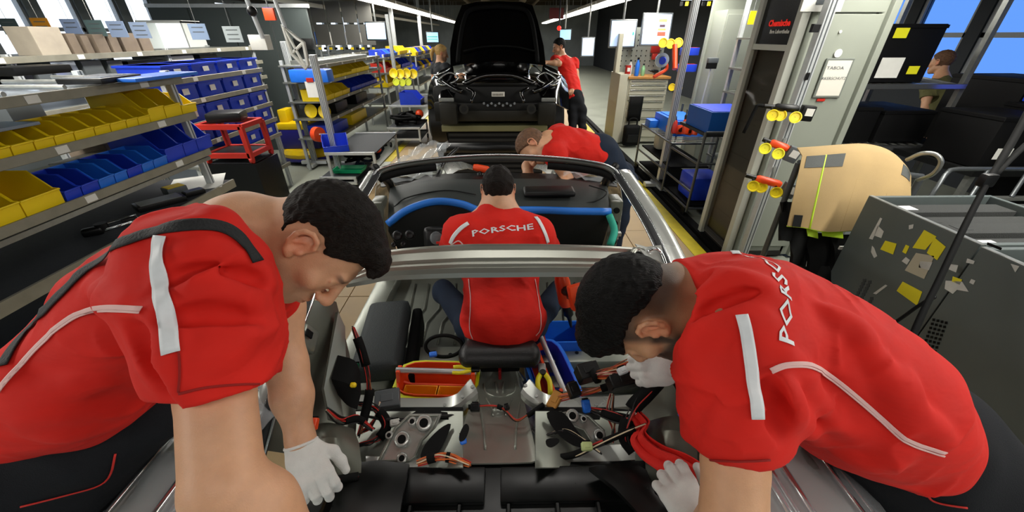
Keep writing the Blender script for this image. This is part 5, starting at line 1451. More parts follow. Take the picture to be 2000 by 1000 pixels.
def rack(label, x0, x1, y0, y1, shelves, top, posts=None, name='shelf_rack', edge=.04, mats=None, feet=True):
    """profile posts and deep shelves; the rack faces +X at x1"""
    t = thing(name, label, 'rack', ((x0 + x1) / 2, (y0 + y1) / 2, 0))
    for y in posts or (y0 + .03, y1 - .03):
        for x in (x0 + .03, x1 - .05):
            b = MB().b2((x - .02, y - .02, -.03), (x + .02, y + .02, top), bev=.004).build('post', M_ALU, t)
            MB().b2((x + .0195, y - .004, .0), (x + .0215, y + .004, top)).build('groove', M_GRP, b)
    for i, z in enumerate(shelves):
        m = (mats or {}).get(i, M_SHF)
        s = MB().b2((x0, y0, z - .02), (x1 - .012, y1, z)).build('shelf', m, t)
        MB().b2((x1 - .012, y0, z - edge), (x1, y1, z + .006), bev=.002).build('edge_strip', M_EDGE, s)
        n = max(1, int((y1 - y0) / .55))
        for k in range(n):
            yy = y0 + (k + .5) * (y1 - y0) / n
            MB().b2((x1, yy - .03, z - edge + .006), (x1 + .0015, yy + .03, z)).build('price_card', M_PAPER, s)
    return t
X1 = -2.2
ra = rack('near grey shelf rack with yellow and blue bins over a dark bench', -2.85, X1, .35, 2.88, [1.09, 1.347, 1.58], 1.62, posts=(1.0, 2.82), mats={2: M_TOPS})
MB().b2((-2.8, .35, .80), (-2.14, 2.9, .845)).build('bench_top', M_MAT, ra)
mb = MB(); mb.b2((-2.14, .6, .79), (-2.125, 2.9, .85)); mb.build('bench_edge', M_EDGE, ra)
MB().b2((-2.8, .3, .55), (-2.1, 2.95, .58)).build('lower_shelf', M_MAT, ra)
MB().b2((-2.1, .3, .53), (-2.085, 2.95, .585)).build('lower_edge', M_ALU, ra)
MB().b2((-2.215, .5, 1.02), (-2.20, 2.85, 1.045)).build('label_rail', M_STEEL, ra)
for j in range(9): MB().cyl((-2.83, .5 + j * .27, 1.595), (-2.22, .5 + j * .27, 1.595), .011, n=8).build('roller', M_STEEL, ra)
# bins, boundaries taken along each shelf edge
def bins(z, vA, vB, cuts, spec, group, where, x=X1, rz=0, cols=None):
    k = 0
    for i, ((u0, u1), (m, h, d, cn)) in enumerate(zip(cuts, spec)):
        f = lambda u: atx(u, vA + (vB - vA) * u / 400.0, x).y
        ya, yb = f(u0), f(u1); w = abs(yb - ya) - .006
        b = stack_bin('storage_bin', '%s %s, %s from the left on the %s' % (cn[0], cn[1], ORD[i], where), m, w, d, h, group=group)
        fill = MB()
        for q in range(4): fill.box((rr.uniform(-d * .3, d * .2), rr.uniform(-w * .3, w * .3), .012), (.03, .02, .02), rz=rr.uniform(0, 3), bev=.003)
        fill.each('small_part', M_BLK if i % 2 else M_STEEL, b)
        b.location = (x - .012 - d / 2, (ya + yb) / 2, z)
Y_ = M_YBIN; B_ = M_BBIN; L_ = M_BLBIN
ys2 = [(-42, 0), (0, 42), (42, 85), (85, 123), (123, 160), (160, 198), (198, 228), (228, 258), (258, 280), (280, 303), (303, 333), (333, 364), (364, 392)]
bins(1.35, 325, 214, ys2, [(Y_, .095, .24, ('small yellow', 'bin'))] * 10 + [(Y_, .17, .34, ('tall yellow', 'bin')), (Y_, .16, .32, ('tall yellow', 'bin')), (Y_, .12, .3, ('low yellow', 'bin with steel parts'))], 'yellow bins on the upper bin shelf', 'upper bin shelf')
ys3 = [(-60, 0), (0, 66), (66, 141), (143, 175), (175, 208), (208, 238), (238, 262), (262, 290), (290, 312), (312, 338), (338, 372), (372, 397), (397, 424)]
bins(1.093, 455, 300, ys3, [(Y_, .16, .30, ('large yellow', 'bin'))] * 3 + [(B_, .11, .24, ('dark blue', 'bin'))] * 2 + [(L_, .11, .24, ('light blue', 'bin'))] * 2 + [(B_, .11, .24, ('dark blue', 'bin'))] + [(L_, .11, .24, ('light blue', 'bin'))] * 2 + [(B_, .19, .34, ('tall blue', 'bin'))] * 3, 'bins on the lower bin shelf', 'lower bin shelf')
# things on the bench
def slab(name, label, cat, c, size, rz, m, top=None, mt=None, bev=.006):
    t = thing(name, label, cat, c)
    MB().box((c[0], c[1], c[2] + size[2] / 2), size, rz=rz, bev=min(bev, size[2] * .4)).build('body', m, t, 40)
    if mt is not None: MB().box((c[0], c[1], c[2] + size[2] + .0015), (size[0] * .86, size[1] * .86, .003), rz=rz).build(top or 'cover', mt, t)
    return t
q = atz(385, 357, .85); slab('paper_sheet', 'large white paper sheet at the far end of the bench', 'paper', (q.x, q.y, .846), (.34, .38, .003), .5, M_PAPER, bev=.001)
q = atz(312, 393, .87); slab('control_unit', 'flat black unit with a silver lid on the dark bench', 'control unit', (q.x, q.y, .846), (.13, .26, .035), -.62, M_BLK, 'silver_lid', M_STEEL)
q = atz(340, 368, .88); slab('small_carton', 'small grey box with a yellow end on the bench by the paper', 'box', (q.x, q.y, .846), (.10, .12, .05), -.5, M_GRP, 'yellow_label', M_YBIN)
q = atz(378, 374, .87); slab('black_module', 'small black module lying on the edge of the white paper', 'module', (q.x, q.y, .85), (.07, .12, .03), -.6, M_BLK, 'cover', M_GRP)
q = atz(213, 441, .88)
t = thing('mirror_actuator', 'black plastic actuator with a chromed bracket near the bench edge', 'car part', (q.x, q.y, .846))
mb = MB(); mb.box((q.x - .05, q.y - .05, .87), (.09, .05, .045), rz=.6, bev=.015); mb.build('motor_housing', M_BLK, t, True)
MB().cyl((q.x - .02, q.y - .02, .86), (q.x - .02, q.y - .02, .905), .028, n=16).build('pivot', M_BLK, t, 50)
mb = MB(); mb.tube([(q.x, q.y - .03, .87), (q.x + .10, q.y + .08, .88), (q.x + .07, q.y + .11, .90), (q.x - .02, q.y + .01, .89)], .007, 6, closed=True); mb.build('bracket', M_CHROME, t, True)
MB().box((q.x + .06, q.y + .06, .885), (.03, .06, .03), rz=-.7, bev=.006).build('connector', M_BLK, t, 40)
# flat things on the top shelf and between the shelves
for i, (u, v, z, sz, rz_, m, mt, nm, lab, cat) in enumerate((
    (200, 157, 1.60, (.22, .3, .03), .1, M_BLK, M_TOPS, 'parts_tray', 'silver topped flat tray lying on the top shelf of the near rack', 'tray'),
    (60, 142, 1.60, (.24, .34, .05), -.1, M_BLK, None, 'cable_bag', 'dark wire bundle bag at the left of the top shelf', 'bag'),
    (300, 150, 1.60, (.2, .5, .02), .0, M_BLBIN, M_FILM, 'film_sheet', 'blue film pack on the top shelf of the near rack', 'film'),
    (210, 213, 1.36, (.28, .36, .02), .3, M_FILM, None, 'film_bag', 'clear plastic bag behind the yellow bins', 'bag'),
    (30, 232, 1.36, (.2, .2, .12), .0, M_GRP, M_SCR, 'parts_carton', 'grey carton with a pale label behind the yellow bins', 'box'),
    (165, 322, 1.10, (.1, .3, .06), .0, M_STEEL, None, 'metal_bracket', 'light steel bracket behind the blue bins', 'bracket'),
    (205, 300, 1.10, (.22, .26, .10), .2, M_CARD, M_BEI, 'parts_carton', 'brown open carton behind the blue bins', 'box'))):
    p = atz(u, v, z); slab(nm, lab, cat, (p.x, p.y, z - .008), sz, rz_, m, 'cover', mt)
t = thing('grey_bar', 'long grey plastic strip lying across the yellow bins', 'strip', (-2.2, 1.6, 1.45))
MB().b2((-2.42, .6, 1.447), (-2.25, 1.95, 1.462), bev=.004).build('strip', mat('grey blue plastic strip', '7c8794', rough=.35), t)
# ---- second rack behind with boxes on top, and hanging cards
rb = rack('rear rack behind the bins with cardboard boxes on its top shelf', -4.3, -3.6, 1.6, 6.4, [1.30, 1.50, 1.68], 1.7, posts=(1.7, 3.2, 4.7, 6.3))
for i, (u0, u1, m, h) in enumerate(((85, 148, M_BEI, .20), (150, 172, M_CARD, .155), (176, 194, M_CARD, .14), (200, 226, M_CARD, .15), (228, 248, M_CARD, .15), (252, 285, M_CARD, .16), (286, 310, M_CARD, .15))):
    a = atx(u0, 110, -3.62).y; b = atx(u1, 110, -3.62).y
    t = thing('carton', '%s carton, %s from the left on the rear rack top' % (('beige' if m is M_BEI else 'brown'), ORD[i]), 'box', (-3.72, (a + b) / 2, 1.68), 'cartons on the rear rack')
    MB().b2((-3.82, a + .01, 1.682), (-3.63, b - .01, 1.68 + h), bev=.004).build('case', m, t)
    MB().b2((-3.82, (a + b) / 2 - .02, 1.68 + h), (-3.63, (a + b) / 2 + .02, 1.681 + h)).build('packing_tape', M_GRP, t)
for i, (u0, u1, z, m, h, dsc) in enumerate(((30, 70, 1.5, M_BLK, .1, 'black low'), (75, 110, 1.5, M_GRP, .12, 'dark grey'), (112, 165, 1.5, M_TOPS, .14, 'pale grey'), (172, 215, 1.5, M_GRP, .13, 'grey fronted'), (222, 255, 1.5, M_GRP, .12, 'small grey'), (262, 335, 1.5, M_BLK, .1, 'long black'), (345, 395, 1.5, M_PAPER, .12, 'white'), (405, 440, 1.5, M_BLK, .12, 'square black'))):
    a = atx(u0, 140, -3.62).y; b = atx(u1, 140, -3.62).y
    slab('storage_case', '%s case on the middle shelf of the rear rack' % dsc, 'box', (-3.85, (a + b) / 2, z + .001), (.4, b - a - .02, h), 0, m, 'lid', M_STEEL if i % 2 else None)
for i, (u, v, c, dsc) in enumerate(((20, 52, '3b4a4c', 'dark grey'), (82, 51, 'b77a14', 'orange'), (140, 53, '7f92b4', 'light blue first'), (187, 55, '4d6263', 'grey green'), (229, 57, '8092b0', 'light blue second'), (274, 59, '8091ac', 'light blue third'), (388, 62, '7f93b0', 'blue framed'), (455, 67, 'a9b3b6', 'pale rimmed'))):
    d = 3.4; p = at(u, v, d)
    t = thing('hanging_card', '%s card hanging on a wire over the rear rack' % dsc, 'sign', p, 'hanging cards')
    MB().box(p, (.155, .004, .125)).build('card', mat('card ' + dsc, c, rough=.6), t)
    mb = MB()
    for k in range(3 if i % 2 else 2): mb.b2((p.x - .05, p.y - .0035, p.z + .03 - .035 * k), (p.x + .05, p.y - .002, p.z + .037 - .035 * k))
    mb.each('print_line', M_GRP, t)
    MB().cyl((p.x, p.y, p.z + .06), (p.x, p.y, 2.45), .002, n=5).build('wire', M_STEEL, t)
struct('trim_20', MB().b2((-5.2, p.y - .03, 2.45), (-2.3, p.y + .03, 2.50)), M_DUCT)
# lit white cabinet, slate partition
q = at(355, 78, 5.4)
t = thing('light_booth', 'bright white lit booth beyond the hanging cards', 'cabinet', (q.x, q.y, 0))
MB().b2((q.x - .28, q.y, q.z - .26), (q.x + .28, q.y + .05, q.z + .20)).build('lit_panel', mat('lit booth panel', 'f4f6f4', emit=1.3), t)
mb = MB()
for a in (-.30, .28): mb.b2((q.x + a, q.y - .30, -.03), (q.x + a + .02, q.y + .06, q.z + .22))
mb.b2((q.x - .30, q.y - .30, q.z + .20), (q.x + .30, q.y + .06, q.z + .23)); mb.b2((q.x - .28, q.y - .28, q.z - .28), (q.x + .28, q.y + .05, q.z - .25))
mb.each('frame_panel', mat('white booth frame', 'dfe3e0', rough=.5), t)
t = thing('partition', 'slate grey partition wall behind the blue boxes', 'partition', (-4.7, 7.2, 0))
M_SLT = mat('slate grey partition paint', '3c4443', rough=.7)
for k in range(4): MB().b2((-5.6 + .62 * k, 7.2, -.03), (-5.0 + .62 * k, 7.25, 2.2)).build('panel', M_SLT, t)
MB().b2((-5.62, 7.18, 2.2), (-3.1, 7.27, 2.25)).build('top_rail', M_ALU, t)
slab('wall_dispenser', 'black dispenser box mounted against the slate partition', 'dispenser', (q.x + 1.35, 7.12, 1.62), (.28, .14, .16), 0, M_BLK)
# ---- blue box racks further along
rc = rack('tall open rack of blue storage boxes in the middle of the left aisle', -3.5, -3.0, 3.7, 5.28, [.30, .70, .89, 1.08, 1.28, 1.47], 1.5, posts=(3.75, 5.23))
kk = 0
for z, h in ((.89, .15), (1.08, .15), (1.28, .15), (1.47, .12), (.70, .14)):
    for j in range(4):
        y = 3.93 + .38 * j
        if z == .70 and j < 2: continue
        t = thing('blue_box', 'blue storage box, %s along the shelf at %s height' % (ORD[j], {.89: 'third lowest', 1.08: 'chest', 1.28: 'second highest', 1.47: 'top', .70: 'knee'}[z]), 'box', (-3.2, y, z), 'blue boxes in the open rack')
        MB().b2((-3.42, y - .17, z + .001), (-3.03, y + .17, z + h), bev=.01).build('case', M_BBIN, t, 40)
        MB().b2((-3.44, y - .18, z + h - .02), (-3.015, y + .18, z + h), bev=.004).build('rim', M_BBIN, t)
        MB().b2((-3.0145, y - .04, z + h * .35), (-3.012, y + .04, z + h * .7)).build('label_card', M_PAPER, t)
t = thing('steel_stand', 'small red steel stand on a dark chest before the blue box rack', 'stand', (-2.75, 3.75, 0))
c = at(452, 266, 3.75); M_REDM = mat('red enamelled steel', 'b3281c', rough=.4)
x0, x1, y0, y1, z0, z1 = c.x - .2, c.x + .22, c.y - .15, c.y + .2, c.z - .15, c.z + .12
for a in (x0, x1):
    for b in (y0, y1): MB().b2((a - .02, b - .02, z0 - .04), (a + .02, b + .02, z1)).build('leg', M_REDM, t)
for z in (z0, z1):
    for b in (y0, y1): MB().b2((x0, b - .02, z - .025), (x1, b + .02, z + .02)).build('rail', M_REDM, t)
    for a in (x0, x1): MB().b2((a - .018, y0, z - .022), (a + .018, y1, z + .018)).build('rail', M_REDM, t)
MB().b2((x0 + .02, y0 + .02, z0), (x1 - .02, y1 - .02, z0 + .012)).build('deck', M_BLK, t)
for a in (x0, x1):
    for b in (y0, y1): MB().cyl((a - .012, b, z0 - .05), (a + .012, b, z0 - .05), .03, n=14).build('caster', M_REDM, t)
slab('dark_chest', 'dark grey chest carrying the red steel frame', 'chest', ((x0 + x1) / 2, (y0 + y1) / 2, -.03), (.5, .42, z0 - .05), 0, M_BLK, 'lid', M_MAT)
slab('black_seat_shell', 'black moulded shell lying on the red frame cart', 'car part', ((x0 + x1) / 2, (y0 + y1) / 2, z1 + .022), (.3, .25, .09), .3, M_BLK, bev=.03)
# ---- floor scrubber
p = atz(592, 318, 0.0); t = thing('floor_scrubber', 'yellow and dark blue floor scrubbing machine parked in the left aisle', 'cleaning machine', (p.x, p.y, 0))
M_SY = mat('yellow machine hood', 'dcb90c', rough=.35); M_SB = mat('dark blue machine tank', '221f6e', rough=.35)
b = (p.x, p.y + .35)
S = MB(); S.lathe([(.36, .03), (.42, .05), (.44, .14), (.40, .20), (.36, .21)], (b[0], b[1], 0), (0, 0, 1), 20); S.build('skirt', M_SY, t, 40)
MB().lathe([(.435, .03), (.452, .035), (.452, .075), (.435, .08)], (b[0], b[1], 0), (0, 0, 1), 20).build('bumper_strip', M_SB, t, 40)
MB().box((b[0], b[1] + .02, .36), (.62, .62, .32), bev=.06).build('tank', M_SB, t, 50)
MB().box((b[0], b[1] + .02, .56), (.64, .60, .10), bev=.03).build('hood', M_SY, t, 50)
MB().box((b[0] - .22, b[1] - .02, .70), (.14, .30, .20), bev=.03).build('battery_cover', M_SY, t, 50)
MB().box((b[0] + .02, b[1] + .1, .74), (.24, .24, .24), bev=.05).build('seat_block', M_BLK, t, 50)
MB().tube(spl([(b[0] + .2, b[1] + .2, .6), (b[0] + .2, b[1] + .1, .85), (b[0], b[1] - .02, .92), (b[0] - .14, b[1] + .05, .86)], 4), .022, 8).build('handle', M_BLK, t, True)
MB().box((b[0] + .26, b[1] - .10, .44), (.14, .1, .46), bev=.02).build('side_grip', M_SY, t, 40)
for s in (-1, 1): MB().cyl((b[0] + s * .2, b[1] - .3, .0), (b[0] + s * .2, b[1] - .3, .001), .01, n=6).build('drain', M_BLK, t)
# ---- profile-post stations by the line
def caps(t, c, n=2, r=.045, dx=.10, m=None):
    for i in range(n):
        q = Vector(c) + Vector((dx * i, -.03, -.01 * (i % 2)))
        MB().lathe([(.0, .012), (r * .72, .012), (r * .8, .02), (r, .02), (r * .95, .0), (r * .6, -.02), (0, -.02)], q, (-.15, -1, .2), 18).build('cap', m or M_YBIN, t, 50)
def station(label, x, y, topz, base=.4, tilt=0.0):
    t = thing('profile_post', label, 'post', (x, y, 0))
    b = MB().b2((x - .035, y - .035, .05), (x + .035, y + .035, topz), bev=.005).build('post', M_ALU, t)
    for s in (-1, 0, 1): MB().b2((x + s * .02 - .004, y - .0365, .06), (x + s * .02 + .004, y - .0345, topz - .01)).build('groove', M_GRP, b)
    MB().b2((x - base / 2, y - .05, .02), (x + base / 2, y + .05, .07), bev=.004).build('foot_beam', M_ALU, t)
    MB().b2((x - .05, y - base / 2, .0), (x + .05, y + base / 2, .05), bev=.004).build('foot_beam', M_ALU, t)
    return t
p2 = atz(668, 352, 0.05)
t = station('aluminium post with an orange reel by the tray trolley in the left aisle', p2.x, p2.y, 1.62)
q = at(624, 262, (p2 - EYE).dot(FWD) * .99)
MB().cyl(q + Vector((-.05, 0, 0)), q + Vector((.02, -.03, 0)), .10, n=24).build('cable_reel', M_ORG, t, 50)
MB().cyl(q + Vector((-.02, -.02, 0)), q + Vector((.24, -.04, -.01)), .022, n=12).build('reel_arm', M_CHROME, t, 50)
p1 = at(598, 250, 5.9)
t = station('aluminium post with yellow caps and a scanner in front of the floor scrubber', p1.x, p1.y, 1.75)
q = at(592, 213, 5.75); MB().box(q, (.14, .08, .2), bev=.02).build('scanner', M_GRP, t, 40); caps(t, at(610, 216, 5.7), 2, .10, .2)
MB().box(q + Vector((.02, -.03, .04)), (.09, .02, .06)).build('display', M_TOPS, t)
slab('blue_tray_bin', 'long two tone blue tray on the brackets of the left posts', 'bin', tuple(at(612, 160, 5.3)), (.52, .22, .16), 0, M_BLBIN, 'dark_half', M_BBIN, bev=.02)
q = at(610, 175, 5.2); t = thing('notice_sheet', 'white notice with a red clip hanging under the blue tray', 'sign', q); MB().box(q, (.16, .006, .20)).build('sheet', M_PAPER, t); MB().box(q + Vector((0, -.005, .12)), (.09, .02, .05)).build('clip', M_REDM, t)
# tray trolley at the line edge
def trolley(label, x0, x1, y0, y1, levels, m=M_ALU, deck=M_MAT, top=None, name='tray_trolley', posts=True):
    t = thing(name, label, 'trolley', ((x0 + x1) / 2, (y0 + y1) / 2, 0)); zt = top or levels[-1]
    for a in (x0 + .02, x1 - .02):
        for b in (y0 + .02, y1 - .02):
            MB().b2((a - .016, b - .016, .10), (a + .016, b + .016, zt), bev=.003).build('leg', m, t)
            w = MB().cyl((a - .012, b, .045), (a + .012, b, .045), .045, n=14).build('caster', M_BLK, t, 50)
    for z in levels:
        MB().b2((x0, y0, z - .015), (x1, y1, z)).build('deck', deck, t)
        for b in (y0, y1): MB().b2((x0, b - .01, z - .02), (x1, b + .01, z + .015)).build('rim', m, t)
    return t
c = atz(690, 275, .55)
trolley('dark topped tray trolley behind the orange reel post', c.x - .18, c.x + .45, c.y - .55, c.y + .6, [.52], name='tray_trolley')
b = stack_bin('storage_bin', 'single blue bin on the dark topped tray trolley', M_BBIN, .3, .32, .17, group=None); b.location = (c.x - .1, c.y - .35, .521); b.rotation_euler = (0, 0, -1.2)
c = atz(672, 352, .1); trolley('low aluminium trolley with a green tray at the foot of the reel post', c.x - .22, c.x + .25, c.y - .2, c.y + .5, [.13, .20], name='tray_trolley')
q = atz(690, 328, .26)
t = thing('green_tray', 'bright green tray on the low trolley at the line edge', 'tray', (q.x, q.y, .21)); rows = []
for z, e in ((0, -.02), (.05, 0), (.05, -.012), (.012, -.03)): rows.append([Vector((q.x - .05 + (.20 + e) * a, q.y + (.12 + e) * b_, .215 + z)) for a, b_ in ((-1, -1), (1, -1), (1, 1), (-1, 1))])
mb = MB(); mb.loft(rows, None, closed=True); mb.f.append((3, 2, 1, 0)); mb.f.append((12, 13, 14, 15)); mb.build('tray_shell', mat('bright green plastic', '14a06a', rough=.45), t)
q = atz(715, 305, .3)
t = thing('clutter_pile', 'heap of dark cables and an orange grip on the low trolley', 'cables', (q.x, q.y, .22))
for k in range(9): MB().tube(spl([(q.x + rr.uniform(-.25, .25), q.y + rr.uniform(-.3, .3), .25 + rr.uniform(0, .2)) for _ in range(5)], 5), rr.uniform(.015, .03), 7).build('cable', M_BLKM if k % 3 else M_NAVY, t, True)
MB().ball((q.x + .18, q.y, .40), .06, 12).build('orange_grip', M_ORG, t, True)
# ---- middle and far racks with bins
def far_rack(label, x1, y0, y1, shelves, w=.55):
    return rack(label, x1 - w, x1, y0, y1, shelves, shelves[-1] + .06, posts=(y0 + .05, y1 - .05))
far_rack('middle rack with yellow and blue bins behind the aluminium posts', -2.58, 5.9, 8.9, [.47, .75, .99, 1.25, 1.46])
cnt = {}
def far_bins(x1, z, lst, where, d=.34):
    for i, (y, w, h, m, nm) in enumerate(lst):
        k = cnt.setdefault((nm, where), 0); cnt[(nm, where)] += 1
        b = stack_bin('storage_bin', '%s bin, %s of its colour on the %s' % (nm, ORD[k], where), m, w, d, h, group='bins on the ' + where); b.location = (x1 - .015 - d / 2, y, z + .001)
far_bins(-2.58, 1.25, [(6.1 + .24 * i, .23, .10 if i < 5 else .16, Y_, 'yellow') for i in range(9)], 'upper shelf of the middle rack')
far_bins(-2.58, .99, [(6.1 + .34 * i, .32, .15, Y_, 'yellow') for i in range(3)] + [(7.15 + .25 * i, .24, .15, B_, 'blue') for i in range(6)], 'second shelf of the middle rack')
slab('black_carton', 'black parts carton on the third shelf of the middle rack', 'box', (-2.85, 6.6, .751), (.4, .5, .15), 0, M_BLK)
slab('black_carton', 'black parts carton beside a red part on the middle rack', 'box', (-2.85, 7.6, .751), (.4, .6, .16), 0, M_BLK, 'grey_lid', M_GRP)
slab('yellow_crate', 'low yellow crate on the bottom shelf of the middle rack', 'box', (-2.85, 7.3, .471), (.4, .8, .16), 0, M_YBIN)
slab('blue_crate', 'dark blue crate on the bottom shelf of the middle rack', 'box', (-2.85, 6.4, .471), (.4, .6, .15), 0, M_BBIN)
slab('long_profiles', 'stack of dull silver strips on the top of the middle rack', 'car part', (-2.85, 7.2, 1.461), (.4, 2.2, .05), 0, M_STEEL, 'film', M_FILM)
far_rack('far rack with a red part and yellow bins left of the woman', -2.62, 9.4, 12.2, [.45, .8, 1.1, 1.4])
far_bins(-2.62, 1.4, [(9.6 + .3 * i, .28, .14, L_ if i % 2 else B_, 'light blue' if i % 2 else 'blue') for i in range(4)] + [(11.0 + .3 * i, .28, .18, Y_, 'yellow') for i in range(3)], 'top shelf of the far rack')
far_bins(-2.62, 1.1, [(9.6 + .34 * i, .32, .18, M_REDM if i < 2 else Y_, 'red' if i < 2 else 'yellow') for i in range(4)] + [(11.1 + .34 * i, .32, .18, B_, 'blue') for i in range(3)], 'second shelf of the far rack')
far_bins(-2.62, .8, [(9.6 + .4 * i, .38, .18, Y_ if i < 3 else M_GRP, 'yellow' if i < 3 else 'grey') for i in range(6)], 'third shelf of the far rack')
far_rack('most distant rack on the left, mixed bins and cartons', -2.62, 12.8, 16.5, [.5, .9, 1.3])
far_bins(-2.62, 1.3, [(13 + .4 * i, .38, .2, (Y_, B_, M_GRP)[i % 3], ('yellow', 'blue', 'grey')[i % 3]) for i in range(8)], 'top shelf of the most distant rack')
far_bins(-2.62, .9, [(13 + .4 * i, .38, .2, (B_, M_GRP, Y_)[i % 3], ('blue', 'grey', 'yellow')[i % 3]) for i in range(8)], 'lower shelf of the most distant rack')
# second aisle racks seen over them
for j, (x, y0, y1) in enumerate(((-4.6, 8.0, 11.0), (-4.7, 11.6, 15.5))):
    rack('rack with upright blue and white folders in the far left aisle, %s' % ('nearer one' if j == 0 else 'farther one'), x - .5, x, y0, y1, [.5, 1.0, 1.35, 1.62], 1.7, posts=(y0 + .05, y1 - .05))
    nn = int((y1 - y0) / .26)
    for k in range(nn):
        y = y0 + .15 + .26 * k; m = (M_BLBIN, M_PAPER, M_BBIN, M_TOPS, M_GRP)[k % 5]; nm = ('blue', 'white', 'dark blue', 'silver', 'grey')[k % 5]
        slab('upright_case', '%s upright case, %s along the top of the %s folder rack' % (nm, ORD[k], ('nearer', 'farther')[j]), 'box', (x - .2, y, 1.621), (.3, .2, .28), 0, m)
for k, (u, v, d) in enumerate(((883, 243, 8.3), (790, 205, 8.8))):
    pass
c = atz(800, 245, .3); trolley('small aluminium trolley with black tools at the line edge', c.x - .3, c.x + .3, c.y - .5, c.y + .3, [.15, .35], name='tool_trolley')
t = thing('clutter_pile', 'heap of black hoses with an orange part on the small tool trolley', 'hoses', (c.x, c.y, .36))
for k in range(7): MB().tube(spl([(c.x + rr.uniform(-.25, .25), c.y + rr.uniform(-.4, .3), .39 + rr.uniform(0, .16)) for _ in range(4)], 5), rr.uniform(.02, .035), 7).build('hose', M_BLKM, t, True)
MB().ball((c.x + .2, c.y + .1, .5), .08, 12).build('orange_grip', M_ORG, t, True)
p = atz(785, 238, .05)
t = station('aluminium post with yellow and lime caps beside the small tool trolley', p.x, p.y, 2.2)
caps(t, at(770, 143, 7.6), 4, .09, .13); caps(t, at(775, 160, 7.6), 3, .07, .12, M_LIME)
c = atz(825, 190, .7); trolley('black topped bench trolley beyond the caps post', c.x - .5, c.x + .3, c.y - .8, c.y + .8, [.65], name='tray_trolley')
b = stack_bin('storage_bin', 'lone blue bin on the black topped bench trolley', M_BBIN, .4, .4, .22); b.location = (c.x - .1, c.y - .5, .651)
# screens, signs, lamp arm, hazard bar
def monitor(label, c, w, h, ms, tilt=.1, hang=2.9, parts=()):
    t = thing('monitor', label, 'screen', c); c = Vector(c); R = Matrix.Rotation(-tilt, 3, 'X')
    MB().box(c, (w + .05, .05, h + .05), bev=.008, M=R).build('housing', M_GRP if ms is M_SCR2 else M_BLK, t, 40)
    s = MB().box(c + R @ Vector((0, -.0275, 0)), (w, .004, h), M=R).build('display', ms, t)
    for (x, z, a, b, m) in parts: MB().box(c + R @ Vector((x * w, -.031, z * h)), (a * w, .003, b * h), M=R).build('screen_field', m, s)
    MB().cyl(c + Vector((0, .05, h / 2)), Vector((c.x, c.y + .05, hang)), .02, n=8).build('pole', M_STEEL, t)
    return t
M_TEAL = mat('teal screen bar', '35a898', emit=.7)
monitor('pale blue monitor hanging over the left racks', at(735, 61, 8.6), .42, .32, M_SCR, hang=2.42)
monitor('teal striped monitor hanging left of the black hood', at(845, 73, 12), .36, .27, M_SCR, parts=((0, .05, .9, .1, M_TEAL), (0, -.2, .9, .08, M_TEAL)))
q = at(655, 45, 9.0); t = thing('notice_wall', 'hanging board of grey notice sheets over the left racks', 'sign', q)
for i in range(5):
    for j in range(2): MB().box(q + Vector((-.72 + .36 * i, 0, -.24 + .46 * j)), (.33, .01, .43)).build('sheet', mat('faded grey notice', '5b5a55', rough=.8, noise=.1, nscale=4), t)
for k in range(14): MB().box(q + Vector((-.88 + .13 * k, -.01, -.53)), (.065, .02, .05)).build('hazard_block', M_YBIN if k % 2 else M_BLK, t)
q = at(585, 95, 4.2); t = thing('white_bracket_arm', 'white pierced bracket arm on the nearer hanging pole', 'bracket', q)
P = [q + Vector(v) for v in ((-.12, 0, .22), (.0, 0, .10), (.06, 0, .06), (.05, 0, -.16), (.02, 0, -.20), (-.10, 0, -.05))]
MB().tube(P, .022, 6, closed=True, up=(0, 1, 0)).build('frame', mat('white enamelled steel', 'c9c9c2', rough=.4), t, 50)
MB().tube([P[0], P[4]], .016, 6).build('brace', MATS['white enamelled steel'], t); MB().tube([P[2], P[5]], .016, 6).build('brace', MATS['white enamelled steel'], t)
MB().cyl((q.x - .1, q.y, q.z + .2), (q.x - .2, q.y + .02, 2.6), .02, n=8).build('pole', M_ALU, t)
q = at(500, 40, 3.6); t = thing('hanging_pole', 'aluminium pole with a black joint hanging before the slate partition', 'pole', q)
MB().cyl(at(470, -30, 3.6), at(514, 75, 3.9), .022, n=10).build('pole', M_ALU, t, 50); MB().ball(at(492, 22, 3.7), .045, 12).build('joint', M_BLK, t, True)
MB().cyl(at(470, -30, 3.6), at(455, -200, 3.4), .022, n=10).build('pole', M_ALU, t, 50)
q = at(510, 85, 4.0); slab('white_box', 'white box on the end of the hanging pole', 'box', (q.x, q.y, q.z - .06), (.17, .12, .14), 0, M_PAPER)
slab('station_sign', 'small orange and blue sign blocks beside the white bracket arm', 'sign', tuple(at(530, 40, 4.3)), (.12, .04, .12), 0, M_ORG, 'blue_top', M_BBIN)
q = at(530, 40, 4.3); MB().cyl((q.x, q.y, q.z + .1), (q.x, q.y, 3.9), .008, n=6).build('hanger_rod', M_STEEL, [o for o in bpy.data.objects if o.name == 'station_sign'][0])
for i, (u, v, d) in enumerate(((545, 60, 9), (765, 40, 11), (820, 55, 14))):
    q = at(u, v, d); struct('trim_%d' % (30 + i), MB().b2((q.x - .05, q.y - .05, -.03), (q.x + .05, q.y + .05, 3.9)), M_ALU)
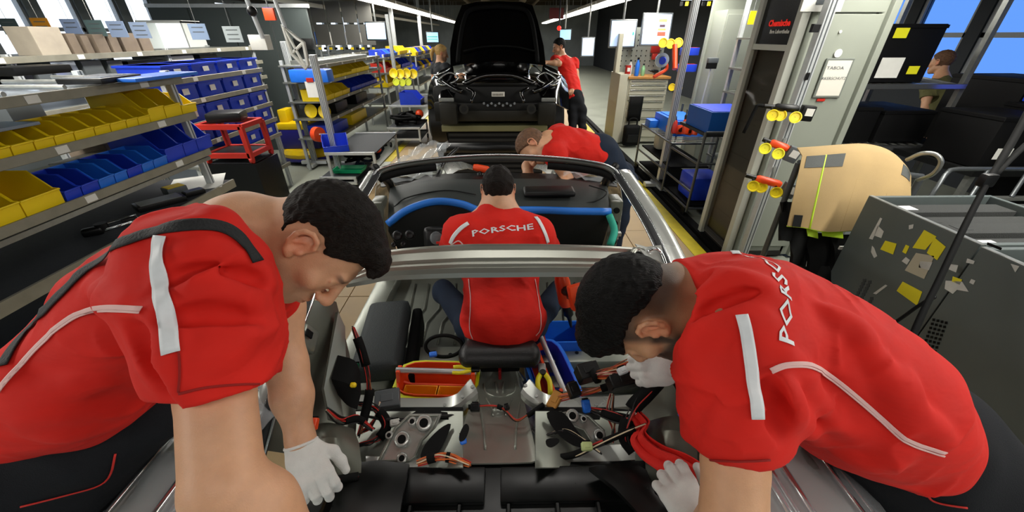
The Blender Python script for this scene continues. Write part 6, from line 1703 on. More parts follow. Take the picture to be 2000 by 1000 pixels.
# ------------------------------------------------------------------ the far black car
M_BCAR = mat('gloss black paint', '050506', rough=0.12, coat=1, spec=.6)
M_BCARM = mat('black underbody', '070808', rough=.45, spec=.3)
M_CAST = mat('dull cast bracket', '1f1f1a', rough=.5, metal=.4, noise=.2, nscale=10)
D = 5.2; c0 = at(968, 240, D)
bc = thing('black_car', 'black car without front bumper, bonnet raised, further up the line', 'car', (c0.x, c0.y + 1, 0))
def q_(u, v, d=D): return at(u, v, d)
hood = [(902, 10), (930, 4), (975, 2), (1018, 4), (1040, 10), (1050, 40), (1062, 90), (1066, 128), (1030, 124), (975, 120), (915, 124), (880, 130), (879, 95), (888, 45)]
MB().prism([q_(u, v, 5.5) for u, v in hood], (0, .05, .01)).build('bonnet', M_BCAR, bc, 40)
mb = MB()
for s in (-1, 1): mb.tube(spl([q_(972 + s * x, v, 5.47) for x, v in ((78, 122), (75, 90), (66, 40), (50, 18), (0, 12))], 4), .03, 8)
mb.each('bonnet_rib', M_BLKM, bc, True)
MB().tube(spl([q_(u, v, 5.46) for u, v in ((905, 100), (940, 92), (975, 90), (1010, 92), (1045, 100))], 4), .012, 8).build('bonnet_rib', M_BLKM, bc, True)
for s in (-1, 1):
    X = lambda x: 972 + s * x
    rows = [[q_(X(88), 128, 5.3), q_(X(112), 138, 5.35), q_(X(128), 152, 5.5)], [q_(X(84), 150, 5.2), q_(X(114), 152, 5.22), q_(X(134), 168, 5.4)], [q_(X(76), 172, 5.15), q_(X(110), 178, 5.12), q_(X(137), 190, 5.35)], [q_(X(90), 192, 5.12), q_(X(116), 205, 5.15), q_(X(136), 215, 5.4)]]
    w = MB().loft([spl(r, 3) for r in rows], .02).build('front_wing', M_BCAR, bc, 60)
    MB().tube(spl([q_(X(78), 150, 5.12), q_(X(95), 142, 5.1), q_(X(118), 158, 5.1), q_(X(108), 166, 5.08), q_(X(86), 160, 5.1)], 4, True), .014, 8, closed=True).build('headlamp_opening', M_CHROME, bc, True)
    MB().tube(spl([q_(X(92), 132, 5.2), q_(X(104), 140, 5.12), q_(X(124), 148, 5.15)], 4), .012, 8).build('wing_seam', M_CHROME, bc, True)
    MB().tube(spl([q_(X(120), 150, 5.2), q_(X(90), 170, 5.05), q_(X(70), 180, 5.05)], 4), .03, 8).build('support_rod', M_BCAR, bc, True)
    mb = MB(); mb.box(q_(X(95), 222, 5.0), (.22, .14, .26), bev=.02); cr = mb.build('crash_box', M_CAST, bc, 40)
    MB().cyl(q_(X(66), 213, 4.93), q_(X(66), 213, 4.85), .06, n=16).build('tow_ring', M_CAST, bc, 50)
    MB().cyl(q_(X(66), 213, 4.86), q_(X(66), 213, 4.84), .035, n=16).build('tow_hole', M_BCARM, bc)
    MB().box(q_(X(100), 195, 5.0), (.2, .04, .05), bev=.01).build('lamp_bracket', M_STEEL, bc)
    MB().tube(spl([q_(X(60), 172, 5.0), q_(X(46), 182, 4.98), q_(X(52), 200, 4.97)], 4), .02, 8).build('latch_arm', M_BCAR, bc, True)
    MB().lathe([(.02, .28), (.25, .26), (.33, .22), (.33, .0)], Vector((c0.x + s * .78, c0.y + .9, .65)), (s, 0, 0), 20).build('wheel', M_BCARM, bc, 40)
MB().b2((c0.x - .85, c0.y + .15, c0.z + .02), (c0.x + .85, c0.y + .55, c0.z + .45), bev=.06).build('radiator_panel', M_BCARM, bc, 40)
MB().b2((c0.x - .84, c0.y + .5, c0.z - .15), (c0.x + .84, c0.y + 3.9, c0.z + .45), bev=.1).build('lower_body', M_BCAR, bc, 40)
MB().b2((c0.x - .62, c0.y + 1.7, c0.z + .40), (c0.x + .62, c0.y + 3.4, c0.z + .95), bev=.25).build('cabin', M_BCAR, bc, 40)
MB().b2((c0.x - .82, c0.y - .02, c0.z + .02), (c0.x + .82, c0.y + .12, c0.z + .26), bev=.02).build('bumper_beam', M_CAST if False else M_BCARM, bc, 40)
MB().b2((c0.x - .62, c0.y - .06, c0.z + .03), (c0.x + .62, c0.y - .0, c0.z + .17), bev=.02).build('impact_bar', M_CAST, bc, 40)
MB().box(q_(973, 184, 4.93), (.17, .01, .055)).build('licence_label', M_PAPER, bc)
mb = MB()
for k in range(7): mb.b2((q_(973, 184, 4.93).x - .07 + .02 * k, q_(973, 184, 4.92).y - .002, q_(973, 184, 4.93).z - .018), (q_(973, 184, 4.93).x - .063 + .02 * k, q_(973, 184, 4.92).y, q_(973, 184, 4.93).z + .01))
mb.each('bar_mark', M_BLK, bc)
MB().tube(spl([q_(u, v, 5.2) for u, v in ((905, 165), (940, 150), (975, 147), (1010, 150), (1045, 165))], 4), .035, 8).build('lock_carrier', M_BCAR, bc, True)
mb = MB()
for k in range(9): mb.cyl(q_(945 + 7.5 * k, 202 + (k % 2) * 4, 5.0), q_(945 + 7.5 * k, 202 + (k % 2) * 4, 4.96), .016, n=8)
mb.each('bolt', M_CHROME, bc)
t = thing('lift_carrier', 'dark curtained lifting carrier with a pale beam under the black car', 'carrier', (c0.x, c0.y + .3, 0))
MB().b2((c0.x - .68, c0.y + .10, .0), (c0.x + .68, c0.y + 3.2, c0.z - .13)).build('curtain_box', M_BLKM, t)
MB().b2((c0.x - .75, c0.y + .02, c0.z - .12), (c0.x + .72, c0.y + .3, c0.z - .04), bev=.01).build('cross_beam', mat('pale olive beam', '6f6e4c', rough=.5), t)
for k in range(9): MB().b2((c0.x - .67, c0.y + .09, .06 + .075 * k), (c0.x + .67, c0.y + .1, .10 + .075 * k)).build('curtain_fold', mat('black curtain', '101212', rough=.7), t)

# ------------------------------------------------------------------ right of the line: tool cabinet and screens
M_CAB = mat('cream grey tool cabinet', 'b9b7a4', rough=.45, noise=.04, nscale=4); M_WOOD = mat('worktop wood', 'a9773a', rough=.5, noise=.2, nscale=14, stretch=(1, 8, 8))
M_PEG = mat('pegboard paint', '8b9088', rough=.6)
cb = thing('tool_cabinet', 'cream grey drawer cabinet with wooden top and pegboard', 'cabinet', (2.6, 7.8, 0))
x0, x1, y0, zt = 2.08, 2.98, 7.5, 1.17
MB().b2((x0 + .18, y0 + .02, .02), (x1, y0 + .65, zt - .03)).build('carcass', M_CAB, cb)
MB().b2((x0, y0, .0), (x0 + .17, y0 + .65, zt + .05), bev=.01).build('side_column', M_CAB, cb)
MB().b2((x0 + .15, y0 - .03, zt - .03), (x1 + .02, y0 + .66, zt + .01), bev=.006).build('worktop', M_WOOD, cb)
z = zt - .05
for i, h in enumerate((.07, .08, .10, .10, .14, .16, .18, .18)):
    a = x0 + .2 if i < 4 else x0 + .2
    dr = MB().b2((a, y0 - .005, z - h + .006), (x1 - .02, y0 + .02, z - .006), bev=.004).build('drawer', M_CAB, cb)
    MB().b2((a + .02, y0 - .022, z - .026), (x1 - .05, y0 - .005, z - .010), bev=.003).build('handle', M_CHROME, dr); z -= h
MB().b2((x0 + .0, y0 + .5, zt), (x1, y0 + .54, 1.95)).build('pegboard', M_PEG, cb)
MB().b2((x0 - .02, y0 + .3, zt + .05), (x0 + .06, y0 + .42, 1.85), bev=.008).build('upright', M_CAB, cb)
mb = MB()
for a in range(9):
    for b_ in range(7): mb.box((x0 + .12 + a * .09, y0 + .497, zt + .15 + b_ * .085), (.018, .006, .018))
tag(mb.build('peg_holes', M_BLKM, cb), kind='stuff')
def bottle(label, c, r, h, m, cap=None):
    t = thing('bottle', label, 'bottle', c)
    MB().lathe([(r * .9, 0), (r, .01), (r, h * .62), (r * .45, h * .8), (r * .4, h * .9)], c, (0, 0, 1), 14).build('flask', m, t, 40)
    MB().lathe([(r * .48, h * .88), (r * .48, h), (0, h)], c, (0, 0, 1), 12).build('cap', cap or M_BLK, t, 40)
bottle('blue bottle on the wooden top of the tool cabinet', (2.40, 7.6, 1.181), .04, .3, M_BLBIN)
bottle('clear green bottle beside the blue bottle', (2.52, 7.62, 1.181), .035, .2, mat('green glass', '7fae7c', rough=.2))
bottle('white spray bottle behind the red can', (2.30, 7.7, 1.181), .035, .26, M_PAPER)
t = thing('can', 'red can with a white label on the cabinet column', 'can', (2.22, 7.55, 1.221)); MB().cyl((2.22, 7.55, 1.221), (2.22, 7.55, 1.36), .05, n=16).build('can_body', M_REDM, t, 50); MB().box((2.22, 7.5, 1.29), (.05, .006, .06)).build('label_card', M_PAPER, t); MB().cyl((2.22, 7.55, 1.36), (2.22, 7.55, 1.366), .045, n=16).build('lid', M_STEEL, t)
driver('black hand drill lying on the wooden cabinet top', (2.72, 7.6, 1.26), (-.9, -.2, .1), (0, 0, 1), M_BLK)
t = thing('red_holder', 'red tool holder on the pegboard', 'holder', (2.8, 7.95, 1.5)); MB().box((2.8, 7.96, 1.6), (.16, .07, .12), bev=.01).build('holder_body', M_REDM, t, 40); MB().box((2.8, 7.94, 1.48), (.1, .05, .1), bev=.01).build('spray_can_rack', M_REDM, t, 40)
t = thing('bag', 'black bag standing on the floor before the tool cabinet', 'bag', (2.35, 7.35, 0)); MB().box((2.38, 7.3, .19), (.3, .18, .38), bev=.06).build('bag_body', M_BLKM, t, True); MB().tube(spl([(2.3, 7.3, .36), (2.32, 7.3, .48), (2.44, 7.3, .48), (2.46, 7.3, .36)], 4), .014, 6).build('carry_handle', M_BLKM, t, True); MB().box((2.38, 7.2, .15), (.2, .03, .14), bev=.01).build('front_pocket', M_BLK, t)
t = thing('cloth', 'dark cloth hanging over the cabinet drawers', 'cloth', (2.4, 7.44, .7)); MB().loft([[Vector((2.3 + .05 * k, 7.44 + .012 * (k % 2), z)) for k in range(6)] for z in (.85, .7, .55, .42)], .01).build('drape', M_BLKM, t, True); MB().cyl((2.28, 7.45, .86), (2.56, 7.45, .86), .012, n=8).build('rail', M_STEEL, t)
M_SF1 = mat('yellow screen field', 'd8dc5a', emit=1.0); M_SF2 = mat('red screen field', 'd2503a', emit=.9); M_SF3 = mat('white screen field', 'eef2f6', emit=.95); M_SF4 = mat('dark screen field', '4a3038', emit=.4)
monitor('plain pale monitor over the tool cabinet', at(1216, 66, 6.9), .44, .40, M_SCR2, hang=2.4, parts=((.42, -.0, .05, .12, M_TEAL),))
monitor('monitor showing a chart and yellow and red fields', at(1281, 58, 6.5), .46, .44, M_SCR2, hang=2.4, parts=((-.22, .05, .32, .42, M_SF3), (.2, .3, .3, .1, M_SF1), (.2, .12, .2, .08, M_SF4), (.2, 0, .3, .08, M_SF1), (.2, -.15, .3, .14, M_SF2)))
monitor('small blue monitor right of the black hood', at(1104, 68, 10.5), .3, .24, M_SCR, hang=3.2)
monitor('low pale monitor behind the standing man', at(1148, 92, 10), .3, .4, M_SCR2, hang=3.2)
t = thing('warning_lamp', 'small red glowing lamp over the far right aisle', 'lamp', at(1092, 55, 9)); MB().ball(at(1092, 55, 9), .05, 12).build('lens', mat('red lamp lens', 'ff2018', emit=3), t, True); q = at(1092, 52, 9); MB().cyl(q, (q.x, q.y, 3.9), .02, n=10).build('base', M_BLK, t)
t = thing('hanging_sign', 'dark red sign hanging over the far aisle', 'sign', at(1087, 26, 9)); MB().box(at(1087, 26, 9), (.34, .02, .22)).build('board', mat('dark red sign', '5a1416', rough=.6), t); MB().cyl(at(1087, 16, 9), at(1087, -40, 9), .008, n=6).build('cord', M_STEEL, t)
# profile post with hanging tools
p = atz(1290, 262, .55)
t = station('aluminium post carrying yellow caps and a reel by the blue sheets', 2.12, 5.0, 2.9)
caps(t, at(1293, 84, 5.0), 3, .06, .10)
q = at(1292, 118, 4.95); MB().lathe([(.0, .0), (.085, .0), (.085, .05), (.05, .05), (.05, .03), (0, .03)], q, (-.2, -1, .1), 24).build('reel', M_TOPS, t, 50); MB().cyl(q + Vector((0, -.05, 0)), q + Vector((-.01, -.06, 0)), .045, n=18).build('reel_hub', M_BBIN, t)
MB().tube(spl([q + Vector((.06, 0, -.02)), q + Vector((.09, 0, -.10)), q + Vector((0, 0, -.16)), q + Vector((-.07, 0, -.2))], 4), .022, 8).build('orange_hose', M_ORG, t, True)
MB().cyl(at(1318, 88, 4.9), at(1318, 135, 4.9), .032, n=12).build('orange_tube', M_ORG, t, 50)
caps(t, at(1310, 170, 4.9), 2, .045, .09)
slab('wall_bin', 'upper dark blue bin on the wall behind the orange tube', 'bin', tuple(at(1345, 108, 5.6)), (.25, .1, .10), 0, M_BBIN, 'red_strip', M_REDM)
slab('wall_bin', 'lower dark blue bin on the wall behind the orange tube', 'bin', tuple(at(1340, 140, 5.6)), (.25, .1, .10), 0, M_BBIN, 'red_strip', M_REDM)
# cupboards behind
struct('trim_40', MB().b2((2.75, 5.9, -.03), (3.9, 5.95, 2.3)), M_GREYW)
for i, (a, b_) in enumerate(((2.78, 3.2), (3.22, 3.6))):
    t = thing('cupboard', '%s light grey cupboard behind the parts trolley' % ('left' if i == 0 else 'right'), 'cupboard', (a, 5.7, 0)); MB().b2((a, 5.55, 0), (b_, 5.9, 2.1)).build('carcass', M_GREYW, t)
    MB().b2((a + .01, 5.535, .05), (b_ - .01, 5.55, 2.05), bev=.004).build('door', M_GREYW, t); MB().b2((b_ - .06, 5.515, 1.0), (b_ - .045, 5.535, 1.2)).build('handle', M_BLK, t)
t = thing('brush', 'black broom head hung on the light cupboard', 'brush', at(1392, 118, 4.8)); q = at(1392, 118, 4.8); MB().box(q, (.13, .06, .06), bev=.01).build('brush_back', M_GRP, t, 40); MB().box(q + Vector((0, 0, -.06)), (.12, .05, .07), bev=.004).build('bristles', M_BLKM, t); MB().cyl(q + Vector((0, 0, -.05)), q + Vector((-.02, .0, -.75)), .010, n=8).build('broom_stick', M_ALU, t)
# parts trolley with blue sheets
t = thing('parts_trolley', 'grey tube frame trolley with wire shelf beside the yellow line', 'trolley', (2.35, 4.9, 0))
M_TUBEM = mat('grey tube frame', '5d6163', rough=.35, metal=.6)
for (x, y, z) in ((2.06, 4.72, .66), (2.06, 5.9, .66), (2.08, 4.0, .95), (2.62, 4.0, .95), (2.62, 5.9, .95), (2.62, 4.72, .95)): MB().cyl((x, y, .06), (x, y, z), .015, n=10).build('upright', M_TUBEM, t, 50); 
for (a, b_) in (((2.06, 4.72, .66), (2.06, 5.9, .66)), ((2.08, 4.0, .30), (2.06, 5.9, .30)), ((2.08, 4.0, .10), (2.06, 5.9, .10)), ((2.08, 4.0, .62), (2.06, 4.72, .62)), ((2.08, 4.0, .95), (2.62, 4.0, .95)), ((2.08, 4.0, .62), (2.62, 4.0, .62)), ((2.08, 4.0, .10), (2.62, 4.0, .10)), ((2.06, 4.72, .66), (2.62, 4.72, .66)), ((2.06, 5.9, .66), (2.62, 5.9, .66))): MB().cyl(a, b_, .013, n=8).build('frame_tube', M_TUBEM, t, 50)
for k in range(14): MB().cyl((2.07, 4.76 + .085 * k, .665), (2.60, 4.76 + .085 * k, .665), .005, n=5).build('wire', M_CHROME, t)
MB().b2((2.1, 4.05, .10), (2.6, 5.85, .12)).build('lower_deck', M_BLKM, t); MB().b2((2.1, 4.02, .90), (2.6, 4.7, .93)).build('upper_deck', M_MAT, t); MB().b2((2.1, 4.72, .35), (2.6, 5.85, .37)).build('middle_deck', M_BLKM, t)
for (x, y) in ((2.07, 4.05), (2.6, 4.05), (2.07, 5.85), (2.6, 5.85)): MB().cyl((x - .015, y, .05), (x + .015, y, .05), .05, n=14).build('caster', M_BLK, t, 50)
M_BSH = mat('blue sheet plastic', '0e55a8', rough=.45, noise=.08, nscale=5)
t = thing('blue_sheet_box', 'big blue corrugated plastic box on the parts trolley', 'box', (2.4, 4.35, .93)); MB().b2((2.12, 4.05, .932), (2.60, 4.6, 1.14)).build('box_wall', M_BSH, t); MB().b2((2.14, 4.07, 1.14), (2.58, 4.58, 1.145)).build('inner_floor', M_BBIN, t)
t = thing('blue_sheet_box', 'lighter blue folded sheet box behind the orange tools', 'box', (2.3, 5.4, .68)); MB().b2((2.2, 5.05, .672), (2.6, 5.8, .86)).build('box_wall', M_BLBIN, t); MB().b2((2.25, 5.1, .86), (2.55, 5.75, .87)).build('flap', M_BLBIN, t)
driver('red and black driver with a white label standing on the wire shelf', (2.16, 4.98, .83), (0, .3, .9), (0, -.9, .3), M_REDM, 1.3)
driver('orange driver standing upright beside the aluminium post', (2.27, 4.9, .85), (0, .3, .9), (0, -.9, .3), M_ORG, 1.4)
driver('orange and black driver lying at the corner of the wire shelf', (2.36, 4.8, .86), (.2, .3, .9), (0, -.9, .3), M_ORG, 1.4)
slab('blue_caddy', 'small blue caddy at the left end of the wire shelf', 'bin', (2.14, 5.7, .672), (.14, .2, .10), 0, M_BLBIN)
slab('dark_tub', 'dark blue tub on the floor under the trolley shelf', 'tub', (2.35, 4.35, .125), (.36, .4, .28), 0, M_BBIN, bev=.04)
slab('grey_canister', 'cream canister under the wire shelf of the trolley', 'canister', (2.3, 5.6, .375), (.2, .2, .26), 0, M_CAB, bev=.05)
# narrow shelf column between trolley and glass cabinet
t = rack('narrow shelf of shiny parts between the cupboards and the glass cabinet', 2.62, 2.98, 4.0, 4.9, [.5, .75, 1.0, 1.25, 1.5, 1.8], 2.3, posts=(4.02, 4.88))
for i, (z, m, nm) in enumerate(((.75, M_BLBIN, 'blue rolled film'), (1.0, M_CHROME, 'chromed ring'), (1.25, M_CARD, 'brown part'), (1.5, M_ORG, 'orange part'), (.5, M_CHROME, 'steel dish'))):
    slab('shelf_part', '%s on the narrow shelf beside the glass cabinet' % nm, 'part', (2.8, 4.2, z + .001), (.24, .26, .10), .3 * i, m, bev=.03)
slab('yellow_note', 'yellow note card at the top of the narrow shelf', 'note', tuple(at(1465, 48, 4.3)), (.07, .01, .13), 0, M_YBIN, bev=.002)
q = at(1465, 48, 4.3); MB().cyl((q.x, q.y, q.z + .12), (q.x, q.y, 3.9), .003, n=6).build('cord', M_STEEL, [o for o in bpy.data.objects if o.name == 'yellow_note'][0])
# hazard striped notice beam, top right
q = at(1418, -25, 5.2); t = thing('notice_wall', 'board of blue grey notices with a hazard striped edge, top right', 'sign', q)
for i in range(4): MB().box(q + Vector((-.45 + .3 * i, .0, .02)), (.28, .012, .34)).build('sheet', mat('blue grey notice', '7f87a0', rough=.7), t)
for k in range(16): MB().box(q + Vector((-.58 + .078 * k, -.01, -.19)), (.039, .02, .05)).build('hazard_block', M_YBIN if k % 2 else M_BLK, t)
# ------------------------------------------------------------------ glass-fronted cabinet and the grey cabinet
M_GLS = mat('dark tinted glass', '2a1c12', rough=.03, alpha=.38)
gc = thing('glass_cabinet', 'dark cabinet with a tall tinted glass door and red lettering', 'cabinet', (2.1, 3.35, 0))
M_CD = mat('dark cabinet inside', '15110d', rough=.6)
MB().b2((2.10, 3.15, .04), (2.13, 3.6, .08)).build('plinth', M_ALU, gc)
MB().b2((2.62, 3.12, 0), (2.64, 3.6, 2.35)).build('back_panel', M_CD, gc); MB().b2((2.1, 3.6, 0), (2.64, 3.63, 2.35)).build('side_panel', M_CD, gc)
for y in (3.10, 3.60): MB().b2((2.06, y - .03, 0), (2.12, y + .03, 2.6), bev=.004).build('door_post', mat('cream aluminium frame', 'bfc2b8', rough=.4), gc)
MB().b2((2.07, 3.13, 1.72), (2.11, 3.57, 1.76)).build('cross_bar', MATS['cream aluminium frame'], gc)
MB().b2((2.085, 3.13, 1.76), (2.10, 3.57, 2.5)).build('header_panel', mat('black header panel', '0b0908', rough=.25), gc)
MB().b2((2.09, 3.13, .05), (2.096, 3.57, 1.72)).build('glass_door', M_GLS, gc)
MB().b2((2.1, 3.1, 0.0), (2.62, 3.6, .04)).build('base', M_CD, gc)
for i in range(5): 
    s = MB().b2((2.15, 3.15, .30 + .28 * i), (2.6, 3.58, .315 + .28 * i)).build('shelf', M_CD, gc)
    for k in range(3): MB().box((2.2, 3.24 + .12 * k, .36 + .28 * i), (.08, .07, .07), bev=.006).build('stored_part', (M_REDM, M_GRP, M_CARD)[(i + k) % 3], s)
put_text('lettering', 'Chemische', .058, (2.083, 3.33, 1.90), (0, -1, 0), (0, 0, 1), mat('red lettering', 'e0261c', emit=.5), gc, bold=.002, th=.002)
put_text('lettering', 'Ihre Labortheke', .036, (2.083, 3.30, 1.845), (0, -1, 0), (0, 0, 1), M_PAPER, gc, bold=.001, th=.002)
gk = thing('grey_cabinet', 'tall light grey steel cabinet with a framed notice', 'cabinet', (2.43, 3.4, 0))
MB().b2((2.15, 3.12, .0), (2.70, 3.6, 2.35)).build('carcass', M_GREYW, gk)
d = MB().b2((2.28, 3.095, .1), (2.66, 3.12, 1.95), bev=.004).build('door', M_GREYW, gk); MB().b2((2.28, 3.095, 1.96), (2.66, 3.12, 2.33), bev=.004).build('upper_door', M_GREYW, gk)
MB().b2((2.69, 3.08, 0), (2.74, 3.62, 2.35), bev=.004).build('corner_post', M_GREYW, gk)
MB().b2((2.14, 3.08, 0), (2.18, 3.12, 2.35), bev=.004).build('corner_post', M_GREYW, gk)
MB().lathe([(.02, .0), (.028, .012), (.0, .016)], aty(1635, 104, 3.095), (0, -1, 0), 16).build('lock_cap', M_PAPER, d, 50)
MB().lathe([(.008, .0), (.010, .010), (.0, .012)], aty(1640, 62, 3.095), (0, -1, 0), 10).build('screw', M_PAPER, d, 50)
c = aty(1626, 153, 3.09)
nf = thing('framed_notice', 'framed white notice on the light grey cabinet', 'sign', c)
MB().b2((c.x - .105, c.y - .012, c.z - .135), (c.x + .105, c.y, c.z + .135), bev=.003).build('frame', mat('grey notice frame', '6e736c', rough=.5), nf)
MB().b2((c.x - .09, c.y - .0135, c.z - .12), (c.x + .09, c.y - .012, c.z + .12)).build('sheet', mat('warm white sheet', 'cfcdc2', rough=.7), nf)
put_text('lettering', 'TABOA', .030, (c.x - .02, c.y - .0138, c.z + .07), (1, 0, 0), (0, 0, 1), M_GRP, nf, font_scale=(1.3, 1))
put_text('lettering', 'RKERSCHUTZ', .027, (c.x + .0, c.y - .0138, c.z + .0), (1, 0, 0), (0, 0, 1), M_GRP, nf, font_scale=(1.1, 1))
MB().b2((c.x - .06, c.y - .008, c.z - .16), (c.x - .0, c.y, c.z - .142)).build('red_tab', M_REDM, nf)
c = aty(1612, 2, 3.05); t = thing('poster', 'white poster hanging at the top of the grey cabinet', 'poster', c); MB().b2((c.x - .15, c.y, c.z - .06), (c.x + .13, c.y + .003, c.z + .3)).build('sheet', M_PAPER, t); MB().b2((c.x - .06, c.y - .002, c.z - .02), (c.x + .05, c.y, c.z + .25)).build('picture', M_GRP, t)
pp = thing('tool_post', 'aluminium profile post carrying three rows of hand tools', 'post', (2.17, 2.98, 0))
b = MB().b2((2.14, 2.95, .0), (2.20, 3.01, 2.05), bev=.004).build('post', M_ALU, pp)
for s in (-1, 1): MB().b2((2.17 + s * .014 - .004, 2.948, .0), (2.17 + s * .014 + .004, 2.95, 2.04)).build('groove', M_GRP, b)
c = aty(1592, 55, 2.93); MB().box(c, (.05, .03, .05), bev=.004).build('switch_box', M_BLK, pp); c = aty(1577, 149, 2.94); MB().box(c, (.025, .01, .05), bev=.003).build('clip', M_BLK, pp)
def air_tool(label, u0, v0, u1, v1, body, n, capm, d=2.72, elbow=False):
    a = at(u0, v0, d + .04); b = at(u1, v1, d - .02); ax = (b - a).normalized(); L = (b - a).length
    t = thing('angle_driver', label, 'power tool', (a + b) / 2)
    MB().cyl(a, a + ax * L * .38, .016, n=12).build('neck', M_BLK if not elbow else M_BLK, t, 50)
    MB().lathe([(.016, L * .2), (.026, L * .25), (.027, L * .62), (.02, L * .68)], a, ax, 14).build('barrel', body, t, 50)
    u = Vector((0, 0, 1)); u = (u - ax * u.dot(ax)).normalized(); R = Matrix((ax, u.cross(ax), u)).transposed()
    bt = MB().box(a + ax * L * .86 - u * .022, (.085, .06, .105), bev=.010, M=R).build('battery', M_BLK if elbow else M_GRP, t, 40)
    MB().box(a + ax * L * .88 - u * .012 + R @ Vector((0, -.0305, 0)), (.05, .002, .05), M=R).build('rating_label', M_PAPER, bt)
    for k in range(n):
        q = a + ax * (L * (.14 + .22 * k if n == 3 else .06 + .36 * k)) - u * .052 + Vector((0, -.05, 0))
        if n == 3 and k == 1: q += Vector((0, .04, 0))
        cp = MB().lathe([(.0, .006), (.028, .006), (.034, .016), (.040, .016), (.038, .0), (.022, -.02), (0, -.02)], q, (-.35, -1, .25), 20).build('cap', capm, t, 50)
        MB().cyl(q + u * .0, q + u * .05 + Vector((0, .04, 0)), .008, n=8).build('cap_stem', M_BLK, t)
    if elbow: MB().tube(spl([a, a - ax * .04 + u * .0, a - ax * .05 - u * .03, a - ax * .07 - u * .2], 4), .012, 8).build('elbow_hose', M_BLKM, t, True)
    MB().cyl((a + b) / 2, Vector((2.17, 2.96, ((a + b) / 2).z)), .010, n=8).build('holder_rod', M_STEEL, t)
M_YC = mat('yellow cap', 'f0da28', rough=.3); M_LC = mat('lemon cap', 'eee838', rough=.3)
air_tool('black angle driver with three yellow caps, topmost on the tool post', 1492, 207, 1592, 216, M_BLK, 3, M_YC, elbow=True)
air_tool('orange angle driver with lemon caps, middle one on the tool post', 1490, 272, 1562, 300, M_ORG, 2, M_LC)
air_tool('orange angle driver with yellow caps, lowest on the tool post', 1456, 342, 1558, 370, M_ORG, 3, M_YC)
# ------------------------------------------------------------------ apron cover over a rail, straps under it
M_APR = mat('tan canvas', 'a38a5e', rough=.85, noise=.07, nscale=8, bump=.25, bscale=500); M_HIV = mat('lime piping', 'b9e02c', rough=.5); M_GRW = mat('grey webbing', '4a4d4b', rough=.8, bump=.3, bscale=300)
D = 2.15
ap = thing('canvas_cover', 'tan canvas cover with lime edging hung over a rail', 'cover', at(1660, 400, D))
TL = [(1566, 305), (1600, 303), (1650, 299), (1700, 297), (1740, 306), (1768, 325), (1777, 345)]
BL = [(1537, 441), (1570, 444), (1610, 452), (1650, 451), (1700, 446), (1745, 440), (1776, 420)]
def bulge(i, j): return .02 * math.sin(i * 1.3) + .04 * math.sin(math.pi * j / 6)
rows = []
for j in range(7):
    t_ = j / 6; rows.append(spl([at(a + (c - a) * t_, b + (d - b) * t_, D + (.10 * (k / 6) ** 2) - bulge(k, j)) for k, ((a, b), (c, d)) in enumerate(zip(TL, BL))], 4))
back_ = [[p + Vector((.07, .14, .0)) for p in rows[0]] for j in (1,)]
ridge = [p + Vector((.01, .07, .025)) for p in rows[0]]
MB().loft(back_ + [ridge] + rows, .006).build('canvas', M_APR, ap, 70)
MB().tube(rows[-1], .0055, 6).build('edging', M_HIV, ap, True)
MB().tube([r[5] + Vector((0, -.007, 0)) for r in rows] , .005, 6).build('edging', M_HIV, ap, True)
MB().tube([r[-1] for r in rows], .0055, 6).build('edging', M_HIV, ap, True)
def patch(i0, i1, j0, j1, m, nm, lift=.010):
    rs = [[rows[j][i] + Vector((-.002, -lift, .002)) for i in range(i0, i1 + 1)] for j in range(j0, j1 + 1)]
    MB().loft(rs, -.004).build(nm, m, ap, 60)
patch(1, 8, 0, 1, M_GRW, 'hook_patch'); patch(19, 23, 0, 1, M_GRW, 'hook_patch'); patch(1, 3, 5, 6, M_BLK, 'snap_patch', .012); patch(17, 19, 5, 6, M_BLK, 'snap_patch', .012)
MB().tube([r[11] + Vector((0, -.005, 0)) for r in rows], .002, 5).build('seam', mat('seam thread', '8c7448', rough=.9), ap, True); MB().tube([r[17] + Vector((0, -.005, 0)) for r in rows], .002, 5).build('seam', MATS['seam thread'], ap, True)
for k, (a, b) in enumerate(((1575, 1596), (1604, 1645), (1700, 1735))): MB().loft([[at(a, 448, D + .05), at(b, 452, D + .05)], [at(a + 2, 461, D + .05), at(b + 1, 466, D + .05)]], .004).build('lower_flap', M_HIV, ap)
t = thing('rail_frame', 'steel rail frame holding the canvas cover', 'frame', at(1700, 560, D + .2))
a = at(1560, 318, D + .14); b_ = at(1800, 345, D + .22); MB().cyl(a, b_, .018, n=10).build('rail', M_TUBEM, t, 50)
for p in (a, b_): MB().cyl(p, (p.x, p.y, .06), .018, n=10).build('upright', M_TUBEM, t, 50)
MB().cyl((a.x, a.y, .25), (b_.x, b_.y, .25), .015, n=10).build('lower_rail', M_TUBEM, t, 50)
MB().tube(spl([at(1772, 312, D + .1), at(1800, 300, D), at(1828, 302, D - .05), at(1838, 318, D - .05), at(1822, 340, D), at(1792, 352, D + .08)], 5), .012, 8).build('loop_handle', M_STEEL, t, True)
for k, (u, v0, v1, w) in enumerate(((1540, 395, 470, 34), (1560, 440, 520, 34), (1600, 455, 560, 55), (1650, 458, 570, 60), (1705, 452, 560, 50), (1590, 520, 620, 60))):
    tt = thing('padded_strap', '%s black padded strap hanging under the canvas cover' % ORD[k], 'strap', at(u, v1, D + .08), 'black straps under the canvas cover')
    rows_ = [spl([at(u - w / 2 + w * x / 3 + 4 * math.sin(j), v0 + (v1 - v0) * j / 4, D + .10 + .02 * math.sin(x * 2 + j + k)) for x in range(4)], 2) for j in range(5)]
    MB().loft(rows_, .02).build('pad', M_BLKM, tt, 60)
    if k in (3, 4): MB().box(at(u - 6, v0 + 26, D + .04), (.03, .01, .02)).build('white_tag', M_PAPER, tt)
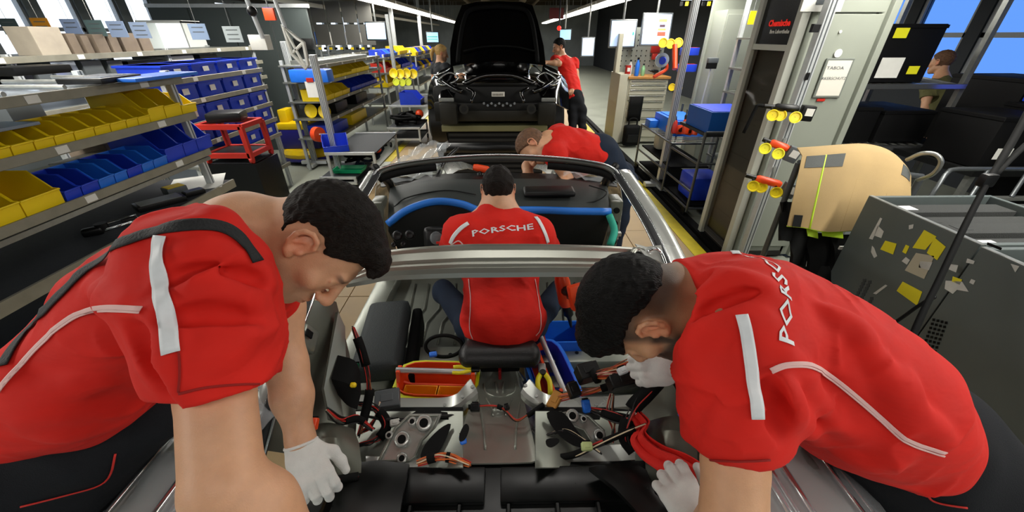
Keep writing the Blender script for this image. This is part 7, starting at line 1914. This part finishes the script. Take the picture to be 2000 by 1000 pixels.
# ------------------------------------------------------------------ rack of black boxes, far right
M_BBOX = mat('black box plastic', '050506', rough=.6, noise=.2, nscale=4, spec=.2); M_YL = mat('yellow label', 'd6d21a', rough=.6)
t = thing('flow_rack', 'steel roller rack with black boxes at the right', 'rack', (3.4, 3.8, 0))
for z, xa, xb in ((1.46, 2.88, 3.86), (.95, 2.88, 3.9), (.5, 2.88, 3.9)):
    MB().b2((xa, 3.38, z - .03), (xb, 3.42, z + .012), bev=.004).build('front_rail', M_CHROME, t); MB().b2((xa, 4.3, z + .05), (xb, 4.34, z + .1)).build('rear_rail', M_STEEL, t)
    for k in range(12): MB().cyl((xa + .04 + k * .08, 3.42, z), (xa + .04 + k * .08, 4.3, z + .07), .012, n=6).build('roller_track', M_STEEL, t)
for x in (2.86, 3.88):
    for y in (3.44, 4.3): MB().b2((x - .02, y - .02, 0), (x + .02, y + .02, 2.2)).build('upright', M_STEEL, t)
def bbox(label, lo, hi, labels=(), face='y', m=M_BBOX, name='black_box'):
    t = thing(name, label, 'box', ((lo[0] + hi[0]) / 2, (lo[1] + hi[1]) / 2, lo[2]))
    MB().b2(lo, hi, bev=.008).build('case', m, t, 40)
    MB().b2((lo[0] - .006, lo[1] - .006, hi[2] - .03), (hi[0] + .006, hi[1] + .006, hi[2] - .006), bev=.002).build('lid_rim', m, t)
    for (fx, fz, w, h, mm) in labels:
        x = lo[0] + (hi[0] - lo[0]) * fx; z = lo[2] + (hi[2] - lo[2]) * fz
        if face == 'y': MB().b2((x - w / 2, lo[1] - .0085, z - h / 2), (x + w / 2, lo[1] - .0065, z + h / 2)).build('label_card', mm, t)
    return t
bbox('big black box with one white and two yellow labels on the roller rack', (2.88, 3.43, 1.48), (3.50, 4.0, 1.90), ((.42, .85, .11, .07, M_YL), (.47, .26, .19, .15, M_PAPER), (.80, .22, .09, .06, M_YL)))
bbox('black box under the top rail with a small yellow label', (2.9, 3.45, .98), (3.3, 4.0, 1.28), ((.06, .72, .05, .06, M_YL),))
bbox('plain black box beside it on the lower rail', (3.34, 3.45, .98), (3.8, 4.0, 1.25))
bbox('black box with a white label at the right of the roller rack', (3.55, 2.75, .95), (4.0, 3.2, 1.32), ((.3, .3, .12, .08, M_PAPER),))
bbox('black box with a tan label at the far right', (4.05, 2.75, .95), (4.7, 3.2, 1.36), ((.3, .35, .2, .08, M_CARD), ))
bbox('black box standing behind the labelled boxes', (4.15, 3.2, .95), (4.7, 3.8, 1.52), ((.12, .8, .08, .06, M_YL),))
bbox('blue box between the black boxes at the far right', (4.1, 2.9, 1.37), (4.5, 3.15, 1.46), name='blue_box', m=M_BBIN)
bbox('tall dark cabinet block closing the right rack', (4.75, 2.6, 0), (5.2, 3.6, 1.62))
MB_ = thing('box_bench', 'dark bench under the far right black boxes', 'bench', (4.1, 2.95, 0)); MB().b2((3.5, 2.7, .90), (4.75, 3.6, .945)).build('bench_top', M_BLKM, MB_)
for x in (3.54, 4.7): MB().b2((x - .02, 2.72, 0), (x + .02, 2.76, .9)).build('leg', M_STEEL, MB_); MB().b2((x - .02, 3.5, 0), (x + .02, 3.54, .9)).build('leg', M_STEEL, MB_)
t = thing('cart_frame', 'bent silver tube cart frame behind the grey crates', 'cart', (2.9, 2.4, 0))
f = lambda u, v: at(u, v, 2.5)
MB().tube([f(1812, 392), f(1846, 342), f(1856, 332), f(1870, 330), f(2060, 330)], .014, 8).build('hand_rail', M_TUBEM, t, True)
for u in (1930, 2010): MB().cyl(f(u, 332), f(u - 35, 385), .012, n=8).build('rail_post', M_TUBEM, t, 50)
for u in (1815, 2050): p = f(u, 392); MB().cyl(p, (p.x, p.y, .05), .014, n=8).build('rail_post', M_TUBEM, t, 50)
p = f(1900, 385); MB().b2((p.x - .35, p.y - .02, p.z - .02), (p.x + .6, p.y + .02, p.z)).build('edge_rail', M_STEEL, t)
# ------------------------------------------------------------------ grey crates with stickers and foam slabs
M_CRG = mat('grey fibre crate', '4f5756', rough=.5, noise=.08, nscale=6); M_FOAM = mat('dark grey foam', '2b2d2c', rough=.9, noise=.15, nscale=50, bump=.4, bscale=200)
def crate(label, x0, x1, y0, y1, z0, z1, marks, slot=None):
    t = thing('flight_crate', label, 'crate', ((x0 + x1) / 2, (y0 + y1) / 2, z0)); w = .022
    f = MB().b2((x0, y0, z0), (x0 + w, y1, z1), bev=.004).build('side_panel', M_CRG, t)
    MB().b2((x1 - w, y0, z0), (x1, y1, z1), bev=.004).build('side_panel', M_CRG, t)
    MB().b2((x0 + w, y0, z0), (x1 - w, y0 + w, z1), bev=.004).build('end_panel', M_CRG, t); MB().b2((x0 + w, y1 - w, z0), (x1 - w, y1, z1), bev=.004).build('end_panel', M_CRG, t)
    MB().b2((x0 + w, y0 + w, z0), (x1 - w, y1 - w, z0 + .02)).build('bottom', M_CRG, t)
    MB().b2((x0 - .001, y0, z1 - .002), (x0 + w, y1, z1 + .003), bev=.002).build('rim', M_STEEL, t)
    for (pts, m, nm) in marks:
        P = [atx(u, v, x0) + Vector((-.0012, 0, 0)) for u, v in pts]
        mk = MB().prism(P, (-.0012, 0, 0)).build(nm, m, f)
    return t
S_Y, S_W, S_T = mat('yellow sticker', 'd2c614', rough=.6), mat('torn white paper', 'b9bab5', rough=.8, noise=.1, nscale=30), mat('tan paper label', 'a6a08c', rough=.8)
S_D = mat('stencil print', '33383a', rough=.7)
def dots(u, v, du, dv, n, m, s=4):
    return [([(u + du * i, v + dv * i), (u + s + du * i, v + dv * i), (u + s + du * i, v + s + dv * i), (u + du * i, v + s + dv * i)], m, 'print_mark') for i in range(n)]
X_C = 1.90
crate('grey crate with many yellow and torn white stickers', X_C, 2.55, 1.30, 1.84, .5, 1.095, [
    ([(1730, 470), (1752, 476), (1745, 497), (1720, 487)], S_Y, 'sticker'), ([(1806, 449), (1830, 462), (1808, 488), (1783, 484)], S_Y, 'sticker'), ([(1826, 464), (1848, 482), (1831, 508), (1811, 494)], S_Y, 'sticker'),
    ([(1770, 478), (1777, 481), (1770, 496), (1763, 492)], S_Y, 'sticker'), ([(1764, 550), (1802, 570), (1792, 597), (1752, 568)], S_Y, 'sticker'), ([(1705, 628), (1727, 625), (1728, 642), (1702, 648)], S_Y, 'sticker'), ([(1712, 652), (1738, 640), (1752, 672), (1730, 680)], S_Y, 'sticker'),
    ([(1720, 425), (1724, 427), (1705, 468), (1698, 466)], S_W, 'torn_paper'), ([(1715, 440), (1727, 452), (1722, 465), (1708, 460)], S_W, 'torn_paper'), ([(1790, 494), (1826, 500), (1806, 545), (1768, 528)], S_T, 'torn_paper'), ([(1798, 510), (1822, 512), (1815, 528), (1795, 522)], S_W, 'torn_paper'),
    ([(1770, 502), (1778, 508), (1772, 517), (1762, 510)], S_W, 'torn_paper'), ([(1730, 556), (1734, 558), (1712, 575), (1706, 573)], S_W, 'torn_paper'), ([(1776, 440), (1785, 438), (1784, 446), (1776, 448)], S_W, 'torn_paper'), ([(1704, 480), (1708, 484), (1714, 500), (1708, 504), (1702, 492)], S_W, 'torn_paper'),
    ([(1632, 572), (1652, 578), (1646, 590), (1627, 583)], S_T, 'torn_paper')] + dots(1686, 545, -3, 6, 8, S_D, 6) + dots(1696, 548, -3, 6, 7, S_D, 6) + dots(1700, 580, -3, 6, 5, S_D, 6))
X2 = 1.87
crate('grey crate with a slotted grip and a stencilled block in front', X2, 2.5, .72, 1.275, .5, 1.10, [
    ([(1930, 470 + 3), (1958, 484), (1956, 489), (1928, 478)], M_BLKM, 'grip_slot'), ([(1858, 516), (1872, 518), (1868, 532), (1854, 526)], S_W, 'torn_paper'), ([(1890, 505), (1905, 510), (1902, 516), (1888, 513)], S_W, 'torn_paper'),
    ([(1848, 548), (1880, 550), (1893, 570), (1870, 566), (1862, 574), (1846, 564)], S_W, 'torn_paper'), ([(1862, 540), (1880, 546), (1876, 556), (1860, 550)], S_Y, 'sticker'), ([(1898, 545), (1906, 548), (1902, 556), (1894, 552)], S_W, 'torn_paper'),
    ([(1975, 515), (1992, 520), (1984, 532)], S_W, 'torn_paper')] + sum([dots(1822 + 8 * j, 622 + j * 2, -3, 8, 8, M_BLKM, 5) for j in range(4)], []))
nl = [t for t in bpy.data.objects if t.name.startswith('flight_crate')][-1]
p = Vector((2.05, .72 - .001, .86)); MB().b2((1.93, .717, .78), (2.25, .7195, .93)).build('shipping_label', M_PAPER, nl)
mb = MB(); [mb.b2((1.96, .7155, .80 + .018 * k), (2.12 + .02 * (k % 3), .717, .806 + .018 * k)) for k in range(6)]; mb.each('print_line', M_GRP, nl)
for k in range(8):
    y = .80 + .125 * k + (.06 if k > 3 else 0); z = 1.055 + .012 * (k % 3)
    t = thing('foam_slab', 'dark foam slab, %s from the front in the grey crates' % ORD[k], 'foam', (2.2, y, z), 'foam slabs in the crates')
    MB().b2((1.93, y - .05, .7), (2.9 if k > 4 else 2.46, y + .05, z), bev=.006).build('slab', M_FOAM, t, 40)
    MB().b2((2.0, y - .02, z), (2.06, y + .03, z + .0015)).build('tag_card', M_PAPER if k % 3 == 1 else M_FOAM, t)
# trolley carrying the crates
t = thing('crate_trolley', 'dark steel trolley under the grey crates', 'trolley', (2.2, 1.25, 0))
MB().b2((1.84, .6, .44), (2.6, 1.9, .495)).build('deck', M_BLKM, t); MB().b2((1.82, .58, .455), (1.84, 1.92, .48)).build('edge_rail', M_CHROME, t)
for (x, y) in ((1.9, .7), (2.5, .7), (1.9, 1.8), (2.5, 1.8)):
    MB().b2((x - .02, y - .02, .1), (x + .02, y + .02, .44)).build('leg', M_TUBEM, t); MB().cyl((x - .02, y, .06), (x + .02, y, .06), .06, n=16).build('caster', M_BLK, t, 50)
for y in (.7, 1.8): MB().cyl((1.9, y, .2), (2.5, y, .2), .016, n=8).build('brace', M_TUBEM, t, 50)
# hand truck in the lower right corner
t = thing('hand_truck', 'steel hand truck frame on the floor in the lower right corner', 'hand truck', at(1950, 900, 1.7))
g = lambda u, v, d: at(u, v, d)
MB().tube([g(2060, 770, 1.75), g(1935, 880, 1.8), g(1925, 905, 1.8)], .03, 8).build('main_beam', M_BLK, t, True)
for (a, b) in (((1935, 880, 1.8), (2050, 960, 1.75)), ((1925, 905, 1.82), (2010, 985, 1.8)), ((1940, 870, 1.85), (2080, 900, 1.8))): MB().tube([g(*a), g(*b)], .016, 8).build('frame_tube', M_CHROME, t, True)
for (u, v) in ((1945, 930), (1990, 960)): q = g(u, v, 1.85); MB().cyl(q + Vector((-.02, 0, 0)), q + Vector((.02, 0, 0)), .06, n=18).build('wheel', M_BLK, t, 50)
MB().tube([g(1905, 965, 1.8), g(1960, 1020, 1.75)], .012, 8).build('green_strip', mat('dark green strip', '1d5a40', rough=.5), t, True)
# black strap and cable in front of the crates
t = thing('hanging_strap', 'thick black strap hanging before the grey crates', 'strap', at(1890, 430, 1.35))
P = spl([at(2040, 160, 1.5), at(1975, 280, 1.46), at(1932, 350, 1.42), at(1885, 440, 1.38), at(1835, 545, 1.36), at(1798, 620, 1.35), at(1765, 700, 1.35)], 5)
MB().tube(P, [.021] * 8 + [.017] * (len(P) - 8), 8, flat=.5, up=(0, 1, 0)).build('webbing', M_BLKM, t, True)
MB().box(at(1928, 352, 1.41), (.05, .03, .05), bev=.01).build('buckle', M_BLK, t, 40)
MB().tube(spl([at(2040, 250, 1.48), at(1985, 300, 1.46), at(1940, 345, 1.43)], 4), .010, 8).build('side_strap', M_BLKM, t, True)
t = thing('thin_cable', 'thin black cable swinging from the strap to the crate foot', 'cable', at(1780, 610, 1.4)); MB().tube(spl([at(1822, 580, 1.36), at(1790, 600, 1.4), at(1755, 625, 1.45), at(1720, 645, 1.5)], 5), .006, 8).build('cable', M_BLKM, t, True); MB().ball(at(1822, 580, 1.36), .01, 8).build('end_clip', M_BLK, t, True)
